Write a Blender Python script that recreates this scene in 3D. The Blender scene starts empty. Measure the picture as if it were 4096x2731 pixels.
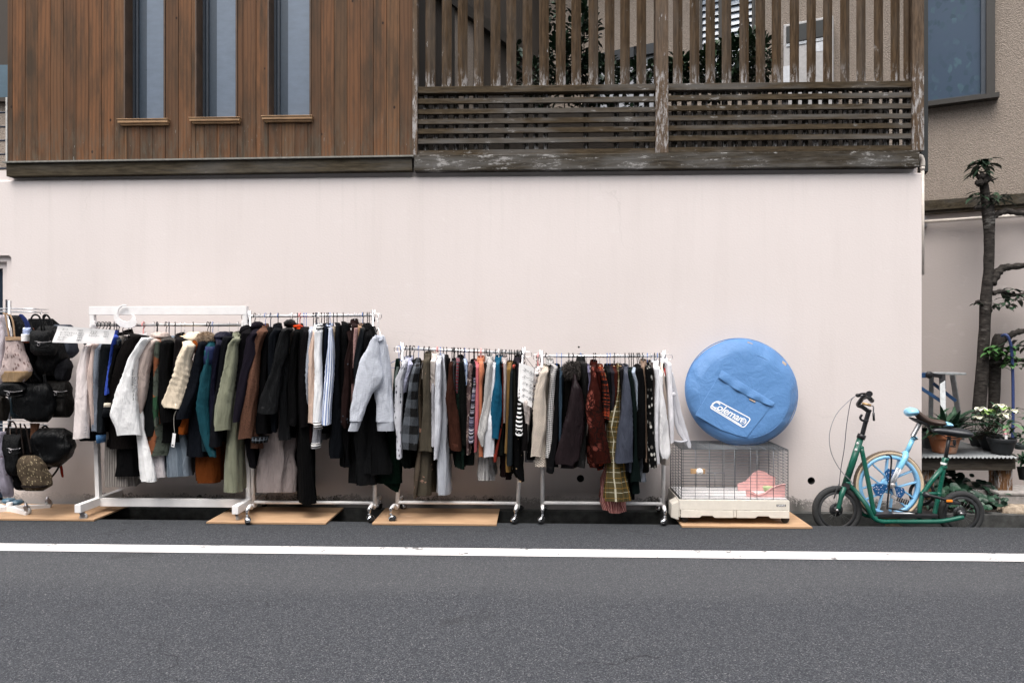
import bpy, bmesh, math, random
from math import sin, cos, pi, radians as R, sqrt
from mathutils import Vector as V, Matrix, noise as mn
random.seed(7)
SC = bpy.context.scene
COL = SC.collection
# ---------------------------------------------------------------- camera numbers
CAMH, CD, TH, FL, HY = 1.385, 5.70, R(1.955), 2789.0, 1355.0
CAM = V((0, -CD, CAMH))

def ray(px, py):
    u = (px - 2048) / FL
    return V((cos(TH) * u - sin(TH), sin(TH) * u + cos(TH), (HY - py) / FL))
def P(px, py, Y=0.0):                 # point on the vertical plane y = Y
    d = ray(px, py); t = (Y + CD) / d.y
    return CAM + d * t
def G(px, py, z=0.0):                 # point on the horizontal plane at height z
    d = ray(px, py); t = (z - CAMH) / d.z
    return CAM + d * t
def PN(px, py, p0, n):                # point on any plane
    d = ray(px, py); t = (p0 - CAM).dot(n) / d.dot(n)
    return CAM + d * t
def SX(px, Y): return P(px, HY, Y).x
def HZ(py, Y, px=2048): return P(px, py, Y).z

# ---------------------------------------------------------------- objects
ORG = {}
def org(o): return ORG.get(o.name, V((0, 0, 0)))
def props(o, label=None, cat=None, group=None, kind=None):
    if label: o['label'] = label
    if cat: o['category'] = cat
    if group: o['group'] = group
    if kind: o['kind'] = kind
    return o
def thing(name, label, cat, loc=(0, 0, 0), group=None):
    o = bpy.data.objects.new(name, None); COL.objects.link(o)
    o.location = loc; o.empty_display_size = .1
    ORG[o.name] = V(loc)
    return props(o, label, cat, group)

class MB:
    def __init__(s): s.v = []; s.f = []; s.mi = []; s.sm = []; s.uv = []
    def add(s, vs, fs, mi=0, smooth=False, uvs=None):
        b = len(s.v); s.v += [V(p) for p in vs]
        for k, f in enumerate(fs):
            s.f.append([b + i for i in f]); s.mi.append(mi); s.sm.append(smooth)
            s.uv.append(uvs[k] if uvs else None)
        return s
    def box(s, x0, x1, y0, y1, z0, z1, mi=0):
        vs = [(x, y, z) for z in (z0, z1) for y in (y0, y1) for x in (x0, x1)]
        fs = [(0, 2, 3, 1), (4, 5, 7, 6), (0, 1, 5, 4), (2, 6, 7, 3), (0, 4, 6, 2), (1, 3, 7, 5)]
        return s.add(vs, fs, mi)
    def bar(s, a, b, w, h, up=(0, 0, 1), mi=0):      # rectangular bar from a to b; w across, h along up
        a, b = V(a), V(b); d = (b - a).normalized(); up = V(up)
        x = d.cross(up)
        if x.length < 1e-4: x = d.cross(V((0, 1, 0)))
        x.normalize(); z = x.cross(d).normalized()
        vs = [p + x * (i * w / 2) + z * (j * h / 2) for p in (a, b) for i, j in ((-1, -1), (1, -1), (1, 1), (-1, 1))]
        fs = [(0, 1, 2, 3), (7, 6, 5, 4), (0, 4, 5, 1), (1, 5, 6, 2), (2, 6, 7, 3), (3, 7, 4, 0)]
        return s.add(vs, fs, mi)
    def tube(s, pts, r, n=8, mi=0, caps=True, closed=False):
        pts = [V(p) for p in pts]; m = len(pts)
        rs = r if isinstance(r, (list, tuple)) else [r] * m
        vs = []; up = None
        for i, p in enumerate(pts):
            if closed: d = (pts[(i + 1) % m] - pts[i - 1])
            else: d = pts[min(i + 1, m - 1)] - pts[max(i - 1, 0)]
            d.normalize()
            if up is None:
                up = V((0, 0, 1)) if abs(d.z) < .9 else V((0, 1, 0))
            x = d.cross(up)
            if x.length < 1e-5: x = d.cross(V((1, 0, 0)))
            x.normalize(); up = x.cross(d).normalized()
            for k in range(n):
                a = 2 * pi * k / n
                vs.append(p + x * (cos(a) * rs[i]) + up * (sin(a) * rs[i]))
        fs = []
        for i in range(m if closed else m - 1):
            j = (i + 1) % m
            for k in range(n):
                l = (k + 1) % n
                fs.append((i * n + k, i * n + l, j * n + l, j * n + k))
        s.add(vs, fs, mi, True)
        if caps and not closed:
            b = len(s.v) - len(vs)
            s.f.append([b + k for k in range(n)][::-1]); s.mi.append(mi); s.sm.append(False); s.uv.append(None)
            b += (m - 1) * n
            s.f.append([b + k for k in range(n)]); s.mi.append(mi); s.sm.append(False); s.uv.append(None)
        return s
    def loft(s, rings, mi=0, caps=(True, True), smooth=True, open_=False):
        n = len(rings[0]); m = len(rings); vs = []; U = []; W = [0.0]
        for r in rings: vs += r
        for i in range(1, m):
            ca = sum((V(p) for p in rings[i - 1]), V()) / n; cb = sum((V(p) for p in rings[i]), V()) / n
            W.append(W[-1] + max((cb - ca).length, .002))
        mid = rings[m // 2]; u = [0.0]
        for k in range(n): u.append(u[-1] + (V(mid[(k + 1) % n]) - V(mid[k])).length)
        fs = []; uvs = []
        for i in range(m - 1):
            for k in range(n - 1 if open_ else n):
                l = (k + 1) % n
                fs.append((i * n + k, i * n + l, (i + 1) * n + l, (i + 1) * n + k))
                uvs.append(((u[k], W[i]), (u[k + 1], W[i]), (u[k + 1], W[i + 1]), (u[k], W[i + 1])))
        s.add(vs, fs, mi, smooth, uvs)
        b = len(s.v) - len(vs)
        if not open_:
            if caps[0]: s.f.append([b + k for k in range(n)][::-1]); s.mi.append(mi); s.sm.append(False); s.uv.append([(.01, .01)] * n)
            if caps[1]:
                b += (m - 1) * n
                s.f.append([b + k for k in range(n)]); s.mi.append(mi); s.sm.append(False); s.uv.append([(.01, .01)] * n)
        return s
    def lathe(s, prof, c=(0, 0, 0), n=24, mi=0, axis='z', smooth=True):   # prof: (r, h)
        c = V(c); rings = []
        for r, h in prof:
            ring = []
            for k in range(n):
                a = 2 * pi * k / n
                if axis == 'z': p = V((cos(a) * r, sin(a) * r, h))
                elif axis == 'y': p = V((cos(a) * r, h, sin(a) * r))
                else: p = V((h, cos(a) * r, sin(a) * r))
                ring.append(c + p)
            rings.append(ring)
        cl = prof[0] == prof[-1]
        return s.loft(rings, mi, caps=(not cl, not cl), smooth=smooth)
    def ball(s, c, r, n=12, m=8, mi=0, jit=0, fn=None):
        c = V(c); r = V(r) if not isinstance(r, (int, float)) else V((r, r, r)); rings = []
        for i in range(m + 1):
            t = pi * (i + .02) / (m + .04); ring = []
            for k in range(n):
                a = 2 * pi * k / n
                q = V((sin(t) * cos(a), sin(t) * sin(a), cos(t)))
                j = 1 + jit * mn.noise(q * 2.3 + c * 5)
                ring.append(c + V((q.x * r.x, q.y * r.y, q.z * r.z)) * j)
            rings.append(ring)
        return s.loft(rings, mi)
    def prism(s, poly, y0, y1, mi=0):    # polygon in xz extruded in y
        n = len(poly)
        vs = [(x, y0, z) for x, z in poly] + [(x, y1, z) for x, z in poly]
        fs = [list(range(n)), list(range(2 * n - 1, n - 1, -1))] + [(k, k + n, (k + 1) % n + n, (k + 1) % n) for k in range(n)]
        return s.add(vs, fs, mi)
    def rot(s, pivot, M3, i0=0):
        pivot = V(pivot)
        for i in range(i0, len(s.v)): s.v[i] = pivot + M3 @ (s.v[i] - pivot)
        return s
    def mesh(s, name, mats, o=V((0, 0, 0))):
        me = bpy.data.meshes.new(name)
        me.from_pydata([tuple(p - o) for p in s.v], [], s.f)
        mats = mats if isinstance(mats, (list, tuple)) else [mats]
        for m in mats: me.materials.append(m)
        me.polygons.foreach_set('material_index', s.mi)
        me.polygons.foreach_set('use_smooth', s.sm)
        if any(u is not None for u in s.uv):
            l = me.uv_layers.new(name='UVMap'); dat = []
            for f, u in zip(s.f, s.uv):
                if u is None: dat += [0.0] * (2 * len(f))
                else:
                    for q in u: dat += [q[0], q[1]]
            l.data.foreach_set('uv', dat)
        bm = bmesh.new(); bm.from_mesh(me); bmesh.ops.recalc_face_normals(bm, faces=bm.faces); bm.to_mesh(me); bm.free()
        me.validate(); me.update()
        return me
    def build(s, name, mats, parent=None, bevel=0, sub=0):
        o = bpy.data.objects.new(name, s.mesh(name, mats, org(parent) if parent else V((0, 0, 0))))
        COL.objects.link(o)
        if parent: o.parent = parent; ORG[o.name] = org(parent)
        if bevel:
            b = o.modifiers.new('bev', 'BEVEL'); b.width = bevel; b.segments = 2; b.limit_method = 'ANGLE'; b.angle_limit = R(40)
        if sub:
            b = o.modifiers.new('sub', 'SUBSURF'); b.levels = sub; b.render_levels = sub
        return o
def place(me, name, parent, loc, rz=0, rot=None):   # shared-mesh part or thing; loc in world
    o = bpy.data.objects.new(name, me); COL.objects.link(o)
    o.location = V(loc) - (org(parent) if parent else V((0, 0, 0)))
    o.rotation_euler = rot if rot else (0, 0, rz)
    if parent: o.parent = parent
    return o
def bez(pts, n=6):       # smooth curve through points (Catmull-Rom)
    pts = [V(p) for p in pts]; out = []
    q = [pts[0] * 2 - pts[1]] + pts + [pts[-1] * 2 - pts[-2]]
    for i in range(1, len(q) - 2):
        for k in range(n):
            t = k / n
            out.append(.5 * ((2 * q[i]) + (q[i + 1] - q[i - 1]) * t + (2 * q[i - 1] - 5 * q[i] + 4 * q[i + 1] - q[i + 2]) * t * t + (3 * q[i] - q[i - 1] - 3 * q[i + 1] + q[i + 2]) * t ** 3))
    out.append(pts[-1]); return out
def text(name, body, size, mat, parent, M4, shear=0, offset=0, extrude=.0006, align='CENTER', spacing=1.0):
    c = bpy.data.curves.new(name, 'FONT'); c.body = body; c.size = size; c.shear = shear; c.offset = offset
    c.extrude = extrude; c.align_x = align; c.align_y = 'CENTER'; c.resolution_u = 3; c.space_character = spacing
    t = bpy.data.objects.new(name, c); COL.objects.link(t)
    dg = bpy.context.evaluated_depsgraph_get()
    me = bpy.data.meshes.new_from_object(t.evaluated_get(dg)); bpy.data.objects.remove(t)
    T = Matrix.Translation(-org(parent)) @ M4 if parent else M4
    me.transform(T); me.materials.clear(); me.materials.append(mat)
    o = bpy.data.objects.new(name, me); COL.objects.link(o)
    if parent: o.parent = parent; ORG[o.name] = org(parent)
    return o
def frame(o, x, y):      # 4x4 from origin and two in-plane axes
    x = V(x).normalized(); z = x.cross(V(y)).normalized(); y = z.cross(x)
    m = Matrix((x, y, z)).transposed().to_4x4(); m.translation = V(o); return m

# ---------------------------------------------------------------- material kit
class NT:
    def __init__(s, name, rough=.8, metal=0, spec=None):
        s.m = bpy.data.materials.new(name); s.m.use_nodes = True
        s.t = s.m.node_tree; s.b = s.t.nodes['Principled BSDF']
        s.b.inputs['Roughness'].default_value = rough; s.b.inputs['Metallic'].default_value = metal
        if spec is not None: s.b.inputs['Specular IOR Level'].default_value = spec
    def n(s, ty, ins=None, **pr):
        nd = s.t.nodes.new(ty)
        for k, v in pr.items(): setattr(nd, k, v)
        for k, v in (ins or {}).items(): s.put(nd.inputs[k], v)
        return nd
    def put(s, sock, v):
        if isinstance(v, bpy.types.NodeSocket): s.t.links.new(v, sock)
        elif isinstance(v, (tuple, list)) and len(v) == 3 and sock.type == 'RGBA': sock.default_value = (*v, 1)
        else: sock.default_value = v
    def mix(s, f, a, b, mode='MIX'):
        nd = s.t.nodes.new('ShaderNodeMix'); nd.data_type = 'RGBA'; nd.blend_type = mode
        s.put(nd.inputs[0], f); s.put(nd.inputs[6], a); s.put(nd.inputs[7], b); return nd.outputs[2]
    def math(s, op, a, b=0.0, c=None, clamp=False):
        nd = s.t.nodes.new('ShaderNodeMath'); nd.operation = op; nd.use_clamp = clamp
        s.put(nd.inputs[0], a); s.put(nd.inputs[1], b)
        if c is not None: s.put(nd.inputs[2], c)
        return nd.outputs[0]
    def ramp(s, f, stops, interp='LINEAR'):
        nd = s.t.nodes.new('ShaderNodeValToRGB'); s.put(nd.inputs[0], f); cr = nd.color_ramp; cr.interpolation = interp
        while len(cr.elements) < len(stops): cr.elements.new(.5)
        for e, (p, c) in zip(cr.elements, stops):
            e.position = p; e.color = (c, c, c, 1) if isinstance(c, (int, float)) else (*c, 1)
        return nd.outputs[0]
    def tc(s, w='Object'): return s.n('ShaderNodeTexCoord').outputs[w]
    def geo(s, w='Position'): return s.n('ShaderNodeNewGeometry').outputs[w]
    def map(s, v, sc=(1, 1, 1), loc=(0, 0, 0), rot=(0, 0, 0)):
        return s.n('ShaderNodeMapping', {'Vector': v, 'Scale': sc, 'Location': loc, 'Rotation': rot}).outputs[0]
    def noise(s, v, scale=5, detail=3, rough=.5, dist=0, w='Fac'):
        return s.n('ShaderNodeTexNoise', {'Vector': v, 'Scale': scale, 'Detail': detail, 'Roughness': rough, 'Distortion': dist}).outputs[w]
    def voro(s, v, scale=5, w='Distance', feature='F1'):
        return s.n('ShaderNodeTexVoronoi', {'Vector': v, 'Scale': scale}, feature=feature).outputs[w]
    def wn(s, v, w='Value', dim='3D'):
        nd = s.n('ShaderNodeTexWhiteNoise', noise_dimensions=dim); s.put(nd.inputs['W' if dim == '1D' else 'Vector'], v); return nd.outputs[w]
    def sep(s, v): o = s.n('ShaderNodeSeparateXYZ', {0: v}).outputs; return o[0], o[1], o[2]
    def comb(s, x=0., y=0., z=0.): return s.n('ShaderNodeCombineXYZ', {0: x, 1: y, 2: z}).outputs[0]
    def bump(s, h, strength=.3, dist=.01, prev=None):
        nd = s.n('ShaderNodeBump', {'Strength': strength, 'Distance': dist, 'Height': h})
        if prev: s.t.links.new(prev, nd.inputs['Normal'])
        return nd.outputs[0]
    def out(s, col=None, normal=None, rough=None):
        if col is not None: s.put(s.b.inputs['Base Color'], col)
        if normal is not None: s.put(s.b.inputs['Normal'], normal)
        if rough is not None: s.put(s.b.inputs['Roughness'], rough)
        return s.m
def lin(h):
    h = h.lstrip('#'); c = [int(h[i:i + 2], 16) / 255 for i in (0, 2, 4)]
    return tuple(x / 12.92 if x <= .04045 else ((x + .055) / 1.055) ** 2.4 for x in c)
_pc = {}
def plain(name, col, rough=.6, metal=0, var=.12, bump=.15, scale=30, spec=None):
    k = (name, col)
    if k in _pc: return _pc[k]
    t = NT(name, rough, metal, spec); v = t.tc()
    n = t.noise(v, scale, 4, .6)
    c = t.mix(t.ramp(n, [(.3, 0.), (.7, 1.)]), tuple(x * (1 - var) for x in col), tuple(min(1, x * (1 + var)) for x in col))
    _pc[k] = t.out(c, t.bump(n, bump, .002) if bump else None, t.math('ADD', t.math('MULTIPLY', n, .15), rough - .07))
    return _pc[k]

def m_plaster(name, base, moss=True, sc=1.0):
    t = NT(name, .88, spec=.25); p = t.geo(); x, y, z = t.sep(p)
    big = t.noise(p, .7, 4, .55); stre = t.noise(t.map(p, (3.5, 3.5, .35)), 1.6, 5, .6)
    c = t.mix(t.ramp(big, [(.3, 0.), (.75, 1.)]), base, tuple(a * b for a, b in zip(base, (.945, .94, .935))))
    c = t.mix(t.math('MULTIPLY', t.ramp(stre, [(.5, 0.), (.8, 1.)]), .16), c, tuple(a * b for a, b in zip(base, (.72, .70, .68))))
    pt = t.noise(t.map(p, (1, 1, 1.6)), 7, 3, .6)
    cv = t.n('ShaderNodeVectorMath', {0: p, 1: t.n('ShaderNodeVectorMath', {0: t.noise(p, 3, 4, w='Color'), 'Scale': .35}, operation='SCALE').outputs[0]}, operation='ADD').outputs[0]
    crk = t.math('MULTIPLY', t.ramp(t.voro(cv, .9, feature='DISTANCE_TO_EDGE'), [(.0, 1.), (.0028, 0.)]), t.ramp(t.noise(p, .9, 2), [(.52, 0.), (.60, 1.)]))
    c = t.mix(t.math('MULTIPLY', crk, .14), c, (.32, .29, .27))
    dr = t.math('MULTIPLY', t.ramp(t.noise(t.map(p, (9, 9, .22)), 2.2, 4, .6), [(.55, 0.), (.72, 1.)]), t.math('MULTIPLY', t.math('SUBTRACT', z, 1.75), .95, clamp=True))
    c = t.mix(t.math('MULTIPLY', dr, .17), c, (.42, .40, .37))
    c = t.mix(t.math('MULTIPLY', t.ramp(pt, [(.62, 0.), (.74, 1.)]), .10), c, (.86, .83, .81))
    if moss:
        # dirt running down from the ledge, and dark moss at the foot of the wall
        up = t.math('MULTIPLY', t.ramp(z, [(.0, 0.), (1., 1.)]), 0.0)
        edge = t.noise(t.map(p, (1, 1, .25)), 9, 5, .7)
        h = t.math('SUBTRACT', t.math('ADD', .015, t.math('MULTIPLY', edge, .16)), z)
        mk = t.math('MULTIPLY', t.math('GREATER_THAN', h, 0), t.ramp(t.math('ADD', t.noise(p, 55, 4, .8), t.math('MULTIPLY', h, 2.2)), [(.44, 0.), (.58, 1.)]))
        wide = t.ramp(t.noise(t.map(p, (.9, 1, .1)), 1.5, 2), [(.42, 0.), (.56, 1.)])
        mk = t.math('MULTIPLY', mk, t.math('ADD', t.math('MULTIPLY', wide, .85), .15), clamp=True)
        c = t.mix(mk, c, (.018, .02, .018))
        h2 = t.math('MULTIPLY', t.math('SUBTRACT', .34, z), 3.0, clamp=True)
        c = t.mix(t.math('MULTIPLY', h2, t.math('MULTIPLY', t.noise(t.map(p, (2, 1, .6)), 4, 5, .7), .55)), c, (.30, .29, .27))  # patchy grey, stronger towards the bottom of the wall
    b1 = t.noise(t.map(p, (1, 1, 1.5)), 52 * sc, 3, .6); b2 = t.noise(t.map(p, (1, 1, 1.3)), 110 * sc, 2, .6)
    hh = t.math('ADD', t.ramp(b1, [(.35, 0.), (.7, 1.)]), t.math('MULTIPLY', b2, .6))
    return t.out(c, t.bump(hh, .17, .003))
def m_stucco(name, base):
    t = NT(name, .95, spec=.15); p = t.geo()
    n = t.noise(p, 75, 4, .75); v = t.voro(p, 95)
    big = t.noise(p, .9, 3)
    c = t.mix(t.ramp(n, [(.32, 0.), (.66, 1.)]), tuple(a * .68 for a in base), tuple(a * 1.15 for a in base))
    c = t.mix(t.math('MULTIPLY', t.ramp(big, [(.4, 0.), (.7, 1.)]), .25), c, tuple(a * .7 for a in base))
    return t.out(c, t.bump(t.math('ADD', n, t.math('MULTIPLY', v, .6)), .9, .012))
def m_clad(name, pw, x0):
    """reddish cedar boards with their own tone per board, fine grain, knots and grey weathering low down"""
    t = NT(name, .68, spec=.12); p = t.geo(); x, y, z = t.sep(p)
    idx = t.math('FLOOR', t.math('DIVIDE', t.math('SUBTRACT', x, x0), pw))
    rnd = t.wn(idx, dim='1D'); rnd2 = t.wn(t.math('ADD', idx, 31.7), dim='1D')
    q = t.comb(t.math('ADD', x, t.math('MULTIPLY', rnd, 7.)), y, t.math('ADD', z, t.math('MULTIPLY', rnd2, 9.)))
    warp = t.noise(t.map(q, (1, 1, .35)), 5, 2)
    g = t.noise(t.map(q, (1, 1, .022)), 34, 5, .68)
    arch = t.n('ShaderNodeTexWave', {'Vector': t.map(q, (9, 1, .9)), 'Scale': 1.1, 'Distortion': 7.0, 'Detail': 2.5, 'Detail Scale': .7}, bands_direction='X').outputs[1]
    col = t.ramp(rnd, [(0., (.150, .071, .035)), (.25, (.090, .050, .029)), (.5, (.180, .082, .038)), (.75, (.108, .062, .035)), (1., (.215, .104, .048))])
    col = t.mix(t.math('MULTIPLY', t.ramp(g, [(.4, 0.), (.75, 1.)]), .26), col, (.052, .030, .019))
    col = t.mix(t.math('MULTIPLY', t.ramp(arch, [(.45, 0.), (.95, 1.)]), .34), col, (.042, .023, .015))
    blot = t.noise(t.map(q, (2.2, 1, .38)), 3.2, 5, .65)
    col = t.mix(t.math('MULTIPLY', t.ramp(blot, [(.44, 0.), (.66, 1.)]), .85), col, (.040, .030, .021))
    kn = t.voro(t.map(q, (1, 1, .7)), 5.5)
    col = t.mix(t.ramp(kn, [(.035, 1.), (.06, 0.)]), col, (.022, .013, .009))
    low = t.math('MULTIPLY', t.math('SUBTRACT', 3.35, z), 1.7, clamp=True)
    w = t.math('MULTIPLY', low, t.ramp(t.noise(t.map(p, (4, 1, .9)), 5, 5, .75), [(.45, 0.), (.68, 1.)]))
    col = t.mix(t.math('MULTIPLY', w, .8), col, (.10, .098, .08))
    fl = t.math('MULTIPLY', low, t.ramp(t.noise(t.map(p, (3, 1, .5)), 26, 4, .75), [(.66, 0.), (.70, 1.)]))
    col = t.mix(t.math('MULTIPLY', fl, .75), col, (.42, .44, .43))
    return t.out(col, t.bump(t.math('ADD', g, t.math('MULTIPLY', arch, .4)), .35, .003))
def m_weathered(name, brown, white=.5, axis='x'):
    """old stained timber, brown stain worn to silver with white flaking"""
    t = NT(name, .88, spec=.08); p = t.geo()
    s = {'x': (.12, 1, 1), 'z': (1, 1, .12)}[axis]
    g = t.noise(t.map(p, s), 60, 4, .7); b = t.noise(t.map(p, s), 9, 5, .65); b2 = t.noise(p, 1.6, 3)
    x, y, z = t.sep(p)
    c = t.mix(t.ramp(g, [(.35, 0.), (.65, 1.)]), tuple(a * .55 for a in brown), tuple(a * 1.3 for a in brown))
    sil = t.ramp(t.math('ADD', t.math('MULTIPLY', b, .7), t.math('MULTIPLY', b2, .4)), [(.50, 0.), (.66, 1.)])
    c = t.mix(t.math('MULTIPLY', sil, (.30 + .45 * white) if axis == 'x' else .20), c, (.135, .132, .128))
    fl = t.noise(t.map(p, {'x': (.35, 1, 1.4), 'z': (1.4, 1, .3)}[axis]), 24, 6, .8)
    k = .71 - white * (.13 if axis == 'z' else .16)
    msk = t.ramp(t.math('ADD', fl, t.math('MULTIPLY', t.math('SUBTRACT', b2, .5), .35)), [(k, 0.), (k + (.05 if axis == 'z' else .08), 1. if axis == 'z' else .85)])
    if axis == 'z':     # stain has worn off at the foot of the uprights
        foot = t.math('MULTIPLY', t.math('SUBTRACT', 3.60, z), 7., clamp=True)
        msk = t.math('ADD', msk, t.math('MULTIPLY', foot, t.ramp(fl, [(.5, 0.), (.58, .9)])), clamp=True)
    c = t.mix(msk, c, (.36, .345, .34) if axis == 'z' else (.34, .33, .32))
    return t.out(c, t.bump(t.math('ADD', g, b), .5, .004))
def m_asphalt():
    t = NT('asphalt', .9, spec=.15); p = t.geo(); x, y, z = t.sep(p)
    v = t.voro(p, 230, 'Color'); r = t.sep(v)[0]; d = t.voro(p, 230)
    big = t.noise(p, .55, 4, .6); md = t.noise(p, 9, 4, .7)
    c = t.ramp(r, [(0., (.024, .027, .032)), (.45, (.047, .050, .058)), (.8, (.074, .077, .085)), (.96, (.115, .116, .122)), (1., (.20, .20, .20))])
    c = t.mix(t.math('MULTIPLY', t.ramp(big, [(.35, 0.), (.7, 1.)]), .3), c, (.05, .052, .058))
    c = t.mix(t.math('MULTIPLY', t.ramp(md, [(.58, 0.), (.78, 1.)]), .45), c, (.038, .038, .042))
    trk = t.ramp(t.math('ADD', t.math('MULTIPLY', y, -.22), t.math('MULTIPLY', t.noise(t.map(p, (.25, 1, 1)), 1.4, 2), .12)), [(.30, 0.), (.36, 1.), (.44, 1.), (.50, 0.)])
    c = t.mix(t.math('MULTIPLY', trk, .16), c, (.15, .15, .15))
    ck = t.voro(t.n('ShaderNodeVectorMath', {0: t.map(p, (.55, .8, 1)), 1: t.n('ShaderNodeVectorMath', {0: t.noise(p, 5, 4, w='Color'), 'Scale': .22}, operation='SCALE').outputs[0]}, operation='ADD').outputs[0], 1.0, feature='DISTANCE_TO_EDGE')
    ckm = t.math('MULTIPLY', t.ramp(ck, [(.0, 1.), (.0045, 0.)]), t.ramp(t.noise(p, .8, 2), [(.5, 0.), (.58, 1.)]))
    c = t.mix(t.math('MULTIPLY', ckm, .75), c, (.012, .012, .013))
    st = t.ramp(t.noise(t.map(p, (1, 1, 1), (7, 3, 0)), 1.9, 3, .6), [(.66, 0.), (.74, 1.)]); c = t.mix(t.math('MULTIPLY', st, .35), c, (.03, .03, .032))
    # dirt and moss collecting along the gutter edge
    e = t.math('MULTIPLY', t.math('ADD', y, 1.0), 2.0, clamp=True)
    c = t.mix(t.math('MULTIPLY', e, .45), c, (.022, .026, .028))
    h = t.math('ADD', t.math('MULTIPLY', t.math('SUBTRACT', 1., d), .7), t.math('MULTIPLY', r, .6))
    return t.out(c, t.bump(h, .8, .004))
def m_paint_line():
    t = NT('road_paint', .7, spec=.3); p = t.geo()
    n = t.noise(p, 30, 5, .7); cr = t.voro(t.map(p, (1, 2, 1)), 4.5, feature='DISTANCE_TO_EDGE')
    chip = t.math('MULTIPLY', t.ramp(t.noise(p, 6, 5, .75), [(.60, 0.), (.625, 1.)]), .85)
    c = t.mix(t.ramp(n, [(.3, 0.), (.7, 1.)]), (.58, .56, .55), (.70, .68, .67))
    ck = t.math('MULTIPLY', t.ramp(cr, [(.0, 1.), (.006, 0.)]), t.ramp(t.noise(p, 1.3, 2), [(.5, 0.), (.6, 1.)]))
    c = t.mix(t.math('MULTIPLY', ck, .8), c, (.12, .12, .12)); c = t.mix(t.math('MULTIPLY', t.ramp(t.noise(p, 2.2, 4, .7), [(.45, 0.), (.75, 1.)]), .35), c, (.42, .41, .40)); c = t.mix(chip, c, (.09, .09, .09))
    return t.out(c, t.bump(n, .3, .002))
def m_ply():
    t = NT('plywood', .6, spec=.3); p = t.tc(); x, y, z = t.sep(p)
    g = t.noise(t.map(p, (.15, 1, 1)), 26, 4, .65, .6); b = t.noise(p, 3, 3)
    c = t.mix(t.ramp(g, [(.3, 0.), (.7, 1.)]), (.38, .235, .135), (.50, .33, .20))
    c = t.mix(t.math('MULTIPLY', t.ramp(b, [(.4, 0.), (.7, 1.)]), .55), c, (.25, .155, .092)); c = t.mix(t.math('MULTIPLY', t.ramp(t.noise(p, 1.7, 5, .75), [(.5, 0.), (.62, 1.)]), .35), c, (.20, .14, .10)); c = t.mix(t.math('MULTIPLY', t.ramp(t.noise(t.map(p, (.3, 5, 1), (0, 0, 0), (0, 0, .4)), 9, 4, .7), [(.62, 0.), (.66, 1.)]), .4), c, (.62, .50, .38))
    sc = t.voro(t.map(p, (1, 1.6, 1)), 3.1); c = t.mix(t.ramp(sc, [(.02, 1.), (.035, 0.)]), c, (.05, .03, .02))
    return t.out(c, t.bump(g, .15, .002))
def m_ply_edge():
    t = NT('plywood_edge', .8); x, y, z = t.sep(t.tc())
    w = t.math('GREATER_THAN', t.math('FRACT', t.math('MULTIPLY', z, 240.)), .55)
    return t.out(t.mix(w, (.50, .32, .18), (.16, .08, .045)))
def m_bark():
    t = NT('bark', .95, spec=.1); p = t.tc()
    n = t.noise(t.map(p, (1, 1, 3.0)), 16, 5, .7); b = t.noise(p, 5, 3)
    c = t.mix(t.ramp(n, [(.35, 0.), (.65, 1.)]), (.018, .016, .015), (.062, .055, .05))
    c = t.mix(t.ramp(t.math('ADD', t.math('MULTIPLY', n, .5), t.math('MULTIPLY', b, .5)), [(.57, 0.), (.64, .8)]), c, (.17, .165, .155))
    return t.out(c, t.bump(n, .9, .01))
def m_leaf(name, a, b, rough=.45):
    t = NT(name, rough, spec=.4); n = t.noise(t.tc(), 9, 2); i = t.n('ShaderNodeObjectInfo').outputs['Random']
    r = t.n('ShaderNodeNewGeometry').outputs['Random Per Island']
    c = t.mix(r, a, b); c = t.mix(t.math('MULTIPLY', n, .3), c, tuple(q * .5 for q in a))
    return t.out(c)
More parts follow.
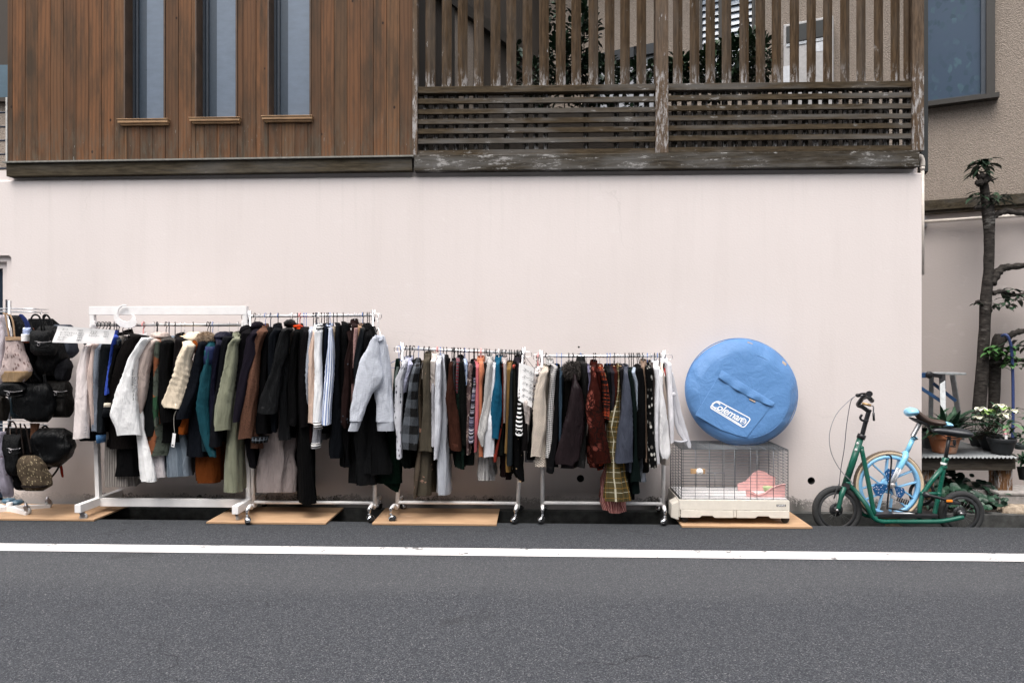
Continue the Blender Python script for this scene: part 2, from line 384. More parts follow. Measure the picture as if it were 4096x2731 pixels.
# ---------------------------------------------------------------- cloth
_cl = {}
def cloth(col, pat='plain', c2=None, s=1.0, rough=.88, c3=None):
    if isinstance(col, str): col = lin(col)
    if isinstance(c2, str): c2 = lin(c2)
    if isinstance(c3, str): c3 = lin(c3)
    if sum(col) > .9: col = tuple(min(.86, a * 1.28) for a in col)
    if c2 and sum(c2) > .9: c2 = tuple(min(.86, a * 1.2) for a in c2)
    key = (col, pat, c2, s, rough, c3)
    if key in _cl: return _cl[key]
    if sum(col) < .12: col = tuple(a * .42 for a in col)
    t = NT('cloth_' + pat, rough, spec=.08); uv = t.tc('UV'); u, v, _ = t.sep(uv); ob = t.tc('Object')
    t.b.inputs['Sheen Weight'].default_value = .06 if sum(col) > .25 else .0
    n = t.noise(ob, 11, 3, .6); c = t.mix(t.ramp(n, [(.3, 0.), (.75, 1.)]), col, tuple(a * .80 for a in col))
    fine = t.noise(uv, 420, 2, .6); crease = t.noise(t.map(ob, (4.2, 2.6, .8)), 4.2, 5, .6, .9)
    hgt = t.math('ADD', t.math('MULTIPLY', crease, 1.0), t.math('MULTIPLY', fine, .03)); st = .8; dist = .035
    def per(a, w, k=.5): return t.math('LESS_THAN', t.math('FRACT', t.math('DIVIDE', a, w)), k)
    if pat == 'heather':
        h = t.noise(t.map(uv, (1, .35, 1)), 520, 2, .7); h2 = t.noise(t.map(uv, (.6, 3, 1)), 40, 3, .7)
        c = t.mix(t.ramp(t.math('ADD', t.math('MULTIPLY', h, .6), t.math('MULTIPLY', h2, .4)), [(.36, 0.), (.64, 1.)]), tuple(a * .72 for a in col), tuple(min(1, a * 1.18) for a in col))
    elif pat == 'gingham':
        a = per(u, .014 * s); b = per(v, .014 * s); k = t.math('MULTIPLY', t.math('ADD', a, b), .5)
        c = t.mix(k, col, c2)
    elif pat == 'buffalo':
        a = per(u, .13 * s); b = per(v, .13 * s); tw = per(t.math('ADD', u, v), .009)
        k = t.math('ADD', a, b); mid = t.mix(tw, col, c2)
        c = t.mix(t.math('GREATER_THAN', k, .5), c2, mid); c = t.mix(t.math('GREATER_THAN', k, 1.5), c, col)
        c = t.mix(t.math('MULTIPLY', t.noise(uv, 200, 2), .5), c, (.03, .03, .03))
    elif pat == 'plaid':
        c = t.mix(t.math('MULTIPLY', per(u, .055 * s), .35), c, tuple(a * .45 for a in col))
        c = t.mix(per(t.math('ADD', u, .011), .055 * s, .055), c, c2); c = t.mix(per(t.math('ADD', v, .02), .075 * s, .045), c, c2)
        c = t.mix(per(t.math('ADD', u, .034), .055 * s, .045), c, c3 or c2); c = t.mix(per(t.math('ADD', v, .052), .075 * s, .035), c, c3 or c2)
    elif pat == 'tweed':
        a = t.wn(t.math('FLOOR', t.math('MULTIPLY', u, 170.)), dim='1D'); b = t.wn(t.math('FLOOR', t.math('MULTIPLY', v, 150.)), dim='1D')
        k = t.math('MULTIPLY', t.math('ADD', a, b), .5); k = t.math('ADD', k, t.math('MULTIPLY', t.math('SUBTRACT', t.noise(uv, 260, 2), .5), .4))
        c = t.ramp(k, [(.3, (.01, .009, .01)), (.52, col), (.72, c2)])
    elif pat in ('vstripe', 'hstripe'):
        q = u if pat == 'vstripe' else v
        c = t.mix(per(q, .020 * s, .42), c, c2)
        if c3: c = t.mix(per(t.math('ADD', q, .003), .040 * s, .09), c, c3)
    elif pat == 'barcode':
        k = t.wn(t.math('FLOOR', t.math('MULTIPLY', v, 260. / s)), dim='1D')
        c = t.ramp(k, [(0., col), (.35, c2), (.55, c3 or c2), (.75, (.30, .29, .33)), (.9, (.55, .53, .52))], 'CONSTANT')
    elif pat == 'floral':
        w = t.math('ADD', 0., t.math('MULTIPLY', t.noise(uv, 30, 3), .0)); wv = t.n('ShaderNodeVectorMath', {0: uv, 1: t.n('ShaderNodeVectorMath', {0: t.noise(uv, 26, 3, w='Color'), 'Scale': .035 * s}, operation='SCALE').outputs[0]}, operation='ADD').outputs[0]
        d = t.voro(wv, 11 / s); e = t.voro(t.map(wv, (1, 1, 1), (.3, .7, 0)), 30 / s); r = t.sep(t.voro(wv, 11 / s, 'Color'))[0]
        c = t.mix(t.math('MULTIPLY', t.ramp(d, [(.20, 1.), (.23, 0.)]), t.math('GREATER_THAN', r, .35)), c, c2)
        c = t.mix(t.math('MULTIPLY', t.ramp(d, [(.07, 1.), (.10, 0.)]), t.math('GREATER_THAN', r, .35)), c, c3 or tuple(a * .5 for a in c2))
        c = t.mix(t.math('MULTIPLY', t.ramp(e, [(.10, 1.), (.14, 0.)]), .55), c, c2)
    elif pat == 'speck':
        r = t.sep(t.voro(t.map(uv, (1, .6, 1)), 62 / s, 'Color')); d = t.voro(t.map(uv, (1, .6, 1)), 62 / s)
        c = t.mix(t.math('MULTIPLY', t.math('GREATER_THAN', r[0], .55), t.ramp(d, [(.3, 1.), (.42, 0.)])), c, c2)
        if c3: c = t.mix(t.math('MULTIPLY', t.math('GREATER_THAN', r[1], .8), t.ramp(d, [(.3, 1.), (.42, 0.)])), c, c3)
    elif pat == 'leopard':
        d = t.voro(uv, 55 / s); nn = t.noise(uv, 70 / s, 2)
        k = t.ramp(t.math('ADD', d, t.math('MULTIPLY', nn, .3)), [(.28, 0.), (.32, 1.), (.5, 1.), (.54, 0.)])
        c = t.mix(k, col, c2)
    elif pat == 'damask':
        wv = t.n('ShaderNodeVectorMath', {0: uv, 1: t.n('ShaderNodeVectorMath', {0: t.noise(uv, 22, 3, w='Color'), 'Scale': .06}, operation='SCALE').outputs[0]}, operation='ADD').outputs[0]
        d = t.voro(wv, 26 / s, feature='DISTANCE_TO_EDGE'); zone = t.noise(uv, 5 / s, 2); z2 = t.noise(t.map(uv, (1, 1, 1), (3, 1, 0)), 6 / s, 2)
        ln = t.ramp(d, [(.03, 1.), (.09, 0.)])
        c = t.mix(t.math('MULTIPLY', ln, t.ramp(zone, [(.48, 0.), (.54, 1.)])), c, c2)
        c = t.mix(t.math('MULTIPLY', t.ramp(d, [(.06, 0.), (.16, 1.)]), t.ramp(z2, [(.54, 0.), (.6, .75)])), c, c3 or c2)
    elif pat == 'quilt':
        a = t.math('ABSOLUTE', t.math('SINE', t.math('MULTIPLY', t.math('ADD', u, v), 95. / s))); b = t.math('ABSOLUTE', t.math('SINE', t.math('MULTIPLY', t.math('SUBTRACT', u, v), 95. / s)))
        hgt = t.math('ADD', t.math('MULTIPLY', crease, .5), t.math('MULTIPLY', t.math('MINIMUM', a, b), .55)); st = .75; dist = .016
    elif pat == 'knit':
        a = t.math('ABSOLUTE', t.math('SINE', t.math('MULTIPLY', u, 420. / s))); b = t.noise(uv, 190, 3, .7)
        hgt = t.math('ADD', t.math('MULTIPLY', crease, .7), t.math('MULTIPLY', t.math('ADD', a, b), .10))
        c = t.mix(t.math('MULTIPLY', b, .35), c, tuple(q * .5 for q in col))
    elif pat == 'pile':
        b = t.noise(ob, 130, 4, .8); c = t.mix(t.ramp(b, [(.35, 0.), (.65, 1.)]), tuple(a * .45 for a in col), tuple(min(1, a * 1.45) for a in col)); hgt = t.math('ADD', crease, t.math('MULTIPLY', b, .35)); st = .9
    elif pat == 'satin':
        t.b.inputs['Roughness'].default_value = .42; t.b.inputs['Specular IOR Level'].default_value = .14
    elif pat == 'puff':
        t.b.inputs['Roughness'].default_value = .5; t.b.inputs['Specular IOR Level'].default_value = .14; hgt = t.math('ADD', t.math('MULTIPLY', crease, 1.2), t.math('MULTIPLY', t.noise(ob, 22, 3), .25)); st = .6
    elif pat == 'patch':
        d = t.sep(t.voro(uv, 9 / s, 'Color')); e = t.noise(uv, 24, 3)
        c = t.mix(t.math('GREATER_THAN', d[0], .62), c, c2); c = t.mix(t.math('GREATER_THAN', d[1], .66), c, c3); c = t.mix(t.ramp(e, [(.55, 0.), (.6, .7)]), c, tuple(a * .3 for a in col))
    elif pat == 'leather':
        t.b.inputs['Roughness'].default_value = .55; t.b.inputs['Specular IOR Level'].default_value = .16; hgt = t.math('ADD', t.math('MULTIPLY', crease, 1.1), t.math('MULTIPLY', t.voro(ob, 160), .12))
    _cl[key] = t.out(c, t.bump(hgt, st, dist)); return _cl[key]

# frames: (x0, y0, px per source px) of the sheets the outlines below were measured on
FR = {'A': (290, 1270, 2.4886), 'B': (600, 1270, 2.4895), 'C': (930, 1250, 2.4125), 'D': (1200, 1240, 2.375), 'E': (1560, 1380, 2.75), 'F': (1820, 1380, 2.75),
      'G': (2130, 1380, 2.7515), 'H': (2400, 1380, 2.75), 'R1': (250, 1180, 1.65), 'R2': (950, 1200, 1.6857), 'R3': (1500, 1340, 1.984), 'R4': (2050, 1340, 1.9853),
      'L': (0, 1150, 1.568), 'K': (3200, 1500, 2.412), 'Q': (2600, 1300, 1.844), 'M': (3600, 1400, 2.24), 'N': (3640, 600, 1.0453), 'S': (0, 0, 1)}
def fx(f, x): return FR[f][0] + x / FR[f][2]
def fy(f, y): return FR[f][1] + y / FR[f][2]
def fp(f, x, y): return fx(f, x), fy(f, y)

RY = -.28                                      # the rails hang over the middle of the gutter
CG = 'clothes hanging on the garment racks'
def lerp_pts(pts, n):                          # resample (y, xl, xr) rows evenly and smoothly
    ys = [p[0] for p in pts]; out = []
    for k in range(n):
        y = ys[0] + (ys[-1] - ys[0]) * k / (n - 1)
        for i in range(len(ys) - 1):
            if y <= ys[i + 1] + 1e-6: break
        t = (y - ys[i]) / max(1e-6, ys[i + 1] - ys[i]); t2 = t * t * (3 - 2 * t) * .35 + t * .65
        out.append((y, pts[i][1] + (pts[i + 1][1] - pts[i][1]) * t2, pts[i][2] + (pts[i + 1][2] - pts[i][2]) * t2))
    return out
_gi = [0]
def sleeve_mesh(pts, Yn, hook, ztop, mat, puff=0, dy=.055, folds=1.0, seed=0, n=30, levels=34, cuff=None, flare=0):
    """pts in source px; hanging tube whose outline from the street is the measured one, rising over the shoulder to the neck"""
    rows = lerp_pts(pts, levels); mb = MB(); rings = []
    top = P(rows[0][1], rows[0][0], Yn); top2 = P(rows[0][2], rows[0][0], Yn)
    xc0 = (top.x + top2.x) / 2; z0 = top.z; zt = max(ztop, z0 + .015)
    ns = 5
    for k in range(ns):                        # over the shoulder
        t = k / ns; e = t ** .7
        cx = hook.x + (xc0 - hook.x) * e; cy = hook.y - .03 + (Yn - hook.y + .03) * e
        rx = .014 + (abs(top2.x - top.x) / 2 - .014) * t ** .8; ry = .02 + (dy - .02) * t
        rings.append((cx, cy, zt + (z0 - zt) * t, rx, ry, 0))
    L = rows[-1][0] - rows[0][0]
    for k, (y, a, b) in enumerate(rows):
        pa, pb = P(a, y, Yn), P(b, y, Yn); t = k / (levels - 1)
        rx = abs(pb.x - pa.x) / 2
        yy = Yn + .02 * sin(t * 3 + seed) * t
        pf = 1 + puff * .42 * (abs(sin(t * pi * max(4, L / 26.) + .5 * sin(seed))) - .5) if puff else 1
        rings.append(((pa.x + pb.x) / 2, yy, pa.z, rx * pf, min(dy, rx * 1.7 + .012) * pf, t))
    out = []
    for (cx, cy, z, rx, ry, t) in rings:
        ring = []
        for k in range(n):
            a = 2 * pi * k / n
            ca, sa = cos(a), sin(a)
            el = math.exp(-((t - .5) / .16) ** 2)
            w = 1 + folds * ((.07 * t + .02) * sin(3 * a + seed + 4 * t) + .05 * sin(5 * a + seed * 2.1 + 9 * t) + .15 * mn.noise(V((ca * 2.6 + seed, sa * 2.6, z * 5.5))) + .09 * mn.noise(V((ca * 5.5, sa * 5.5 + seed, z * 13 + ca * 3))) + .07 * el * sin(z * 150 + 3 * a + seed))
            ry2 = ry * (1 - .45 * t); ex_ = .80 - .12 * t
            ring.append(V((cx + rx * (abs(ca) ** ex_) * (1 if ca > 0 else -1) * (1 + (w - 1) * .7), cy + ry2 * (abs(sa) ** ex_) * (1 if sa > 0 else -1) * w, z + .005 * sin(2 * a + seed) * t)))
        out.append(ring)
    # turn the cloth inwards at the opening so that it has thickness
    last = out[-1]; c = sum(last, V()) / n
    out.append([p + V((0, 0, -.0012)) for p in last]); out.append([c + (p - c) * .93 + V((0, 0, .001)) for p in last]); out.append([c + (p - c) * .9 + V((0, 0, .05)) for p in last])
    mb.loft(out, caps=(True, True)); return mb
def body_mesh(near, far, ztop, hook, thick, seed=0, n=52, folds=1.0, puff=0, slope=.07, neck=.045):
    """near/far: lists of (t, Vector) from shoulder to hem giving the front and back edge; thick: function of t"""
    rings = []; m = len(near)
    def ring(a, b, th, t, z):
        d = (b - a); L = max(d.length, .02); d.normalize(); s = V((-d.y, d.x, 0)); out = []
        for k in range(n):
            q = 2 * pi * k / n; ca, sa = cos(q), sin(q)
            al = (ca if abs(ca) < 1 else ca) * L / 2
            w = th * (abs(sa) ** .34) * (1 if sa > 0 else -1)
            fo = folds * (.25 + .75 * t) * (.011 * sin(al * 62 + seed + 2.2 * t) + .006 * sin(al * 118 + seed * 3 + 5 * t)) * min(1, th / .018) + folds * min(.012, th * .45) * (mn.noise(V((al * 14 + seed, seed, z * 7))) + .7 * mn.noise(V((al * 30, seed, z * 22 + al * 30)))) * (1 if sa > 0 else -1)
            al += .5 * folds * t * .012 * sin(w * 190 + seed)
            out.append((a + b) / 2 + d * al + s * (w + fo) + V((0, 0, z + .005 * t * sin(al * 40 + seed))))
        return out
    for k in range(4):
        t = k / 4; e = t ** .8; a = V((hook.x, hook.y - neck, 0)).lerp(V((near[0].x, near[0].y, 0)), e); b = V((hook.x, hook.y + neck, 0)).lerp(V((far[0].x, far[0].y, 0)), e)
        rings.append(ring(a, b, .010 + (thick(0) - .010) * t, 0, ztop - (ztop - near[0].z) * t))
    for k in range(m):
        t = k / (m - 1); pf = 1 + puff * (abs(sin(t * pi * 7)) - .5)
        rings.append(ring(V((near[k].x, near[k].y, 0)), V((far[k].x, far[k].y, 0)), thick(t) * pf, t, near[k].z))
    last = rings[-1]; c = sum(last, V()) / n
    rings.append([p + V((0, 0, -.001)) for p in last]); rings.append([c + (p - c) * .95 + V((0, 0, .001)) for p in last]); rings.append([c + (p - c) * .93 + V((0, 0, .03)) for p in last])
    mb = MB(); mb.loft(rings); return mb

HM = {}
def hanger_meshes():
    blk = plain('black_plastic', (.012, .012, .014), .4, bump=0); wh = plain('white_plastic', (.75, .74, .73), .4, bump=0)
    blu = plain('blue_wire', (.06, .16, .48), .4, bump=0); wire = plain('steel_wire', (.55, .55, .56), .3, .9, bump=0)
    pnk = plain('pink_plastic', (.75, .33, .32), .4, bump=0); wood = plain('pale_wood', (.55, .34, .17), .5, bump=.1)
    nv = plain('navy_plastic', (.015, .025, .06), .4, bump=0)
    def mk(m, r, flat, bodym=None):
        mb = MB(); h = .024                                  # origin at the rail centre, hook over it
        pts = [V((0, cos(a) * h * .8 - .0, sin(a) * h)) for a in [pi * 1.12 - pi * 1.12 * k / 9 for k in range(9)]]
        pts = [V((0, -p.y, p.z)) for p in pts][::-1]
        pts = pts + [V((0, .012, -.018)), V((0, .0, -.036)), V((0, 0, -.075))]
        mb.tube(bez([V((0, -.02, -.012)), V((0, -.021, .006)), V((0, -.010, .021)), V((0, .008, .022)), V((0, .020, .008)), V((0, .017, -.012)), V((0, .002, -.03)), V((0, 0, -.05)), V((0, 0, -.085))], 3), r, 6)
        if bodym: mb.tube([(0, -.17, -.15), (0, -.08, -.105), (0, 0, -.085), (0, .08, -.105), (0, .17, -.15)], [.008, .012, .014, .012, .008], 6, mi=1)
        else:
            mb.tube([(0, -.165, -.15), (0, -.08, -.107), (0, 0, -.083), (0, .08, -.107), (0, .165, -.15)], r * flat, 6)
            mb.tube([(0, -.165, -.15), (0, .165, -.15)], r * .9, 5)
        return mb.mesh('hanger', [m] + ([bodym] if bodym else []))
    HM.update(black=mk(blk, .0034, 1.3), white=mk(wh, .0042, 1.3), blue=mk(blu, .0022, 1), wire=mk(wire, .0020, 1), pink=mk(pnk, .0052, 1.4), wood=mk(wire, .0022, 1, wood), navy=mk(nv, .0036, 1.3))
HN = dict(black='black plastic', white='white plastic', blue='blue coated wire', wire='thin steel wire', pink='pink plastic', wood='wooden', navy='navy blue plastic')

_prev = {}
def short_label(s, mx=16):
    w = s.split(); return ' '.join(w[:mx])
FUR_M = [None]
def fur_blob(c, r, n, mat, name, parent, ln=.035, flat=1.0, seed=1):
    rnd = random.Random(seed); mb = MB(); c = V(c); r = V(r)
    mb.ball(c, r * .86, 14, 9, jit=.12)
    for i in range(n):
        q = V((rnd.gauss(0, 1), rnd.gauss(0, 1), rnd.gauss(0, 1))).normalized()
        b = c + V((q.x * r.x, q.y * r.y, q.z * r.z)) * .84
        d = (q + V((rnd.gauss(0, .35), rnd.gauss(0, .35), rnd.gauss(0, .35) - .25))).normalized()
        s = d.cross(V((rnd.gauss(0, 1), rnd.gauss(0, 1), rnd.gauss(0, 1)))).normalized() * .0016
        L = ln * rnd.uniform(.5, 1.1)
        mb.add([b - s, b + s, b + s * .7 + d * L * .6 + V((0, 0, -.002)), b + d * L + V((0, 0, -.006)), b - s * .7 + d * L * .6], [(0, 1, 2, 3, 4)], 0)
    return mb.build(name, mat, parent)

def garment(rack, short, cat, hx, f, pts, mat, hem=None, hg='black', Yn=None, top=None, collar=None, puff=0, folds=1.0, sleeve=True, kind='garment',
            lower=None, thick=None, trims=(), twist=1.0, dy=.055, fur=None, hood=None, where=None, buttons=None, neckw=.045, noh=False):
    """hx: where its hanger crosses the rail (px in frame f); pts: outline rows (y, xl, xr) of the edge towards the street"""
    _gi[0] += 1; seed = _gi[0] * 1.37
    rail = RAILS[rack]; hX = SX(fx(f, hx), RY); zr = rail(hX)
    Yn = Yn if Yn is not None else RY - .195
    S = [(fy(f, y), fx(f, a), fx(f, b)) for (y, a, b) in pts]
    if lower: lf, lr = lower; S2 = [(fy(lf, y), fx(lf, a), fx(lf, b)) for (y, a, b) in lr]
    else: S2 = None
    hook = V((hX, RY, 0))
    p0 = P((S[0][1] + S[0][2]) / 2, S[0][0], Yn)
    ztop = zr - (.085 if top is None else top)
    if ztop < p0.z + .01: ztop = min(zr - .03, p0.z + .03)
    pv = _prev.get(rack); _prev[rack] = short
    lab = short + ' ' + (where or (('hanging right of the ' + pv) if pv else 'hanging at the left end of its rack'))
    root = thing(kind, short_label(lab), cat, (hX, RY, ztop), CG)
    mats = mat if isinstance(mat, list) else [mat]
    # body
    rows = S2 if S2 else S
    hemY = S2[-1][0] if S2 else (fy(*hem) if hem else S[-1][0] - 12)
    near = []; far = []; m = 12
    Yb = Yn + (.035 if sleeve else 0)
    zs = p0.z + .005; zh = P(rows[-1][1], hemY, Yb).z
    full = S + ([r for r in S2 if r[0] > S[-1][0]] if S2 else [])
    if S2: full = [r for r in S if r[0] < S2[0][0]] + S2
    for k in range(m):
        t = k / (m - 1); z = zs + (zh - zs) * t; y = HY - (z - CAMH) * FL / (P(2048, HY, Yb) - CAM).length
        y = full[0][0] + (hemY - full[0][0]) * t
        row = full[0]
        for i in range(len(full) - 1):
            if full[i][0] <= y: 
                q = min(1, (y - full[i][0]) / max(1, full[i + 1][0] - full[i][0])); row = [full[i][j] + (full[i + 1][j] - full[i][j]) * q for j in range(3)]
        n_ = P((row[1] + row[2]) / 2, y, Yb)
        dx = (n_.x - hX) * twist
        dx = max(-.16, min(.16, dx))
        near.append(n_); far.append(V((hX - dx * .55, RY + .185 + .02 * t, n_.z)))
    wtop = abs(SX(full[0][2], Yb) - SX(full[0][1], Yb)) / 2; wb = abs(SX(rows[-1][2], Yb) - SX(rows[-1][1], Yb)) / 2
    if thick is None: a_, b_ = min(wtop, .03) * .75, (wb if S2 or not sleeve else min(wb * .7, .035))
    else: a_, b_ = thick
    a_ = max(a_, .007); b_ = max(b_, .009)
    if not sleeve:                                  # the body itself shows the outline
        W = [abs(SX(r[2], Yb) - SX(r[1], Yb)) / 2 for r in lerp_pts(full, 9)]
        th = lambda t: max(.007, W[min(8, int(t * 8))] + (W[min(8, int(t * 8) + 1)] - W[min(8, int(t * 8))]) * (t * 8 - int(t * 8)) if t < 1 else W[8])
    else: th = lambda t: a_ + (b_ - a_) * t
    body_mesh(near, far, ztop, hook, th, seed, folds=folds, puff=puff * .6, neck=neckw).build('body', mats[0], root)
    if sleeve:
        sm = mats[1] if len(mats) > 1 else mats[0]
        sb = sleeve_mesh(S, Yn, hook, ztop - .004, sm, puff, dy, folds, seed)
        so = sb.build('sleeve', sm, root)
        # the sleeve on the wall side
        fs = MB(); q = []
        Ls = (p0.z - P(S[-1][1], S[-1][0], Yn).z)
        for k in range(9):
            t = k / 8; r_ = .030 - .010 * t
            cx = far[0].x + (far[-1].x - far[0].x) * t * .5; cy = far[0].y - .03 + .03 * min(1, t * 3); z = ztop - .03 - Ls * t * .97
            q.append([V((cx + cos(a) * r_ * .8, cy + sin(a) * r_, z)) for a in [2 * pi * j / 10 for j in range(10)]])
        fs.loft(q); fs.build('sleeve', sm, root)
    if collar is None and sleeve and cat in ('coat', 'jacket', 'shirt', 'blouse', 'blazer', 'parka', 'cardigan') and not hood and not fur: collar = (.026, .03)
    if collar:
        cm = MB(); w, h = collar if isinstance(collar, tuple) else (.03, .035)
        q = []
        for t, o in ((0, 1.15), (.5, 1.0), (1, .92), (1.02, .80), (.4, .78)):
            q.append([V((hX + cos(a) * w * o, RY - .012 + sin(a) * .058 * o, ztop - .012 + h * t + .010 * sin(a))) for a in [2 * pi * j / 18 for j in range(18)]])
        cm.loft(q, caps=(False, False)); cm.build('collar', mats[0], root)
    if hood:                                        # (frame, x, y, rx, ry) px: hood folded down behind the neck
        hf, x, y, rx, ry = hood; c = P(*fp(hf, x, y), RY - .06); k = (c - CAM).length / FL / FR[hf][2]
        hm = MB(); hm.ball(c, (rx * k, .10, ry * k), 18, 12, jit=.22); hm.build('hood', mats[0], root)
    if fur:
        hf, x, y, rx, ry, fm, ln = fur; c = P(*fp(hf, x, y), RY - .12); k = (c - CAM).length / FL / FR[hf][2]
        fur_blob(c, (rx * k, .09, ry * k), 2400, fm, 'fur_trim', root, ln, seed=_gi[0])
    for (nm, tf, rows_, tm) in trims:               # bands of another cloth round the sleeve or hem
        tp = [(fy(tf, y), fx(tf, a), fx(tf, b)) for (y, a, b) in rows_]
        mb = MB(); q = []
        for (y, a, b) in tp:
            pa, pb = P(a, y, Yn - .004), P(b, y, Yn - .004); c = (pa + pb) / 2; rx = (pb.x - pa.x) / 2 + .0015
            q.append([V((c.x + cos(g) * rx, Yn + sin(g) * (min(dy, rx * 1.7 + .012) + .004), c.z)) for g in [2 * pi * j / 20 for j in range(20)]])
        mb.loft(q); mb.build(nm, tm, root)
    if not noh:
        o = place(HM[hg], 'hanger', None, (hX, RY, zr + .0), 0)
        ang = math.atan2(near[3].x - hX, -(near[3].y - RY)); o.rotation_euler = (0, 0, max(-.5, min(.5, ang)))
        props(o, short_label('%s hanger holding the %s' % (HN[hg], short)), 'clothes hanger', 'hangers on the rack rails')
    return root
# ================================================================ world, camera, light
cam = bpy.data.cameras.new('camera'); co = bpy.data.objects.new('camera', cam); COL.objects.link(co)
cam.sensor_width = 36; cam.lens = 36 * FL / 4096; cam.clip_end = 400; cam.clip_start = .05
cam.shift_y = (HY - 1365.5) / 4096
co.location = CAM; co.rotation_euler = (pi / 2, 0, TH); SC.camera = co
SC.render.resolution_x = 1024; SC.render.resolution_y = 682
w = bpy.data.worlds.new('World'); SC.world = w; w.use_nodes = True
wt = w.node_tree; bg = wt.nodes['Background']; sky = wt.nodes.new('ShaderNodeTexSky'); sky.sky_type = 'NISHITA'; sky.sun_disc = False
SUN_EL, SUN_AZ = R(67), R(199)            # azimuth measured from +Y, clockwise
sky.sun_elevation = SUN_EL; sky.sun_rotation = SUN_AZ; sky.air_density = 1.6; sky.dust_density = 6; sky.ozone_density = 1.0
hs = wt.nodes.new('ShaderNodeHueSaturation'); hs.inputs['Saturation'].default_value = .42
wt.links.new(sky.outputs[0], hs.inputs['Color']); wt.links.new(hs.outputs[0], bg.inputs[0]); bg.inputs[1].default_value = .15
sl = bpy.data.lights.new('sun', 'SUN'); so = bpy.data.objects.new('sun', sl); COL.objects.link(so)
sl.energy = 1.15; sl.angle = R(50); sl.color = (1, .965, .94)
dirn = V((sin(SUN_AZ) * cos(SUN_EL), cos(SUN_AZ) * cos(SUN_EL), sin(SUN_EL)))
so.rotation_euler = dirn.to_track_quat('Z', 'Y').to_euler()
SC.view_settings.view_transform = 'Standard'; SC.view_settings.look = 'None'; SC.view_settings.gamma = 1; SC.view_settings.exposure = 1.02
SC.render.engine = 'CYCLES'; SC.cycles.use_denoising = True; SC.cycles.max_bounces = 6; SC.cycles.transparent_max_bounces = 12
SC.cycles.sample_clamp_indirect = 6

# ================================================================ materials of the setting
M_WALL = m_plaster('pink_plaster', (.69, .628, .608))
M_WALL2 = m_plaster('shaded_plaster', (.47, .42, .40), moss=False)  # darker than the front wall: its shade is put into the colour
M_STUC = m_stucco('beige_stucco', (.35, .295, .25))
M_DWOOD = m_weathered('dark_stained_wood', (.075, .05, .034), .35, 'x')
M_FENCEX = m_weathered('weathered_rail', (.058, .043, .027), .62, 'x')
M_FENCEZ = m_weathered('weathered_slat', (.066, .043, .025), .40, 'z')
M_LATB = m_weathered('lattice_backing', (.030, .026, .020), .35, 'z')
M_POST = m_weathered('weathered_post', (.105, .072, .048), .62, 'z')
M_BEAML = m_weathered('stained_beam', (.058, .047, .032), .12, 'x')
M_DARKW = plain('dark_board', (.042, .033, .026), .8, bump=.3, scale=8)
M_BLK = plain('black_metal', (.02, .022, .022), .5)
M_GLASS = None
def m_glass(name, col, rough):
    t = NT(name, rough, spec=.6); p = t.geo(); n = t.noise(t.map(p, (1, 1, 2.2)), 10, 4, .6); g = t.noise(t.map(p, (1, 1, .35)), 1.4, 2)
    c = t.mix(t.ramp(n, [(.3, 0.), (.7, 1.)]), col, tuple(a * .82 for a in col)); c = t.mix(t.ramp(g, [(.35, 0.), (.65, .5)]), c, tuple(a * .72 for a in col))
    return t.out(c, t.bump(n, .2, .004))
M_GLASS = m_glass('frosted_glass', (.135, .175, .235), .3)
M_GLASSD = plain('dark_glass', (.018, .028, .045), .06, bump=0)
M_ASPH = m_asphalt(); M_LINE = m_paint_line()
M_CONC = plain('old_concrete', (.045, .046, .044), .95, var=.5, bump=.6, scale=14)
M_CONC2 = plain('pale_concrete', (.27, .25, .235), .95, var=.3, bump=.5, scale=24)
M_SOIL = plain('soil', (.035, .028, .022), 1, var=.5, bump=1, scale=20)
M_PVC = plain('cream_pvc', (.62, .56, .50), .45, bump=.02)
M_WHITE = plain('white_enamel', (.80, .78, .77), .42, var=.07, bump=.04)
M_WPAINT = plain('white_painted_wood', (.78, .765, .76), .6, var=.06, bump=.15, scale=14)
M_CHROME = plain('chrome', (.62, .62, .63), .14, 1, bump=0)
M_DULLST = plain('dull_steel', (.42, .40, .41), .33, 1, bump=.03)
M_RUBBER = plain('black_rubber', (.014, .014, .015), .75, bump=.2)
M_GREYW = plain('grey_caster', (.42, .42, .42), .5, bump=0)

# ================================================================ ground
GE = -.455                                           # edge of the road at the gutter
mb = MB(); mb.add([(-40, -40, 0), (40, -40, 0), (40, GE, 0), (-40, GE, 0)], [(0, 1, 2, 3)])
mb.add([(-40, GE, 0), (40, GE, 0), (40, GE, -.125), (-40, GE, -.125)], [(0, 1, 2, 3)])
props(mb.build('road', M_ASPH), kind='structure')
y1 = G(2050, 2192.5, .004).y; y0 = G(2050, 2222.5, .004).y
mb = MB(); mb.add([(-30, y0, .004), (30, y0, .004), (30, y1, .004), (-30, y1, .004)], [(0, 1, 2, 3)])
props(mb.build('road_marking', M_LINE), kind='structure')
mb = MB(); mb.add([(-40, GE, -.125), (40, GE, -.125), (40, -.06, -.125), (-40, -.06, -.125)], [(0, 1, 2, 3)])
mb.box(-40, 40, -.07, .03, -.30, -.004)
props(mb.build('gutter', M_CONC), kind='structure')
WXR = P(3686.5, 1400, 0).x
mb = MB(); N_ = 40; vs = []; fs = []
for j in range(14):
    for i in range(N_): vs.append((WXR - .3 + 9 * i / (N_ - 1), .03 + 5 * (j / 13) ** 1.5, -.006 + .03 * mn.noise(V((i * .7, j * .9, 1))) * (j > 0)))
for j in range(13):
    for i in range(N_ - 1): fs.append((j * N_ + i, j * N_ + i + 1, (j + 1) * N_ + i + 1, (j + 1) * N_ + i))
mb.add(vs, fs, smooth=True); props(mb.build('garden_ground', M_SOIL), kind='structure')

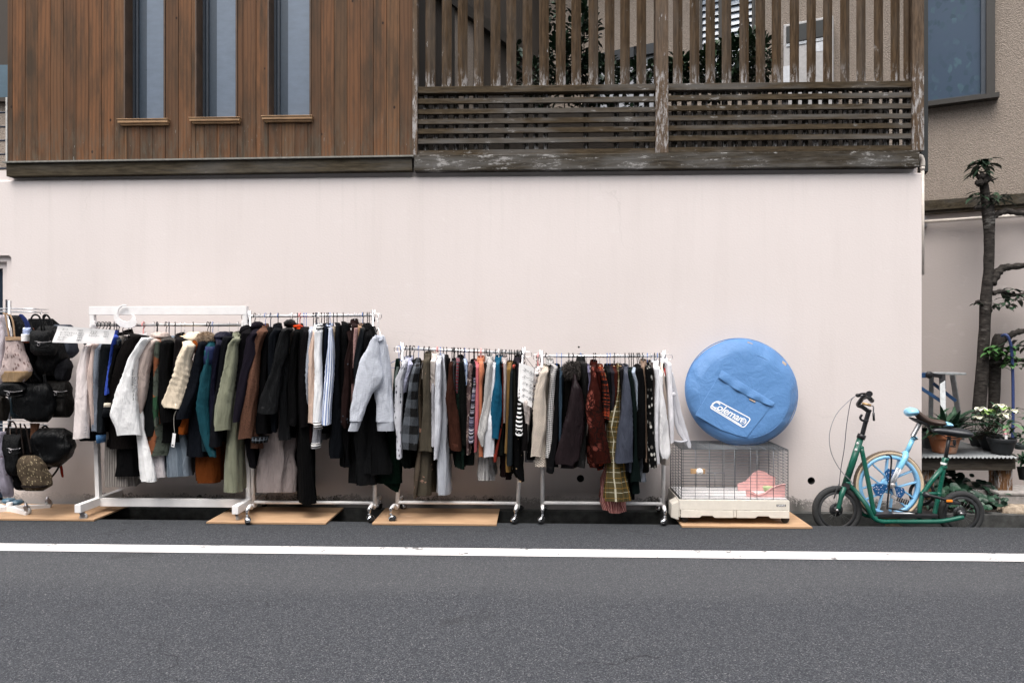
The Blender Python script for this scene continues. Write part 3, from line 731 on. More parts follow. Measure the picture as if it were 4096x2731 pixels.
# ================================================================ the pink wall with its drain holes and niche
ZL = P(2048, 704.5, 0).z
XL = P(-700, 1400, 0).x
wall = thing('plaster_wall', 'long smooth pink plaster wall behind the clothes racks with round drain holes', 'wall', (0, 0, 0))
nx1 = P(45.5, 1300, 0).x; nz1 = P(45, 1021, 0).z; nz0 = P(45, 2000, 0).z; nx0 = nx1 - .9
holes = [(2322, 1913, 14.5), (3245, 1922, 14.5), (1963, 2006, 15), (2315, 1388, 4)]
def circ(cx, cz, r, n=20): return [(cx + r * cos(2 * pi * k / n), cz + r * sin(2 * pi * k / n)) for k in range(n)]
bm = bmesh.new(); ed = []
def loop(pts):
    vv = [bm.verts.new((x, 0, z)) for x, z in pts]
    for a, b in zip(vv, vv[1:] + vv[:1]): ed.append(bm.edges.new((a, b)))
loop([(XL, -.01), (WXR, -.01), (WXR, ZL - .012), (XL, ZL - .012)])
hl = []
for (px, py, r) in holes:
    c = P(px, py, 0); rr = r * 5.7 / FL; hl.append((c, rr)); loop(circ(c.x, c.z, rr))
loop([(nx0, nz0), (nx1, nz0), (nx1, nz1 - .02), (nx1 - .02, nz1), (nx0, nz1)])
bmesh.ops.triangle_fill(bm, use_beauty=True, use_dissolve=False, edges=ed)
me = bpy.data.meshes.new('wall_face')
for v in list(bm.verts): pass
bmesh.ops.recalc_face_normals(bm, faces=bm.faces)
bm.to_mesh(me); bm.free(); me.materials.append(M_WALL)
wf = bpy.data.objects.new('wall_face', me); COL.objects.link(wf); wf.parent = wall
mb = MB()
mb.add([(XL, 0, ZL - .012), (WXR, 0, ZL - .012), (WXR, .012, ZL), (XL, .012, ZL)], [(0, 1, 2, 3)])
mb.add([(XL, .012, ZL), (WXR, .012, ZL), (WXR, .03, ZL), (XL, .03, ZL)], [(0, 1, 2, 3)])
mb.box(XL, WXR - .02, .03, .3, ZL - .02, P(2048, 676, .0).z + .03)                       # set-back strip under the timber
mb.add([(WXR, 0, -.01), (WXR, 2.2, -.01), (WXR, 2.2, ZL - .012), (WXR, 0, ZL - .012)], [(0, 1, 2, 3)])
mb.build('wall_cap', M_WALL, wall)
for c, rr in hl:
    mb = MB(); d = .12 if rr > .015 else .012; n = 20; a = circ(c.x, c.z, rr)
    mb.add([(x, .001, z) for x, z in a] + [(x, d, z) for x, z in a], [(k, (k + 1) % n, (k + 1) % n + n, k + n) for k in range(n)] + [tuple(range(n, 2 * n))], smooth=True)
    mb.build('drain_hole', plain('drain_dark', (.03, .03, .03), .9), wall)
mb = MB()                                                                              # stepped niche
a = [(nx0, nx1, nz1), (nx0, P(31, 1300, .04).x, P(31, 1047, .04).z), (nx0, P(15, 1300, .07).x, P(8, 1074, .07).z)]
d0 = 0
for k, (x0, x1, z1) in enumerate(a[:2]):
    d1 = (.03, .06)[k]; x2, z2 = a[k + 1][1], a[k + 1][2]
    mb.add([(x1, d0, nz0), (x1, d1, nz0), (x1, d1, z1), (x1, d0, z1), (x0, d0, z1), (x0, d1, z1)], [(0, 1, 2, 3), (3, 2, 5, 4)])
    mb.add([(x1, d1, nz0), (x2, d1, nz0), (x2, d1, z2), (x0, d1, z2), (x0, d1, z1), (x1, d1, z1)], [(0, 1, 2, 5), (5, 2, 3, 4)])
    d0 = d1
mb.build('niche_frame', M_WALL, wall)
mb = MB(); mb.box(nx0 - .05, a[2][1] + .01, .09, .12, nz0, a[2][2] + .01); mb.build('niche_window', M_GLASSD, wall)

# ================================================================ left house: cedar boards, three slit windows
hx1 = P(1651, 300, -.02).x; hx0 = P(29, 600, -.02).x; PW = .1085; YC = -.02
M_CLAD = m_clad('cedar_boards', PW, hx1 - PW * 60)
house = thing('wooden_house', 'wooden house clad in reddish upright cedar boards with three tall narrow windows', 'house', ((hx0 + hx1) / 2, 0, 2.85))
zt = 5.6
bT0 = P(100, 652, -.05).z; bT1 = P(1640, 628.5, -.05).z; zb = (bT0 + bT1) / 2 - .005
wins = [(496, 661, 464, (471, 671, 477, 498)), (781, 949, 461, (758.5, 958, 471, 491)), (1071, 1244, 457, (1048, 1248, 464, 484))]
WX = [(P(a, 400, YC).x, P(b, 400, YC).x, P(a, s[2] + 3, YC).z) for a, b, y, s in wins]
mb = MB(); k = 0; x = hx1
while x > hx0 + .01:
    xa = max(x - PW, hx0); cuts = [(xa, x, zb, zt)]
    for (wa, wb, wz) in WX:
        nc = []
        for (c0, c1, z0, z1) in cuts:
            if c1 <= wa or c0 >= wb: nc.append((c0, c1, z0, z1)); continue
            if c0 < wa: nc.append((c0, wa, z0, z1))
            if c1 > wb: nc.append((wb, c1, z0, z1))
            nc.append((max(c0, wa), min(c1, wb), z0, min(z1, wz)))
        cuts = nc
    for (c0, c1, z0, z1) in cuts:
        if c1 - c0 > .004: mb.box(c0 + .0014, c1 - .0014, YC + .0012 * ((k * 7) % 3), YC + .02, z0, z1)
    x -= PW; k += 1
mb.build('cladding', M_CLAD, house, bevel=.0018)
mb = MB(); zc = zt
mb.box(hx0, WX[0][0] - .002, 0.02, .14, zb, zt)
for a_, b_ in ((WX[0][1], WX[1][0]), (WX[1][1], WX[2][0]), (WX[2][1], hx1 - .01)): mb.box(a_ + .002, b_ - .002, .02, .14, zb, zt)
for (wa, wb, wz) in WX: mb.box(wa - .002, wb + .002, .0205, .139, zb, wz - .03)
mb.box(hx0, hx1, .14, 2.2, zb, zt)
mb.build('wall_core', M_DARKW, house)
mb = MB(); b0 = P(28 - 6, 653, -.055); b1 = P(1649, 628, -.055); c0 = P(28 - 6, 704.5, -.055); c1 = P(1649, 681, -.055)
mb.bar((b0.x, -.01, (b0.z + c0.z) / 2), (b1.x - .004, -.01, (b1.z + c1.z) / 2), .075, b0.z - c0.z); mb.build('base_beam', M_BEAML, house, bevel=.003)
mb = MB(); mb.bar((b0.x - .02, -.033, b0.z + .007), (b1.x + .012, -.033, b1.z + .007), .07, .012); mb.build('drip_edge', plain('worn_flashing', (.19, .185, .165), .6, var=.3), house)
mb = MB(); mb.box(hx0 - .012, hx0 + .002, YC - .004, YC + .03, zb, zb + .55); mb.build('corner_trim', plain('grey_trim', (.42, .41, .39), .7, var=.3), house)
M_SILL = plain('new_cedar', (.32, .19, .095), .6, var=.25, scale=12); M_REV = plain('window_reveal', (.07, .042, .026), .7, var=.35, bump=.3, scale=9)
for (wa, wb, wz), (pa, pb, py, s) in zip(WX, wins):
    f = MB(); t = .012; zt2 = zt
    f.box(wa, wa + t, YC - .006, .12, wz, zt2); f.box(wb - t, wb, YC - .006, .12, wz, zt2)
    fo = f.build('window', M_REV, house)
    g = MB(); g.box(wa + t, wa + .030, .085, .115, wz, zt2); g.box(wb - .022, wb - t, .085, .115, wz, zt2); g.box(wa + .03, wb - .022, .085, .115, wz - .02, wz + .018)
    g.build('frame', plain('dark_aluminium', (.05, .06, .075), .45, .3), fo)
    g = MB(); g.box(wa + .045, wa + .062, .080, .098, wz + .018, zt2); g.build('frame_rail', plain('dark_aluminium', (.05, .06, .075), .45, .3), fo)
    g = MB(); g.box(wa + .128, wb - .022, .096, .1, wz + .018, zt2); g.build('pane', M_GLASS, fo)
    g = MB(); g.box(wa + .03, wa + .1278, .097, .1005, wz + .018, zt2); g.build('pane_edge', plain('window_strip', (.03, .045, .065), .3), fo)
    g = MB(); sa, sb = P(s[0], 480, -.05).x, P(s[1], 480, -.05).x; za, zc_ = P(s[0], s[2], -.05).z, P(s[0], s[3], -.05).z
    g.box(sa, sb, -.055, .06, zc_ + .012, za - .006); g.box(sa - .004, sb + .004, -.062, .06, za - .006, za)
    g.box(sa + .015, sb - .006, -.04, .05, zc_ - .004, zc_ + .012)
    g.build('sill', M_SILL, fo, bevel=.0015)

# ================================================================ fence of weathered timber on top of the wall
YF = -.018
fence = thing('slatted_fence', 'weathered brown timber fence with upright slats above a lattice on the wall', 'fence', ((hx1 + WXR) / 2, 0, 2.8))
def fxr(px, y=300): return P(px, y, YF).x
zq = P(2048, 680.5, YF - .03).z; zp = P(2048, 617.5, YF - .03).z
mb = MB(); mb.box(P(1654, 640, -.07).x, P(3684, 640, -.07).x, YF - .034, .06, zq, zp); mb.build('bottom_beam', m_weathered('weathered_beam', (.048, .040, .030), 1.0, 'x'), fence, bevel=.005)
for a, b in ((1652, 1671.5), (2620, 2671), (3643, 3689)):
    mb = MB(); mb.box(fxr(a), fxr(b), YF - .03, .05, zp, 5.6); mb.build('post', M_POST, fence, bevel=.004)
zr1, zr0 = P(2100, 346, YF).z, P(2100, 372.5, YF).z
PAN = ((1671.5, 2620), (2671, 3643)); LATY = [(394, 414), (436, 455), (475, 494.5), (513.5, 533), (554, 573.5), (600, 620)]
for k, (a, b) in enumerate(PAN):
    xa, xb = fxr(a) + .002, fxr(b) - .002
    mb = MB(); mb.box(xa, xb, YF - .022, .045, zr0 + .0, zr1); mb.build('rail', M_FENCEX, fence, bevel=.003)
    mb = MB()
    xs = ([c for c in (218, 358, 494, 632, 775, 910, 1048, 1190, 1333, 1465, 1612, 1752, 1883, 2023)] if k == 0 else [193, 333, 467, 603, 750, 888, 1022, 1173, 1315, 1453, 1597, 1733, 1880, 2020, 2128])
    for c in xs:
        px = (1600 + c / 2.138) if k == 0 else (2600 + c / 2.1); x0 = fxr(px); x1 = fxr(px + (39 if c != 2128 else 27)); xm = x0 + (x1 - x0) * .47
        h = .0275; ya = YF - .012
        mb.add([(x0, ya + .012, zr1), (xm, ya - .008, zr1), (x1, ya + .020, zr1), (xm, ya + .045, zr1), (x0, ya + .012, 5.6), (xm, ya - .008, 5.6), (x1, ya + .020, 5.6), (xm, ya + .045, 5.6)],
               [(0, 1, 5, 4), (1, 2, 6, 5), (2, 3, 7, 6), (3, 0, 4, 7)])
    mb.build('upright_slats', M_FENCEZ, fence)
    mb = MB(); rnd = random.Random(k)
    for (ya, yb) in LATY:
        dy = 0 if k == 0 else -2.5
        z1, z0 = P(2100, ya + dy, YF).z, P(2100, yb + dy, YF).z
        j = rnd.uniform(-.002, .002); mb.bar((xa, YF + .0, (z0 + z1) / 2 + j), (xb, YF + .0, (z0 + z1) / 2 - j), .032, z1 - z0)
    if k == 0: vx = [1600 + c / 2.138 for c in (200, 287, 372, 458, 545, 627, 713, 890, 1055, 1138, 1223, 1568, 1827, 1998, 2085)]
    else: vx = [2600 + (180 + 84.5 * i) / 2.1 for i in range(24)]
    for px in vx: x0 = P(px, 500, .02).x; mb.box(x0, x0 + .043, .003, .028, zp + .003, zr0 - .003, 1)
    mb.build('lattice', [M_FENCEX, M_LATB], fence)
mb = MB(); mb.box(fxr(1652), fxr(3700), -.06, .10, 5.6, 5.75); mb.build('top_beam', M_FENCEX, fence)
t = thing('dark_backing_box', 'long dark box added behind the lattice of the fence to darken its gaps', 'planter', (fxr(2600), .5, 2.7))  # dark boards added to deepen the tone behind the lattice
mb = MB(); mb.box(fxr(1680), fxr(3640), .36, .40, 2.70, 3.34); mb.box(fxr(1680), fxr(3640), .401, .70, 2.72, 3.28); mb.build('front_boards', M_DARKW, t)
# terrace behind it
mb = MB(); mb.box(fxr(1655), WXR - .02, .31, 4.2, 2.55, 2.70); props(mb.build('terrace', M_CONC), kind='structure')

# ================================================================ the stucco house behind, turned about 30 degrees
cr = V((cos(TH), sin(TH), 0)); ch = V((-sin(TH), cos(TH), 0))
def cw(xr, z): return V((0, -CD, 0)) + cr * xr + ch * z
p0 = cw(4.12, 7.0); ex = (cr * .891 - ch * .454).normalized(); nn = V((ex.y, -ex.x, 0)); 
if nn.dot(V((0, -1, 0))) < 0: nn = -nn
def hs_(px, py, off=0):
    q = PN(px, py, p0 + nn * off, nn); return (q - p0).dot(ex), q.z
def hbox(mb, s0, s1, n0, n1, z0, z1, mi=0):
    pts = [p0 + ex * s + nn * n + V((0, 0, z)) for z in (z0, z1) for n in (n1, n0) for s in (s0, s1)]
    return mb.add([V((p.x, p.y, z)) for p, z in zip(pts, [z0] * 4 + [z1] * 4)], [(0, 2, 3, 1), (4, 5, 7, 6), (0, 1, 5, 4), (2, 6, 7, 3), (0, 4, 6, 2), (1, 3, 7, 5)], mi)
back = thing('stucco_house', 'beige rough stucco house set back behind the fence and garden', 'house', tuple(p0))
bz1 = hs_(3690, 806)[1]; bz0 = hs_(3690, 860)[1]
sL = -4.13; sR = 4.0
mb = MB(); hbox(mb, sL, sR, -.25, 0, bz1, 6.6); mb.build('upper_wall', M_STUC, back)
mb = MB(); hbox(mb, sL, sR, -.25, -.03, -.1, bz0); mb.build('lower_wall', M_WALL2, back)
mb = MB(); hbox(mb, sL, sR, -.25, .035, bz0 + .035, bz1); hbox(mb, sL, sR, -.25, .012, bz0, bz0 + .034); mb.build('band_course', M_BEAML, back, bevel=.003)
mb = MB(); hbox(mb, sL - .5, sR, -.3, .75, 6.6, 6.75); mb.build('eaves', M_DARKW, back)
# large window
s0, _ = hs_(3650, 200); s1, zs0 = hs_(3976, 386); zw1 = hs_(3860, -130)[1]; zw0 = hs_(3976, 384)[1]
f = MB()
for a in ((s0, s0 + .05, zw0, zw1), (s1 - .07, s1, zw0, zw1), (s0, s1, zw1 - .06, zw1)): hbox(f, a[0], a[1], .002, .07, a[2], a[3])
wo = f.build('window', plain('dark_bronze', (.028, .024, .02), .5), back)
f = MB(); hbox(f, s0 - .03, s1 + .03, .002, .11, zw0 - .045, zw0); f.build('sill', plain('dark_bronze', (.028, .024, .02), .5), wo)
f = MB(); hbox(f, s1 - .11, s1 - .071, .002, .045, zw0, zw1 - .06); hbox(f, s0 + .05, s1 - .11, .002, .04, zw0 + .0005, zw0 + .03); f.build('frame', plain('dark_aluminium', (.05, .06, .075), .45, .3), wo)
# pane: tinted, with reflected tree leaves painted into its colour
tt = NT('tinted_reflection_pane', .3, spec=.3); q = tt.geo(); qd = tt.n('ShaderNodeVectorMath', {0: q, 1: tt.n('ShaderNodeVectorMath', {0: tt.noise(q, 9, 2, w='Color'), 'Scale': .12}, operation='SCALE').outputs[0]}, operation='ADD').outputs[0]; qm = tt.map(qd, (1, 1, .6), rot=(0, .6, 0)); lf = tt.voro(qm, 17); lfc = tt.sep(tt.voro(qm, 17, 'Color'))[0]
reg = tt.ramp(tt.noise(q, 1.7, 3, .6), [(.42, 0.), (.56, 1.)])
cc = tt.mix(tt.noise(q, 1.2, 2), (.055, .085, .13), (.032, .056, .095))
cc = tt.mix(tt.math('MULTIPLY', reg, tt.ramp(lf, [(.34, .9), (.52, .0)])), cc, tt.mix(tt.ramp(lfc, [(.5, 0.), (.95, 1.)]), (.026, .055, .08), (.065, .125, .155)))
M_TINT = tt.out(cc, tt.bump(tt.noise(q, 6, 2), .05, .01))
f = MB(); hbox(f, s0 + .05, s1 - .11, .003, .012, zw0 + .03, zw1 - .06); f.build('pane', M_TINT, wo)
# louvre window seen through the slats
a0 = hs_(2802, 200)[0]; a1 = hs_(3021, 200)[0]; lz0 = hs_(2900, 300)[1]; lz1 = hs_(2900, -90)[1]
f = MB()
for a in ((a0, a0 + .03, lz0, lz1), (a1 - .03, a1, lz0, lz1), ((a0 + a1) / 2 - .09, (a0 + a1) / 2 - .02, lz0, lz1), (a0, a1, lz0 - .04, lz0)): hbox(f, a[0], a[1], .002, .05, a[2], a[3])
lw = f.build('louvre_window', plain('dark_bronze', (.028, .024, .02), .5), back)
f = MB(); z = lz0
while z < lz1:
    pa = p0 + ex * (a0 + .03) + nn * .012; pb = p0 + ex * (a1 - .03) + nn * .012
    f.add([(pa.x, pa.y, z + .082), (pb.x, pb.y, z + .082), (pb.x + nn.x * .03, pb.y + nn.y * .03, z), (pa.x + nn.x * .03, pa.y + nn.y * .03, z)], [(0, 1, 2, 3)]); z += .075
f.build('glass_louvres', plain('louvre_glass', (.26, .30, .36), .12, bump=0), lw)
# low window in the left part, white blind inside
a0 = hs_(2385, 300)[0]; a1 = hs_(2640, 300)[0]; wz1 = hs_(2400, 222)[1]; f = MB()
for a in ((a0, a0 + .06, 2.75, wz1), (a1 - .06, a1, 2.75, wz1), (a0 - .03, a1 + .03, wz1 - .12, wz1), (a0 + (a1 - a0) * .62, a0 + (a1 - a0) * .68, 2.75, wz1)): hbox(f, a[0], a[1], .002, .06, a[2], a[3])
f2 = f.build('window', plain('blue_black_frame', (.02, .024, .03), .5), back)
f = MB(); hbox(f, a0 + .06, a1 - .06, .002, .014, 2.75, wz1 - .12); f.build('pane', plain('white_blind', (.42, .44, .48), .3, bump=0), f2)
# wing running towards the camera at the left
cn = cw(.54, 9.06); wx = (-cr * .5 - ch * .866).normalized(); wn = V((-wx.y, wx.x, 0)); 
if wn.dot(V((1, 0, 0))) < 0: wn = -wn
def wbox(mb, s0, s1, n0, n1, z0, z1):
    vs = []
    for z in (z0, z1):
        for n in (n1, n0):
            for s in (s0, s1): p = cn + wx * s + wn * n; vs.append((p.x, p.y, z))
    return mb.add(vs, [(0, 2, 3, 1), (4, 5, 7, 6), (0, 1, 5, 4), (2, 6, 7, 3), (0, 4, 6, 2), (1, 3, 7, 5)])
mb = MB(); k = 0; s = 0
while s < 3.3: wbox(mb, s + .004, s + .146, -.2, 0 + .004 * (k % 2), 2.7, 6.6); s += .15; k += 1
mb.build('wing_wall', M_DARKW, back)
mb = MB(); wbox(mb, .2, 3.1, .005, .07, 4.72, 4.84); wbox(mb, .25, .33, .005, .05, 2.7, 4.72); wbox(mb, 2.32, 2.40, .005, .05, 2.7, 4.72); wbox(mb, 1.86, 1.93, .005, .05, 2.7, 4.72); mb.build('wing_frame', plain('dark_bronze', (.028, .024, .02), .5), back)
mb = MB(); wbox(mb, 1.93, 2.32, .005, .02, 2.7, 4.72); mb.build('wing_panel', M_STUC, back)
# water heater box on the stucco
a0 = hs_(3133, 200, .2)[0]; a1 = hs_(3333, 200, .2)[0]; z1 = hs_(3140, 98, .2)[1]; z0 = hs_(3140, 360, .2)[1]
wh = thing('water_heater', 'pale grey wall-mounted water heater with dark vent strip behind the fence slats', 'water heater', tuple(p0 + ex * a0 + V((0, 0, z0))))
mb = MB(); hbox(mb, a0, a1, .005, .2, z0 - .4, z1); mb.build('casing', plain('grey_casing', (.42, .41, .41), .45, bump=0), wh, bevel=.01)
mb = MB(); hbox(mb, a0 + .03, a1 - .06, .2, .213, z1 - .21, z1 - .03); mb.build('vent', M_BLK, wh, bevel=.004)
mb = MB(); hbox(mb, a0 + .03, a1 - .06, .2, .207, z1 - .245, z1 - .215); mb.build('trim_strip', M_CHROME, wh)
mb = MB(); hbox(mb, a1 - .20, a1 - .09, .2, .202, z1 - .35, z1 - .25); mb.build('sticker', plain('sticker_white', (.6, .62, .66), .5, bump=0), wh)
mb = MB(); hbox(mb, a0 + .0, a0 + .11, .2, .202, z0 + .0, z0 + .25); mb.build('sticker', plain('sticker_white', (.6, .62, .66), .5, bump=0), wh)

# pipes
mb = MB(); a = PN(3672, 889, p0 + nn * .03, nn); b = PN(4200, 862, p0 + nn * .03, nn); b.z = a.z
mb.tube([a, b], .017, 10); pt = mb.build('water_pipe', M_PVC); props(pt, 'thin cream pipe running level along the shaded back wall under its timber band', 'pipe')
cl = MB(); c = PN(3700, 889, p0, nn); cl.bar(c + V((0, 0, -.05)), c + V((0, 0, .05)) , .03, .07, up=nn); o = cl.build('pipe_clip', M_DULLST); o.parent = pt; o['label'] = None; del o['label']
mb = MB(); e = P(3694, 640, .03); xx = WXR + .012
mb.tube(bez([(xx - .03, .03, P(3694, 634, .03).z + .012), (xx - .005, .03, P(3694, 632, .03).z + .012), (xx + .012, .03, P(3694, 644, .03).z), (xx + .012, .03, P(3694, 668, .03).z)], 4), .0175, 12)
mb.tube([(xx + .010, .03, P(3694, 664, .03).z), (xx + .010, .03, 1.9)], .0145, 12); mb.tube([(xx + .010, .03, P(3694, 668, .03).z), (xx + .010, .03, P(3694, 681, .03).z)], .0175, 12)
props(mb.build('elbow_pipe', M_PVC), 'cream plastic drain pipe with elbow at the top right corner of the pink wall', 'pipe')
mb = MB(); xa = P(3689, 300, .12).x; xb = P(3707, 300, .12).x; z0 = P(3700, 712, .12).z
mb.box(xa - .02, xb, .10, .15, z0 + .05, 5.9); mb.add([(xb, .1, z0 + .05), (xb, .15, z0 + .05), (xa, .15, z0), (xa, .1, z0)], [(0, 1, 2, 3)])
props(mb.build('corner_channel', M_BLK), 'dark upright metal channel running up beside the last fence post', 'channel')

# ================================================================ sliver of the neighbour at the far left
nb = thing('neighbour_house', 'narrow glimpse of a beige neighbouring house with dark window at the far left', 'house', (hx0 - .5, 1.2, 2.7))
mb = MB(); mb.box(hx0 - 2.6, hx0 + .3, 1.2, 1.4, 2.5, P(10, 400, 1.2).z); mb.build('wall', M_STUC, nb)
mb = MB(); mb.box(hx0 - 2.6, hx0 + .3, 1.25, 1.45, P(10, 400, 1.2).z, 6.5); mb.build('dark_siding', M_DARKW, nb)
mb = MB(); mb.box(hx0 - 1.2, hx0 + .25, 1.17, 1.24, P(10, 398, 1.2).z, P(10, 265, 1.2).z); mb.build('window', m_glass('blue_glass', (.06, .11, .15), .25), nb)
mb = MB(); mb.box(hx0 - 1.3, hx0 + .28, 1.14, 1.25, P(10, 414, 1.2).z, P(10, 398, 1.2).z); mb.build('sill', M_DARKW, nb)
mb = MB()
for y in (447, 504, 559, 614, 670): p = P(20, y + 4, .1); mb.tube([(hx0 - 1.6, .1, p.z), (hx0 + .05 if y < 660 else hx0 - .03, .1, p.z)], .0085, 8)
props(mb.build('railing', plain('navy_rail', (.012, .02, .04), .4, bump=0)), 'navy blue level railing bars against the beige wall left of the boards', 'railing')

# unseen house added behind the camera to close the sky off low down
oh = thing('added_opposite_house', 'plain grey rendered house added across the street behind the viewer to block low sky', 'house', (0, -11.5, 0))
mb = MB(); mb.box(-22, 22, -15.5, -11.5, 0, 7.2); mb.build('wall', plain('grey_render', (.24, .23, .22), .9), oh)
mb = MB(); mb.box(-22.5, 22.5, -15.8, -11.0, 7.2, 7.45); mb.build('roof', M_DARKW, oh)
for i in range(6):
    mb = MB(); x = -15 + i * 6; mb.box(x, x + 1.8, -11.52, -11.46, 3.9, 5.3); mb.build('window', M_GLASSD, oh)
# ================================================================ ply boards bridging the gutter
M_PLY = m_ply(); M_PLYE = m_ply_edge()
def board(lab, xl, xr, yf, yb, Yb=None):
    z = .002; a = G(xl, yf, z); b = G(xr, yf, z); bk = G((xl + xr) / 2, yb, .014)
    y1 = min(bk.y, -.004); y0 = (a.y + b.y) / 2
    mb = MB(); mb.box(a.x, b.x, y0, y1, .004, .0155, 0)
    t = thing('plywood_board', lab, 'board', ((a.x + b.x) / 2, y0, .004), 'plywood boards bridging the gutter')
    mb.f = mb.f; mb.mi = [0, 0, 1, 1, 1, 1]
    o = mb.build('sheet', [M_PLY, M_PLYE], t); return t
board('plywood board under the bag rack at the far left', -260, 383, 2081, 2014)
board('plywood board under the tall rack with the grey sweatshirt', 821, 1306, 2096, 2027)
board('plywood board under the rack with the brown floral coat', 1486, 1986, 2101, 2032)
board('plywood board under the wire pet cage', 2730, 3246, 2112, 2045.5)
mb = MB(); a = G(820 / 1, 2100, 0)
for t in (0, 1): pass

# ================================================================ caster meshes
def caster(wheelmat, hous, r=.027, w=.022, lever=False):
    mb = MB()                                  # origin at the floor under the stem
    mb.lathe([(.0001, -w / 2), (r * .8, -w / 2), (r, -w / 3), (r, w / 3), (r * .8, w / 2), (.0001, w / 2)], (0.014, 0, r), 16, 0, 'y')
    mb.lathe([(.004, 0), (.004, w + .008)], (0.014, -(w + .008) / 2, r), 8, 1, 'y')
    for s in (-1, 1): mb.add([(0.014 - .012, s * (w / 2 + .003), r), (.014 + .012, s * (w / 2 + .003), r), (.022, s * (w / 2 + .003), r * 2.05), (-.012, s * (w / 2 + .003), r * 2.05)], [(0, 1, 2, 3)], 1)
    mb.box(-.013, .023, -w / 2 - .003, w / 2 + .003, r * 2.05, r * 2.05 + .006, 1)
    mb.lathe([(.016, 0), (.016, .008), (.010, .014), (.008, .03)], (0, 0, r * 2.05 + .006), 12, 1)
    return mb.mesh('caster', [wheelmat, hous])
def caster_ball(r=.027):                       # hooded chrome twin-wheel caster
    mb = MB()
    mb.lathe([(.0001, -.017), (r * .75, -.016), (r, -.007), (r, .007), (r * .75, .016), (.0001, .017)], (0.012, 0, r), 18, 0, 'y')
    rings = []
    for i in range(9):
        a = -pi * .05 + (pi * 1.0) * i / 8; ring = []
        for k in range(9):
            q = -1 + 2 * k / 8; rr = (r + .005) * (1 - .22 * q * q * q * q); ring.append(V((.012 + cos(a) * rr, q * .019, r + sin(a) * rr)))
        rings.append(ring)
    mb.loft(rings, 1, open_=True)
    mb.lathe([(.011, 0), (.013, .004), (.009, .012), (.007, .016), (.011, .02), (.0115, .036), (.009, .04)], (0, 0, r * 2 + .004), 14, 1)
    return mb.mesh('caster', [M_RUBBER, M_CHROME])
C_GREY = caster(M_GREYW, M_DULLST); C_BALL = caster_ball(); C_BLK = caster(M_RUBBER, M_BLK, .03, .03)

# ================================================================ garment racks
RAILS = {}
GR = 'wheeled garment racks along the wall'
# white wooden rack
M_RAIL1 = plain('brushed_rail', (.50, .49, .48), .3, .6, bump=0)
r1 = thing('garment_rack', 'white wooden garment rack with square timber frame holding winter coats', 'garment rack', (P(690, 2000, RY).x, RY, 0), GR)
lt, lb = P(371, 1228, RY), P(395, 1995, RY); rt, rb = P(982, 1225, RY), P(996, 2005, RY)
for a, b in ((lt, lb), (rt, rb)):
    mb = MB(); mb.bar((a.x, RY, a.z - .003), (b.x, RY, .10), .033, .040, up=(0, 1, 0)); mb.build('post', M_WPAINT, r1, bevel=.002)
mb = MB(); za = P(371, 1226, RY).z; zb_ = P(371, 1259.5, RY).z; mb.box(lt.x - .018, rt.x + .018, RY - .022, RY + .022, zb_, za); mb.build('top_beam', M_WPAINT, r1, bevel=.002)
mb = MB(); z1 = P(401, 1991, RY).z; mb.box(lb.x + .017, rb.x - .017, RY - .018, RY + .018, z1 - .062, z1); mb.build('base_beam', M_WPAINT, r1, bevel=.002)
fF = G(319, 2091, .0).y + .03; zf = .068
for b, nm in ((lb, 0), (rb, 1)):
    mb = MB(); mb.box(b.x - .024, b.x + .024, fF, RY + (RY - fF) + .06, zf, zf + .062); mb.build('foot', M_WPAINT, r1, bevel=.002)
    for y in (fF + .045, -.09): place(C_GREY, 'caster', r1, (b.x, y, .012 if y > -.2 else .001), .4 + nm)
zr_ = P(600, 1299.5, RY).z; RAILS[1] = lambda x, z=zr_: z
mb = MB(); mb.tube([(lt.x + .016, RY, zr_), (rt.x - .016, RY, zr_)], .0125, 12); mb.build('rail', M_RAIL1, r1)
for x in (lt.x + .02, rt.x - .02):
    mb = MB(); mb.box(x - .005, x + .012, RY - .024, RY + .024, zr_ - .03, zr_ + .03); mb.build('rail_bracket', M_WHITE, r1, bevel=.003)
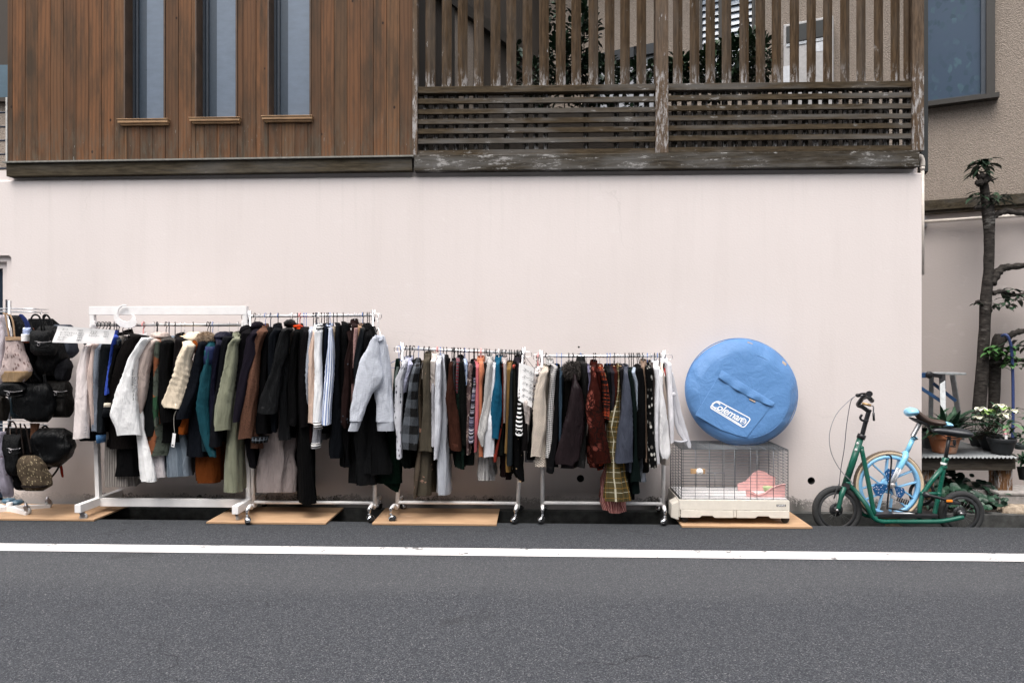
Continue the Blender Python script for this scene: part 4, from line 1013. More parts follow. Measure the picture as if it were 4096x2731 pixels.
def steel_rack(n, label, xl, xr, ytopl, ytopr, yrl, yrr, ybar, footl, footr, loops=(True, True), kneey=None):
    """px (source): post x at rail height left/right, rail y left/right, base bar y, foot ends (x, y of floor contact)"""
    A, B = P(xl[0], yrl, RY), P(xr[0], yrr, RY); t = thing('garment_rack', label, 'garment rack', ((A.x + B.x) / 2, RY, 0), GR)
    Ab, Bb = P(xl[1], ybar, RY), P(xr[1], ybar, RY); zb = (Ab.z + Bb.z) / 2
    for (tp, bt, yt, ft) in ((A, Ab, ytopl, footl), (B, Bb, ytopr, footr)):
        zt_ = P(xl[0], yt, RY).z; zm = .72; q = bt.lerp(tp, (zm - bt.z) / (tp.z - bt.z))
        mb = MB(); mb.tube([q - (tp - bt).normalized() * .05, V((tp.x, RY, zt_))], .0105, 12); mb.tube([V((tp.x + .016 * (1 if tp is A else -1) * -1, RY, tp.z - .05)), V((tp.x + .016 * (1 if tp is A else -1) * -1, RY, zt_ + .004))], .005, 8)
        mb.build('upper_post', M_CHROME, t)
        knee = V((bt.x, RY, bt.z - .022)); fy_ = G(ft[0], ft[1], 0); fx_ = fy_.x
        yfr = fy_.y + .012
        mb = MB(); mb.tube([q, knee], .0155, 14); mb.build('lower_post', M_WHITE, t)
        for (yy, xx) in ((yfr, fx_), (RY + (RY - yfr) * .95, bt.x + (fx_ - bt.x) * -.1)):
            mb = MB(); mb.tube(bez([knee + V((0, 0, .012)), knee + V((0, (yy - RY) * .12, -.012)), V(((bt.x + xx) / 2, (RY + yy) / 2, (knee.z + .105) / 2 + .015)), V((xx, yy, .105))], 4), .0135, 12); mb.build('foot', M_WHITE, t)
            mb = MB(); mb.lathe([(.014, 0), (.0155, .004), (.0155, .02), (.012, .024)], (xx, yy, .092), 14); mb.build('foot_cap', M_CHROME, t)
            place(C_BALL, 'caster', t, (xx, yy, .001 if yy < -.3 else .003), random.uniform(-2.6, 2.6))
    mb = MB(); mb.tube([(Ab.x, RY, zb), (Bb.x, RY, zb)], .0135, 12); mb.build('base_bar', M_WHITE, t)
    mb = MB(); mb.tube([A, B], .0115, 12); mb.build('rail', M_RAIL, t)
    for i, (q, s) in enumerate(((A, -1), (B, 1))):
        if not loops[i]: continue
        mb = MB(); L = .068
        mb.tube(bez([q + V((0, 0, .012)), q + V((s * L * .8, 0, .012)), q + V((s * L, 0, .004)), q + V((s * L, 0, -.018)), q + V((s * L * .8, 0, -.026)), q + V((0, 0, -.026))], 5), .0024, 6); mb.build('end_loop', M_CHROME, t)
    RAILS[n] = lambda x, A=A, B=B: A.z + (B.z - A.z) * (x - A.x) / (B.x - A.x)
    return t
M_RAIL = plain('polished_rail', (.80, .79, .79), .28, .55, bump=0)
steel_rack(2, 'tall white and chrome wheeled garment rack between the wooden rack and the grey sweatshirt', (1001, 1013), (1491, 1499), 1243, 1241, 1264.5, 1261, 2009, (986, 2098), (1475, 2093))
steel_rack(3, 'middle low garment rack holding the brown floral coat and the green leopard dress', (1612, 1589), (2091, 2072), 1371, 1390, 1393, 1413, 2010, (1562, 2092), (2062, 2096))
steel_rack(4, 'rightmost low garment rack holding the fur collared plum coat', (2169, 2170), (2653, 2654), 1402, 1402, 1424, 1424, 2012, (2170, 2096), (2660, 2102))
hanger_meshes()

# ================================================================ the clothes
C = cloth
BK = lambda p='plain', r=.9: C('#101013', p, rough=r)
# ---- rack 1 (wooden)
garment(1, 'navy and black long coat', 'coat', 262, 'A', [(262, 98, 205), (480, 72, 180), (1000, 40, 215), (1262, 22, 252)], C('#0e0f16'), Yn=RY - .15, sleeve=False)
garment(1, 'off white blazer with silver cuff buttons', 'blazer', 300, 'A', [(290, 140, 208), (345, 112, 190), (560, 64, 182), (900, 44, 176), (1196, 22, 170)], C('#c9c0be'), hem=('A', 1100), noh=False)
gB = bpy.data.objects[-1] if False else None
garment(1, 'pink beige blouse with long cuffs', 'blouse', 335, 'A', [(275, 212, 262), (560, 176, 242), (740, 182, 236), (1125, 188, 228)], C('#b7a49c'))
garment(1, 'light grey heather knit top', 'sweater', 365, 'A', [(320, 245, 300), (590, 226, 288), (660, 216, 268), (1050, 198, 258), (1132, 190, 266)], C('#747b86', 'heather'))
garment(1, 'dark slate knit sweater', 'sweater', 375, 'A', [(300, 302, 392), (600, 275, 366), (1135, 258, 322)], C('#23292f', 'knit'))
garment(1, 'royal blue linen shirt', 'shirt', 415, 'A', [(192, 408, 440), (430, 370, 404), (745, 341, 384), (760, 341, 382)], C('#2d47a0'), hg='black', top=.10)
garment(1, 'grey denim skirt', 'skirt', 440, 'A', [(222, 428, 471), (400, 392, 446), (505, 396, 434)], C('#3e464f', 'heather'), sleeve=False, top=.09)
garment(1, 'black shirt with blue denim hem band', 'shirt', 462, 'A', [(300, 430, 470), (760, 338, 384), (1000, 285, 340), (1165, 258, 310)], BK(), trims=[('hem_band', 'A', [(1166, 256, 310), (1242, 258, 304)], C('#40658c'))])
garment(1, 'dark brown knit coat with patterned cuff', 'coat', 560, 'A', [(185, 600, 760), (240, 520, 690), (420, 445, 600), (640, 385, 530), (850, 342, 420), (992, 312, 384)], C('#1b1615', 'knit'), lower=('A', [(640, 385, 560), (1000, 320, 560), (1300, 306, 640)]),
        trims=[('patterned_cuff', 'A', [(846, 338, 398), (886, 332, 392)], C('#c9bfae', 'floral', '#1c1a1a', .3)), ('grey_cuff', 'A', [(888, 330, 390), (985, 310, 384)], C('#272b30', 'knit'))])
garment(1, 'grey ribbed knit dress seen below the coats', 'dress', 500, 'A', [(400, 430, 500), (900, 330, 430)], C('#8d8782', 'vstripe', '#5c5753', .6), lower=('R1', [(700, 300, 400), (960, 250, 440), (1270, 252, 452)]), sleeve=False, Yn=RY - .11, where='hanging low behind the dark brown knit coat')
garment(1, 'black pleated skirt', 'skirt', 590, 'A', [(300, 560, 640), (900, 500, 600)], BK(), lower=('R1', [(800, 390, 470), (1010, 350, 480), (1200, 346, 492)]), sleeve=False, Yn=RY - .13, where='hanging low under the dark knit coat')
garment(1, 'white padded jacket with grey letters down its sleeve', 'jacket', 705, 'A', [(205, 705, 790), (300, 640, 730), (420, 566, 668), (560, 520, 646), (740, 440, 642), (960, 382, 650), (1100, 428, 668), (1166, 442, 672)], C('#d9d7da', 'puff'), lower=('R1', [(700, 420, 560), (930, 452, 580), (1100, 480, 640), (1236, 497, 664)]), Yn=RY - .235, dy=.06, hg='pink', thick=(.02, .05))
garment(1, 'pale beige hooded jacket', 'jacket', 812, 'A', [(230, 790, 870), (340, 690, 815), (560, 664, 758), (780, 648, 722), (978, 652, 672)], C('#b3a39b', 'satin'), Yn=RY - .20, hood=('B', 110, 185, 62, 40), hg='wire')
garment(1, 'blackish green puffer vest', 'vest', 840, 'A', [(340, 800, 838), (560, 752, 828), (740, 708, 822), (900, 678, 826), (1060, 650, 832), (1206, 602, 806)], C('#14191b', 'puff'), puff=.22, sleeve=False, Yn=RY - .17)
garment(1, 'sheer green and rust leaf print dress', 'dress', 75, 'B', [(245, 75, 128), (330, 60, 118), (560, 48, 102), (900, 46, 100), (1070, 62, 94)], C('#4a5048', 'patch', '#7a4a32', 1.2, c3='#26432f'), lower=('R1', [(700, 610, 680), (880, 590, 730), (1060, 540, 715)]), hg='black', Yn=RY - .2)
garment(1, 'black coat with leopard fur collar', 'coat', 190, 'B', [(250, 120, 230), (330, 112, 220), (560, 108, 200), (900, 105, 240), (1040, 108, 250)], C('#0d0d0f', 'pile'), hg='navy', lower=('B', [(700, 110, 250), (1000, 108, 290), (1250, 112, 310)]), fur=('B', 190, 235, 52, 36, C('#6f6a66', 'leopard', '#0c0b0b', .6), .012))
garment(1, 'charcoal wool jacket', 'jacket', 310, 'B', [(220, 268, 380), (300, 254, 350), (460, 250, 330), (900, 240, 300), (1040, 180, 270)], C('#1e1a1c'), hg='wood', Yn=RY - .17)
garment(1, 'cream quilted puffer jacket with gathered cuff', 'jacket', 345, 'B', [(280, 350, 440), (440, 272, 402), (560, 238, 398), (700, 184, 366), (862, 122, 312), (898, 150, 292)], C('#c9bba6', 'puff'), puff=.13, Yn=RY - .245, dy=.065, hood=('B', 440, 205, 78, 62), hem=('B', 760), hg='wood', thick=(.02, .03))
garment(1, 'jacket with orange collar', 'jacket', 430, 'B', [(270, 462, 502), (360, 456, 492), (700, 430, 480), (1150, 300, 370)], C('#7a3c12'), Yn=RY - .15, lower=('B', [(900, 330, 390), (1020, 275, 370), (1170, 330, 385)]))
garment(1, 'navy coat with pale fur hood', 'coat', 575, 'B', [(262, 500, 560), (400, 452, 548), (560, 410, 524), (740, 360, 490), (920, 292, 424), (1000, 272, 398)], C('#151a24'), lower=('B', [(740, 400, 500), (1000, 380, 500), (1392, 320, 560)]), Yn=RY - .21, fur=('B', 560, 200, 66, 44, plain('pale_fur', (.36, .27, .19), .9, var=.35, bump=0), .03))
garment(1, 'rust brown felt skirt', 'skirt', 600, 'B', [(500, 560, 640), (1000, 480, 600)], C('#5d2f10'), lower=('R1', [(900, 880, 1000), (1060, 850, 1028), (1240, 862, 1024)]), sleeve=False, Yn=RY - .12, where='hanging low behind the navy coat')
garment(1, 'blue and teal puffer coat', 'coat', 625, 'B', [(330, 560, 640), (450, 560, 632), (620, 510, 612), (900, 464, 582), (1130, 500, 592), (1320, 560, 622), (1386, 590, 646)], [C('#16343d', 'puff'), C('#16424c', 'puff')], puff=.22, Yn=RY - .215, lower=('B', [(900, 480, 560), (1330, 520, 590)]), hg='blue', trims=[('yoke', 'B', [(288, 560, 668), (330, 552, 662), (400, 544, 650), (462, 546, 634)], C('#252f52', 'puff'))], hood=('B', 618, 248, 42, 34))
garment(1, 'indigo shiny down jacket with hood', 'jacket', 680, 'B', [(255, 668, 740), (400, 640, 702), (560, 612, 672), (700, 564, 652), (850, 590, 660), (1105, 602, 690)], C('#22223a', 'puff'), puff=.2, hood=('B', 735, 190, 72, 50), hg='wire')
garment(1, 'black navy parka', 'parka', 790, 'B', [(200, 740, 850), (300, 716, 800), (560, 690, 762), (900, 640, 722), (1275, 605, 722)], C('#14161d'), hg='wire', collar=True)
garment(1, 'sage green long trench coat', 'coat', 878, 'B', [(215, 838, 912), (270, 790, 880), (430, 756, 874), (620, 720, 850), (900, 664, 822), (1060, 645, 802), (1114, 650, 797)], C('#7d7f6c'), lower=('R1', [(700, 1100, 1180), (890, 1072, 1165), (1308, 1014, 1204)]), Yn=RY - .235, dy=.06, collar=(.032, .04), hg='wood', thick=(.02, .06))
garment(1, 'pale blue grey pleated skirt', 'skirt', 250, 'B', [(400, 230, 290), (1000, 180, 260)], C('#7d8893', 'vstripe', '#5d6873', 1.4), lower=('R1', [(900, 680, 800), (1020, 666, 850), (1195, 672, 856)]), sleeve=False, Yn=RY - .11, where='hanging low below the leaf print dress')
garment(1, 'long white grey underskirt', 'skirt', 160, 'B', [(500, 90, 180), (1200, 60, 160)], C('#b9b3b4'), lower=('R1', [(900, 560, 650), (1100, 560, 660), (1200, 590, 668)]), sleeve=False, Yn=RY - .13, where='hanging low beside the white padded jacket')
# ---- rack 2
garment(2, 'black hooded fleece', 'hoodie', 215, 'C', [(200, 96, 190), (260, 84, 180), (400, 66, 150), (650, 16, 80), (722, 30, 66)], C('#131117', 'pile'), hood=('C', 140, 175, 52, 50), lower=('C', [(400, 80, 160), (1200, 90, 170), (1500, 150, 220)]))
garment(2, 'plum quilted hooded jacket', 'jacket', 262, 'C', [(205, 190, 270), (250, 150, 238), (400, 124, 240), (600, 82, 172), (800, 46, 142), (1046, 16, 86)], C('#2a2433', 'quilt', None, .5), hood=('C', 240, 135, 48, 44), hg='wire', Yn=RY - .235)
garment(2, 'camel brown wool coat', 'coat', 318, 'C', [(185, 250, 330), (300, 212, 282), (400, 190, 264), (700, 140, 256), (1000, 82, 212), (1212, 58, 180)], C('#66483a', 'pile'), lower=('C', [(1000, 150, 240), (1100, 166, 262), (1315, 165, 250)]), Yn=RY - .215, hg='blue')
garment(2, 'black coat with tartan lining', 'coat', 368, 'C', [(200, 300, 356), (400, 268, 350), (800, 252, 330), (1050, 216, 340), (1198, 222, 345)], BK(), sleeve=False, hg='navy', trims=[('lining_hem', 'C', [(1196, 186, 344), (1250, 188, 330)], C('#17191d', 'plaid', '#6f7780', .5))])
garment(2, 'navy zip jacket', 'jacket', 440, 'C', [(172, 400, 472), (225, 352, 452), (430, 350, 432), (700, 350, 430), (1150, 380, 424)], C('#10151d'), hg='blue', collar=True)
garment(2, 'large black softshell jacket with both sleeves showing', 'jacket', 556, 'C', [(160, 500, 575), (205, 470, 545), (400, 412, 535), (560, 380, 485), (700, 320, 470), (860, 272, 452), (966, 258, 440)], C('#1c1d1f', 'satin', rough=.7), Yn=RY - .25, dy=.06, hg='wire', hood=('C', 556, 110, 42, 42),
        lower=('C', [(430, 520, 565), (760, 456, 522), (1000, 436, 536), (1225, 416, 554)]), thick=(.02, .05))
garment(2, 'dusty pink long pleated skirt', 'skirt', 440, 'C', [(500, 400, 500), (1100, 300, 400)], C('#857b79'), lower=('R2', [(800, 190, 350), (950, 150, 360), (1300, 120, 372)]), sleeve=False, Yn=RY - .12, where='hanging low behind the black softshell jacket', folds=2.4)
garment(2, 'taupe cotton shirt', 'shirt', 575, 'C', [(168, 560, 602), (240, 528, 572), (400, 538, 552), (900, 540, 560)], C('#8c8078'), hg='white', Yn=RY - .16)
garment(2, 'bright orange hooded top', 'top', 628, 'C', [(150, 612, 668), (400, 580, 620), (740, 526, 568), (980, 530, 562)], C('#c03a08'), Yn=RY - .14, sleeve=False, hood=('C', 640, 138, 30, 22))
garment(2, 'black wool coat with rolled cuff', 'coat', 650, 'C', [(190, 600, 655), (400, 560, 622), (650, 536, 612), (1000, 548, 628), (1085, 556, 622)], C('#0e0e10', 'pile'), hg='pink')
garment(2, 'long black evening dress', 'dress', 690, 'C', [(170, 640, 700), (400, 612, 680), (700, 612, 690), (1100, 600, 720)], C('#0a0a0c'), hg='blue', lower=('R2', [(850, 405, 480), (1000, 408, 500), (1375, 422, 532)]), sleeve=False, Yn=RY - .2)
garment(2, 'black brown hooded sweatshirt', 'sweatshirt', 712, 'C', [(190, 690, 752), (300, 664, 742), (700, 655, 722), (1100, 660, 732)], C('#141013'), hg='blue', hood=('C', 722, 175, 28, 26))
garment(2, 'pale blue grey sweatshirt', 'sweatshirt', 127, 'D', [(205, 92, 130), (450, 66, 112), (700, 36, 84), (930, 20, 72), (1000, 36, 72), (1055, 52, 75)], C('#9499a3', 'heather'))
garment(2, 'peach beige sweater', 'sweater', 160, 'D', [(205, 130, 162), (400, 86, 146), (700, 80, 144), (1072, 78, 132)], C('#c3ab9c'), hg='navy')
garment(2, 'maroon knit top', 'top', 150, 'D', [(300, 110, 150), (1075, 80, 132), (1240, 84, 130)], C('#2e1311'), Yn=RY - .14, where='showing below the peach beige sweater')
garment(2, 'white varsity jacket with black striped cuffs', 'jacket', 178, 'D', [(190, 150, 222), (235, 143, 220), (400, 145, 212), (600, 150, 216), (790, 145, 222), (900, 136, 216), (1060, 128, 212)], C('#cfd0d2'), collar=(.032, .035), hg='white', Yn=RY - .22,
        trims=[('striped_cuff', 'D', [(1058, 130, 210), (1125, 140, 208)], C('#d5d4d3', 'hstripe', '#0d0d0f', 1.0)), ('striped_collar', 'D', [(148, 162, 214), (186, 156, 218)], C('#d5d4d3', 'hstripe', '#0d0d0f', .9))])
garment(2, 'grey knit top with black and white striped cuff', 'top', 205, 'D', [(400, 160, 200), (1125, 132, 200), (1285, 112, 194)], C('#83848a', 'heather'), Yn=RY - .16, where='showing below the white varsity jacket', trims=[('striped_cuff', 'D', [(1262, 112, 195), (1308, 110, 192)], C('#d5d4d3', 'hstripe', '#0d0d0f', .9))])
garment(2, 'black shirt', 'shirt', 232, 'D', [(165, 218, 262), (400, 215, 250), (800, 220, 244), (1100, 210, 240)], BK())
garment(2, 'dark blue shirt', 'shirt', 256, 'D', [(165, 240, 290), (300, 230, 284), (500, 226, 262), (1000, 228, 262)], C('#141e30'))
garment(2, 'white blouse with blue stripes and gathered cuff', 'blouse', 285, 'D', [(172, 278, 302), (340, 270, 322), (560, 245, 326), (960, 222, 300), (990, 218, 300), (1080, 214, 298)], C('#ccd0da', 'vstripe', '#6b7fae', 1.1, c3='#3b4664'), hg='blue', Yn=RY - .225)
garment(2, 'black casual trousers', 'trousers', 270, 'D', [(800, 230, 280), (1100, 212, 290), (1198, 214, 285)], C('#131417'), sleeve=False, Yn=RY - .13, where='showing below the blue striped blouse')
garment(2, 'beige folded scarf', 'scarf', 318, 'D', [(188, 302, 335), (300, 310, 332), (520, 318, 336)], C('#8a7d6c'), sleeve=False, Yn=RY - .18, kind='scarf')
garment(2, 'long dark indigo jeans', 'jeans', 352, 'D', [(150, 336, 376), (400, 331, 390), (800, 316, 400), (1100, 292, 414), (1400, 258, 410), (1432, 280, 405)], C('#10141b', 'heather'), sleeve=False, Yn=RY - .2)
garment(2, 'black corduroy trousers', 'trousers', 410, 'D', [(140, 394, 462), (400, 378, 470), (800, 380, 430), (1100, 385, 460), (1520, 384, 470)], BK('knit'), sleeve=False, Yn=RY - .16)
garment(2, 'brown shirt with grey feather print', 'shirt', 455, 'D', [(290, 468, 512), (500, 430, 492), (640, 428, 482), (850, 402, 480), (1060, 394, 470), (1112, 420, 462)], C('#2c1a18', 'floral', '#5b6672', 1.6, c3='#20252b'), hg='wire', Yn=RY - .205)
garment(2, 'wine brown collared blouse', 'blouse', 520, 'D', [(150, 500, 548), (300, 480, 525), (700, 470, 510)], C('#33201f'), hg='wire', collar=True)
garment(2, 'fluffy rose pink cardigan', 'cardigan', 545, 'D', [(170, 516, 562), (300, 506, 552), (600, 490, 518), (890, 480, 502)], C('#a98580', 'pile'), hg='wire')
garment(2, 'sand coloured shirt', 'shirt', 570, 'D', [(165, 556, 582), (300, 552, 576), (500, 540, 560)], C('#a8876c'), hg='wire')
garment(2, 'dark slate raincoat', 'coat', 596, 'D', [(175, 576, 616), (300, 545, 612), (500, 516, 580), (900, 520, 570)], C('#1c2126', 'satin', rough=.6), hg='blue')
garment(2, 'black sheer blouse on the thick hanger', 'blouse', 640, 'D', [(250, 610, 660), (600, 600, 660), (980, 620, 690)], BK(), Yn=RY - .12)
garment(2, 'black hoodie', 'hoodie', 658, 'D', [(240, 614, 690), (330, 600, 680), (600, 640, 720), (980, 650, 740)], BK(), hood=('D', 656, 190, 40, 52), Yn=RY - .17)
garment(2, 'long dark grey satin trousers', 'trousers', 600, 'D', [(700, 560, 640), (900, 520, 640)], C('#191a1c', 'satin'), lower=('R2', [(700, 780, 900), (870, 764, 900), (1245, 762, 925)]), sleeve=False, Yn=RY - .13, where='hanging low below the light grey sweatshirt', folds=2)
garment(2, 'dark charcoal flared coat', 'coat', 690, 'D', [(600, 660, 760), (900, 660, 760)], C('#1d1e20'), lower=('R2', [(600, 900, 980), (870, 880, 990), (1175, 858, 1030)]), sleeve=False, Yn=RY - .15, where='hanging low at the right post of the tall rack', folds=2)
# ---- rack 3
garment(3, 'white blouse with small grey dashes', 'blouse', 180, 'E', [(185, 140, 192), (280, 104, 182), (372, 64, 150), (600, 60, 142), (800, 50, 136), (1000, 76, 136), (1236, 82, 138)], C('#a9aab0', 'speck', '#4c4e58', 1.2), Yn=RY - .22)
garment(3, 'lavender checked shirt', 'shirt', 215, 'E', [(212, 196, 252), (400, 152, 208), (520, 145, 180)], C('#9092a8', 'plaid', '#c5c6d2', .35), collar=True)
garment(3, 'navy cotton vest', 'vest', 225, 'E', [(430, 166, 210), (700, 146, 176), (900, 130, 160)], C('#14161f'), Yn=RY - .15)
garment(3, 'grey and black buffalo check hooded jacket', 'jacket', 315, 'E', [(240, 262, 330), (300, 240, 325), (420, 210, 308), (700, 166, 306), (1010, 124, 312), (1145, 132, 300)], C('#0f0f11', 'buffalo', '#5b6067', 1.0), Yn=RY - .235, dy=.07, hood=('E', 306, 185, 40, 46), hg='blue', thick=(.02, .03))
garment(3, 'dark green wool skirt', 'skirt', 260, 'E', [(700, 150, 240), (1100, 150, 250)], C('#0d1612'), lower=('R3', [(800, 170, 290), (1000, 175, 305), (1060, 210, 300)]), sleeve=False, Yn=RY - .13, where='hanging low behind the buffalo check jacket')
garment(3, 'slim brown floral dress', 'dress', 375, 'E', [(492, 298, 330), (800, 306, 346), (1200, 292, 322), (1400, 268, 305), (1568, 250, 292)], C('#4c4339', 'floral', '#a37d6c', 1.3, c3='#5a3c34'), lower=('R3', [(900, 335, 365), (1100, 300, 345), (1300, 290, 318)]), sleeve=False, Yn=RY - .22)
garment(3, 'cream sleeveless top', 'top', 430, 'E', [(180, 360, 402), (300, 350, 380), (410, 340, 362)], C('#b0a69c'), sleeve=False)
garment(3, 'olive brown coat with rose print', 'coat', 430, 'E', [(170, 372, 432), (350, 364, 440), (560, 364, 446), (900, 345, 456), (1165, 320, 462)], C('#4a443a', 'floral', '#b08878', 2.0, c3='#6d4a40'), collar=(.034, .04), Yn=RY - .225, dy=.065, lower=('R3', [(780, 355, 440), (930, 350, 440), (1275, 316, 426)]))
garment(3, 'ivory cotton jacket', 'jacket', 500, 'E', [(175, 448, 512), (300, 444, 506), (420, 445, 500), (520, 442, 470)], C('#bdb4ae'), hg='wire', collar=(.03, .045))
garment(3, 'white seersucker shirt with rolled cuff', 'shirt', 520, 'E', [(480, 456, 492), (700, 452, 496), (1030, 455, 502), (1102, 458, 502)], C('#a9a9ae', 'vstripe', '#8e8e96', .25), hg='pink')
garment(3, 'pale grey poplin shirt', 'shirt', 555, 'E', [(190, 510, 562), (350, 500, 572), (560, 492, 562), (800, 500, 572), (1000, 490, 556), (1250, 484, 522)], C('#b2b4bb'), collar=(.03, .04), hg='blue', Yn=RY - .21)
garment(3, 'long pale pinstripe dress', 'dress', 588, 'E', [(142, 578, 602), (300, 574, 618), (600, 570, 630), (850, 566, 632), (1000, 530, 632), (1300, 515, 640), (1568, 510, 652)], C('#a3a6ad', 'vstripe', '#8a8e98', .3), lower=('R3', [(700, 525, 580), (900, 500, 585), (1272, 494, 596)]), sleeve=False, Yn=RY - .2)
garment(3, 'black knitted vest', 'vest', 624, 'E', [(155, 616, 650), (400, 622, 642), (900, 624, 640)], BK('knit'), hg='black')
garment(3, 'rust brown long sleeved tunic', 'tunic', 682, 'E', [(215, 650, 690), (300, 644, 690), (590, 612, 720), (800, 640, 760), (1150, 672, 790)], C('#4b2a1f'), Yn=RY - .225, lower=('E', [(600, 625, 700), (900, 622, 740), (1125, 624, 760)]))
garment(3, 'charcoal short skirt', 'skirt', 700, 'E', [(900, 630, 700), (1130, 626, 730), (1232, 630, 722)], C('#1b1c1f'), sleeve=False, Yn=RY - .13, where='showing below the rust brown tunic')
garment(3, 'grey mohair cardigan', 'cardigan', 712, 'E', [(225, 690, 710), (400, 692, 716), (700, 700, 720)], C('#3a3a3c', 'pile'))
garment(3, 'red and grey striped top', 'top', 750, 'E', [(182, 732, 766), (400, 722, 756), (620, 722, 750)], C('#7c2f38', 'hstripe', '#55555c', 1.2))
garment(3, 'black fuzzy cardigan', 'cardigan', 60, 'F', [(195, 50, 92), (400, 50, 120), (700, 52, 130), (1100, 70, 130)], C('#121412', 'pile'))
garment(3, 'long green leopard print dress', 'dress', 30, 'F', [(260, 5, 50), (700, 10, 88), (1150, 18, 110), (1396, 20, 110)], C('#1a2f27', 'leopard', '#08100c'), sleeve=False, Yn=RY - .2)
garment(3, 'dark green leopard print skirt', 'skirt', 100, 'F', [(300, 90, 120), (900, 110, 190), (1150, 114, 220), (1362, 120, 220)], C('#16201d', 'leopard', '#080c0b'), sleeve=False, Yn=RY - .15, where='hanging low beside the long green leopard print dress')
garment(3, 'light blue patterned camisole', 'camisole', 110, 'F', [(200, 100, 138), (300, 104, 138), (480, 118, 138)], C('#8f9db3', 'speck', '#39518a', .9), hg='blue', sleeve=False)
garment(3, 'brown paisley print dress', 'dress', 155, 'F', [(228, 140, 208), (400, 136, 196), (800, 130, 182), (1100, 124, 168), (1240, 120, 156)], C('#4b3b3b', 'damask', '#b3a49d', .8, c3='#8d7b76'), sleeve=False, hg='black', Yn=RY - .215)
garment(3, 'black blouse with small leaf print', 'blouse', 205, 'F', [(245, 202, 236), (400, 186, 232), (560, 180, 226)], C('#121418', 'floral', '#56707a', .7))
garment(3, 'fine black grey and violet striped knit', 'knit top', 215, 'F', [(410, 206, 236), (470, 196, 230), (640, 178, 222), (800, 162, 216), (1066, 152, 211)], C('#101014', 'barcode', '#3c3a48', 1.0, c3='#6b6780'), Yn=RY - .21)
garment(3, 'coral pink shirt', 'shirt', 250, 'F', [(240, 230, 268), (430, 226, 268), (800, 216, 266), (1172, 210, 240)], C('#b8646a'))
garment(3, 'peach orange blouse', 'blouse', 285, 'F', [(210, 270, 316), (300, 264, 328), (430, 264, 304), (800, 264, 300), (1050, 258, 302), (1232, 262, 306)], C('#bb7455'), collar=True, hg='pink')
garment(3, 'dark brown lace top', 'top', 330, 'F', [(330, 318, 352), (600, 300, 334), (760, 290, 320)], C('#2b2420', 'pile'), where='hanging between the peach blouse and the seersucker shirt')
garment(3, 'black and white seersucker gingham shirt', 'shirt', 380, 'F', [(195, 356, 410), (300, 340, 410), (600, 316, 400), (900, 262, 372), (980, 250, 334), (1100, 286, 322)], C('#c2c0be', 'gingham', '#17181b', .55), collar=(.03, .035), Yn=RY - .22, hg='black')
garment(3, 'black and white gingham long dress', 'dress', 350, 'F', [(700, 300, 380), (1240, 276, 384), (1530, 268, 398)], C('#b5b3b2', 'gingham', '#17181b', .55), sleeve=False, Yn=RY - .14, where='hanging low below the gingham shirt', folds=1.8)
garment(3, 'crisp white shirt', 'shirt', 448, 'F', [(240, 420, 452), (400, 404, 456), (700, 370, 412), (1000, 318, 436), (1226, 312, 430)], C('#c3c4c9'), Yn=RY - .21)
garment(3, 'teal blue long sleeved top', 'top', 482, 'F', [(205, 448, 490), (380, 440, 500), (520, 410, 516), (700, 390, 510), (1026, 374, 476)], C('#16506b'), Yn=RY - .235, collar=True, hg='white', hem=('F', 980))
garment(3, 'black ribbed turtleneck', 'sweater', 505, 'F', [(240, 490, 528), (500, 505, 530), (900, 480, 520)], BK('knit'))
garment(3, 'brick red thin sweater', 'sweater', 530, 'F', [(240, 520, 542), (560, 514, 536), (800, 520, 532), (1270, 425, 460)], C('#5e2018'), hg='wire')
garment(3, 'dark green pinstripe blouse', 'blouse', 520, 'F', [(640, 500, 532), (1000, 452, 542), (1252, 456, 540)], C('#2b2f2b', 'vstripe', '#0f1110', 1.2), sleeve=False, Yn=RY - .17, where='hanging below the teal blue top')
garment(3, 'white lace cardigan', 'cardigan', 545, 'F', [(200, 530, 566), (380, 534, 570), (650, 530, 556), (860, 530, 550)], C('#b0a5a3', 'knit'), hg='wire')
garment(3, 'mustard yellow knit cardigan', 'cardigan', 602, 'F', [(255, 566, 620), (400, 568, 612), (700, 560, 602), (800, 558, 596), (1192, 545, 576)], C('#87683a', 'knit'), hg='wood', lower=('F', [(700, 565, 600), (1190, 550, 590), (1390, 560, 600)]))
garment(3, 'maroon velvet skirt', 'skirt', 560, 'F', [(900, 500, 560), (1270, 500, 562), (1490, 502, 562)], C('#241214'), sleeve=False, Yn=RY - .13, where='lowest hem left below the mustard cardigan')
garment(3, 'slate grey knit sweater', 'sweater', 622, 'F', [(300, 600, 642), (600, 596, 636), (1000, 580, 636), (1312, 570, 632)], C('#2c3338'))
garment(3, 'maroon wool dress', 'dress', 600, 'F', [(900, 570, 610), (1300, 560, 604), (1510, 560, 606)], C('#221113'), sleeve=False, Yn=RY - .12, where='lowest hem below the slate grey sweater')
garment(3, 'dark olive shirt with coral collar', 'shirt', 655, 'F', [(260, 640, 664), (640, 640, 682), (1000, 632, 666)], C('#2a2a24'), trims=[('collar_patch', 'F', [(215, 636, 662), (255, 632, 658)], C('#b04a3a'))])
garment(3, 'long black dress with cream flowers', 'dress', 680, 'F', [(335, 664, 702), (560, 664, 698), (800, 664, 710), (1000, 650, 732), (1370, 634, 712), (1390, 660, 720)], C('#0c0c0e', 'floral', '#a88f72', 1.1, c3='#d8cfc2'), lower=('F', [(1000, 652, 732), (1380, 640, 740), (1500, 715, 756)]), sleeve=False, Yn=RY - .2)
garment(3, 'black top with white sleeve stripes', 'top', 705, 'F', [(560, 700, 735), (640, 690, 732), (900, 670, 746), (985, 666, 746)], C('#0e0e10', 'hstripe', '#cfcfcf', 1.6), Yn=RY - .225, hem=('F', 900))
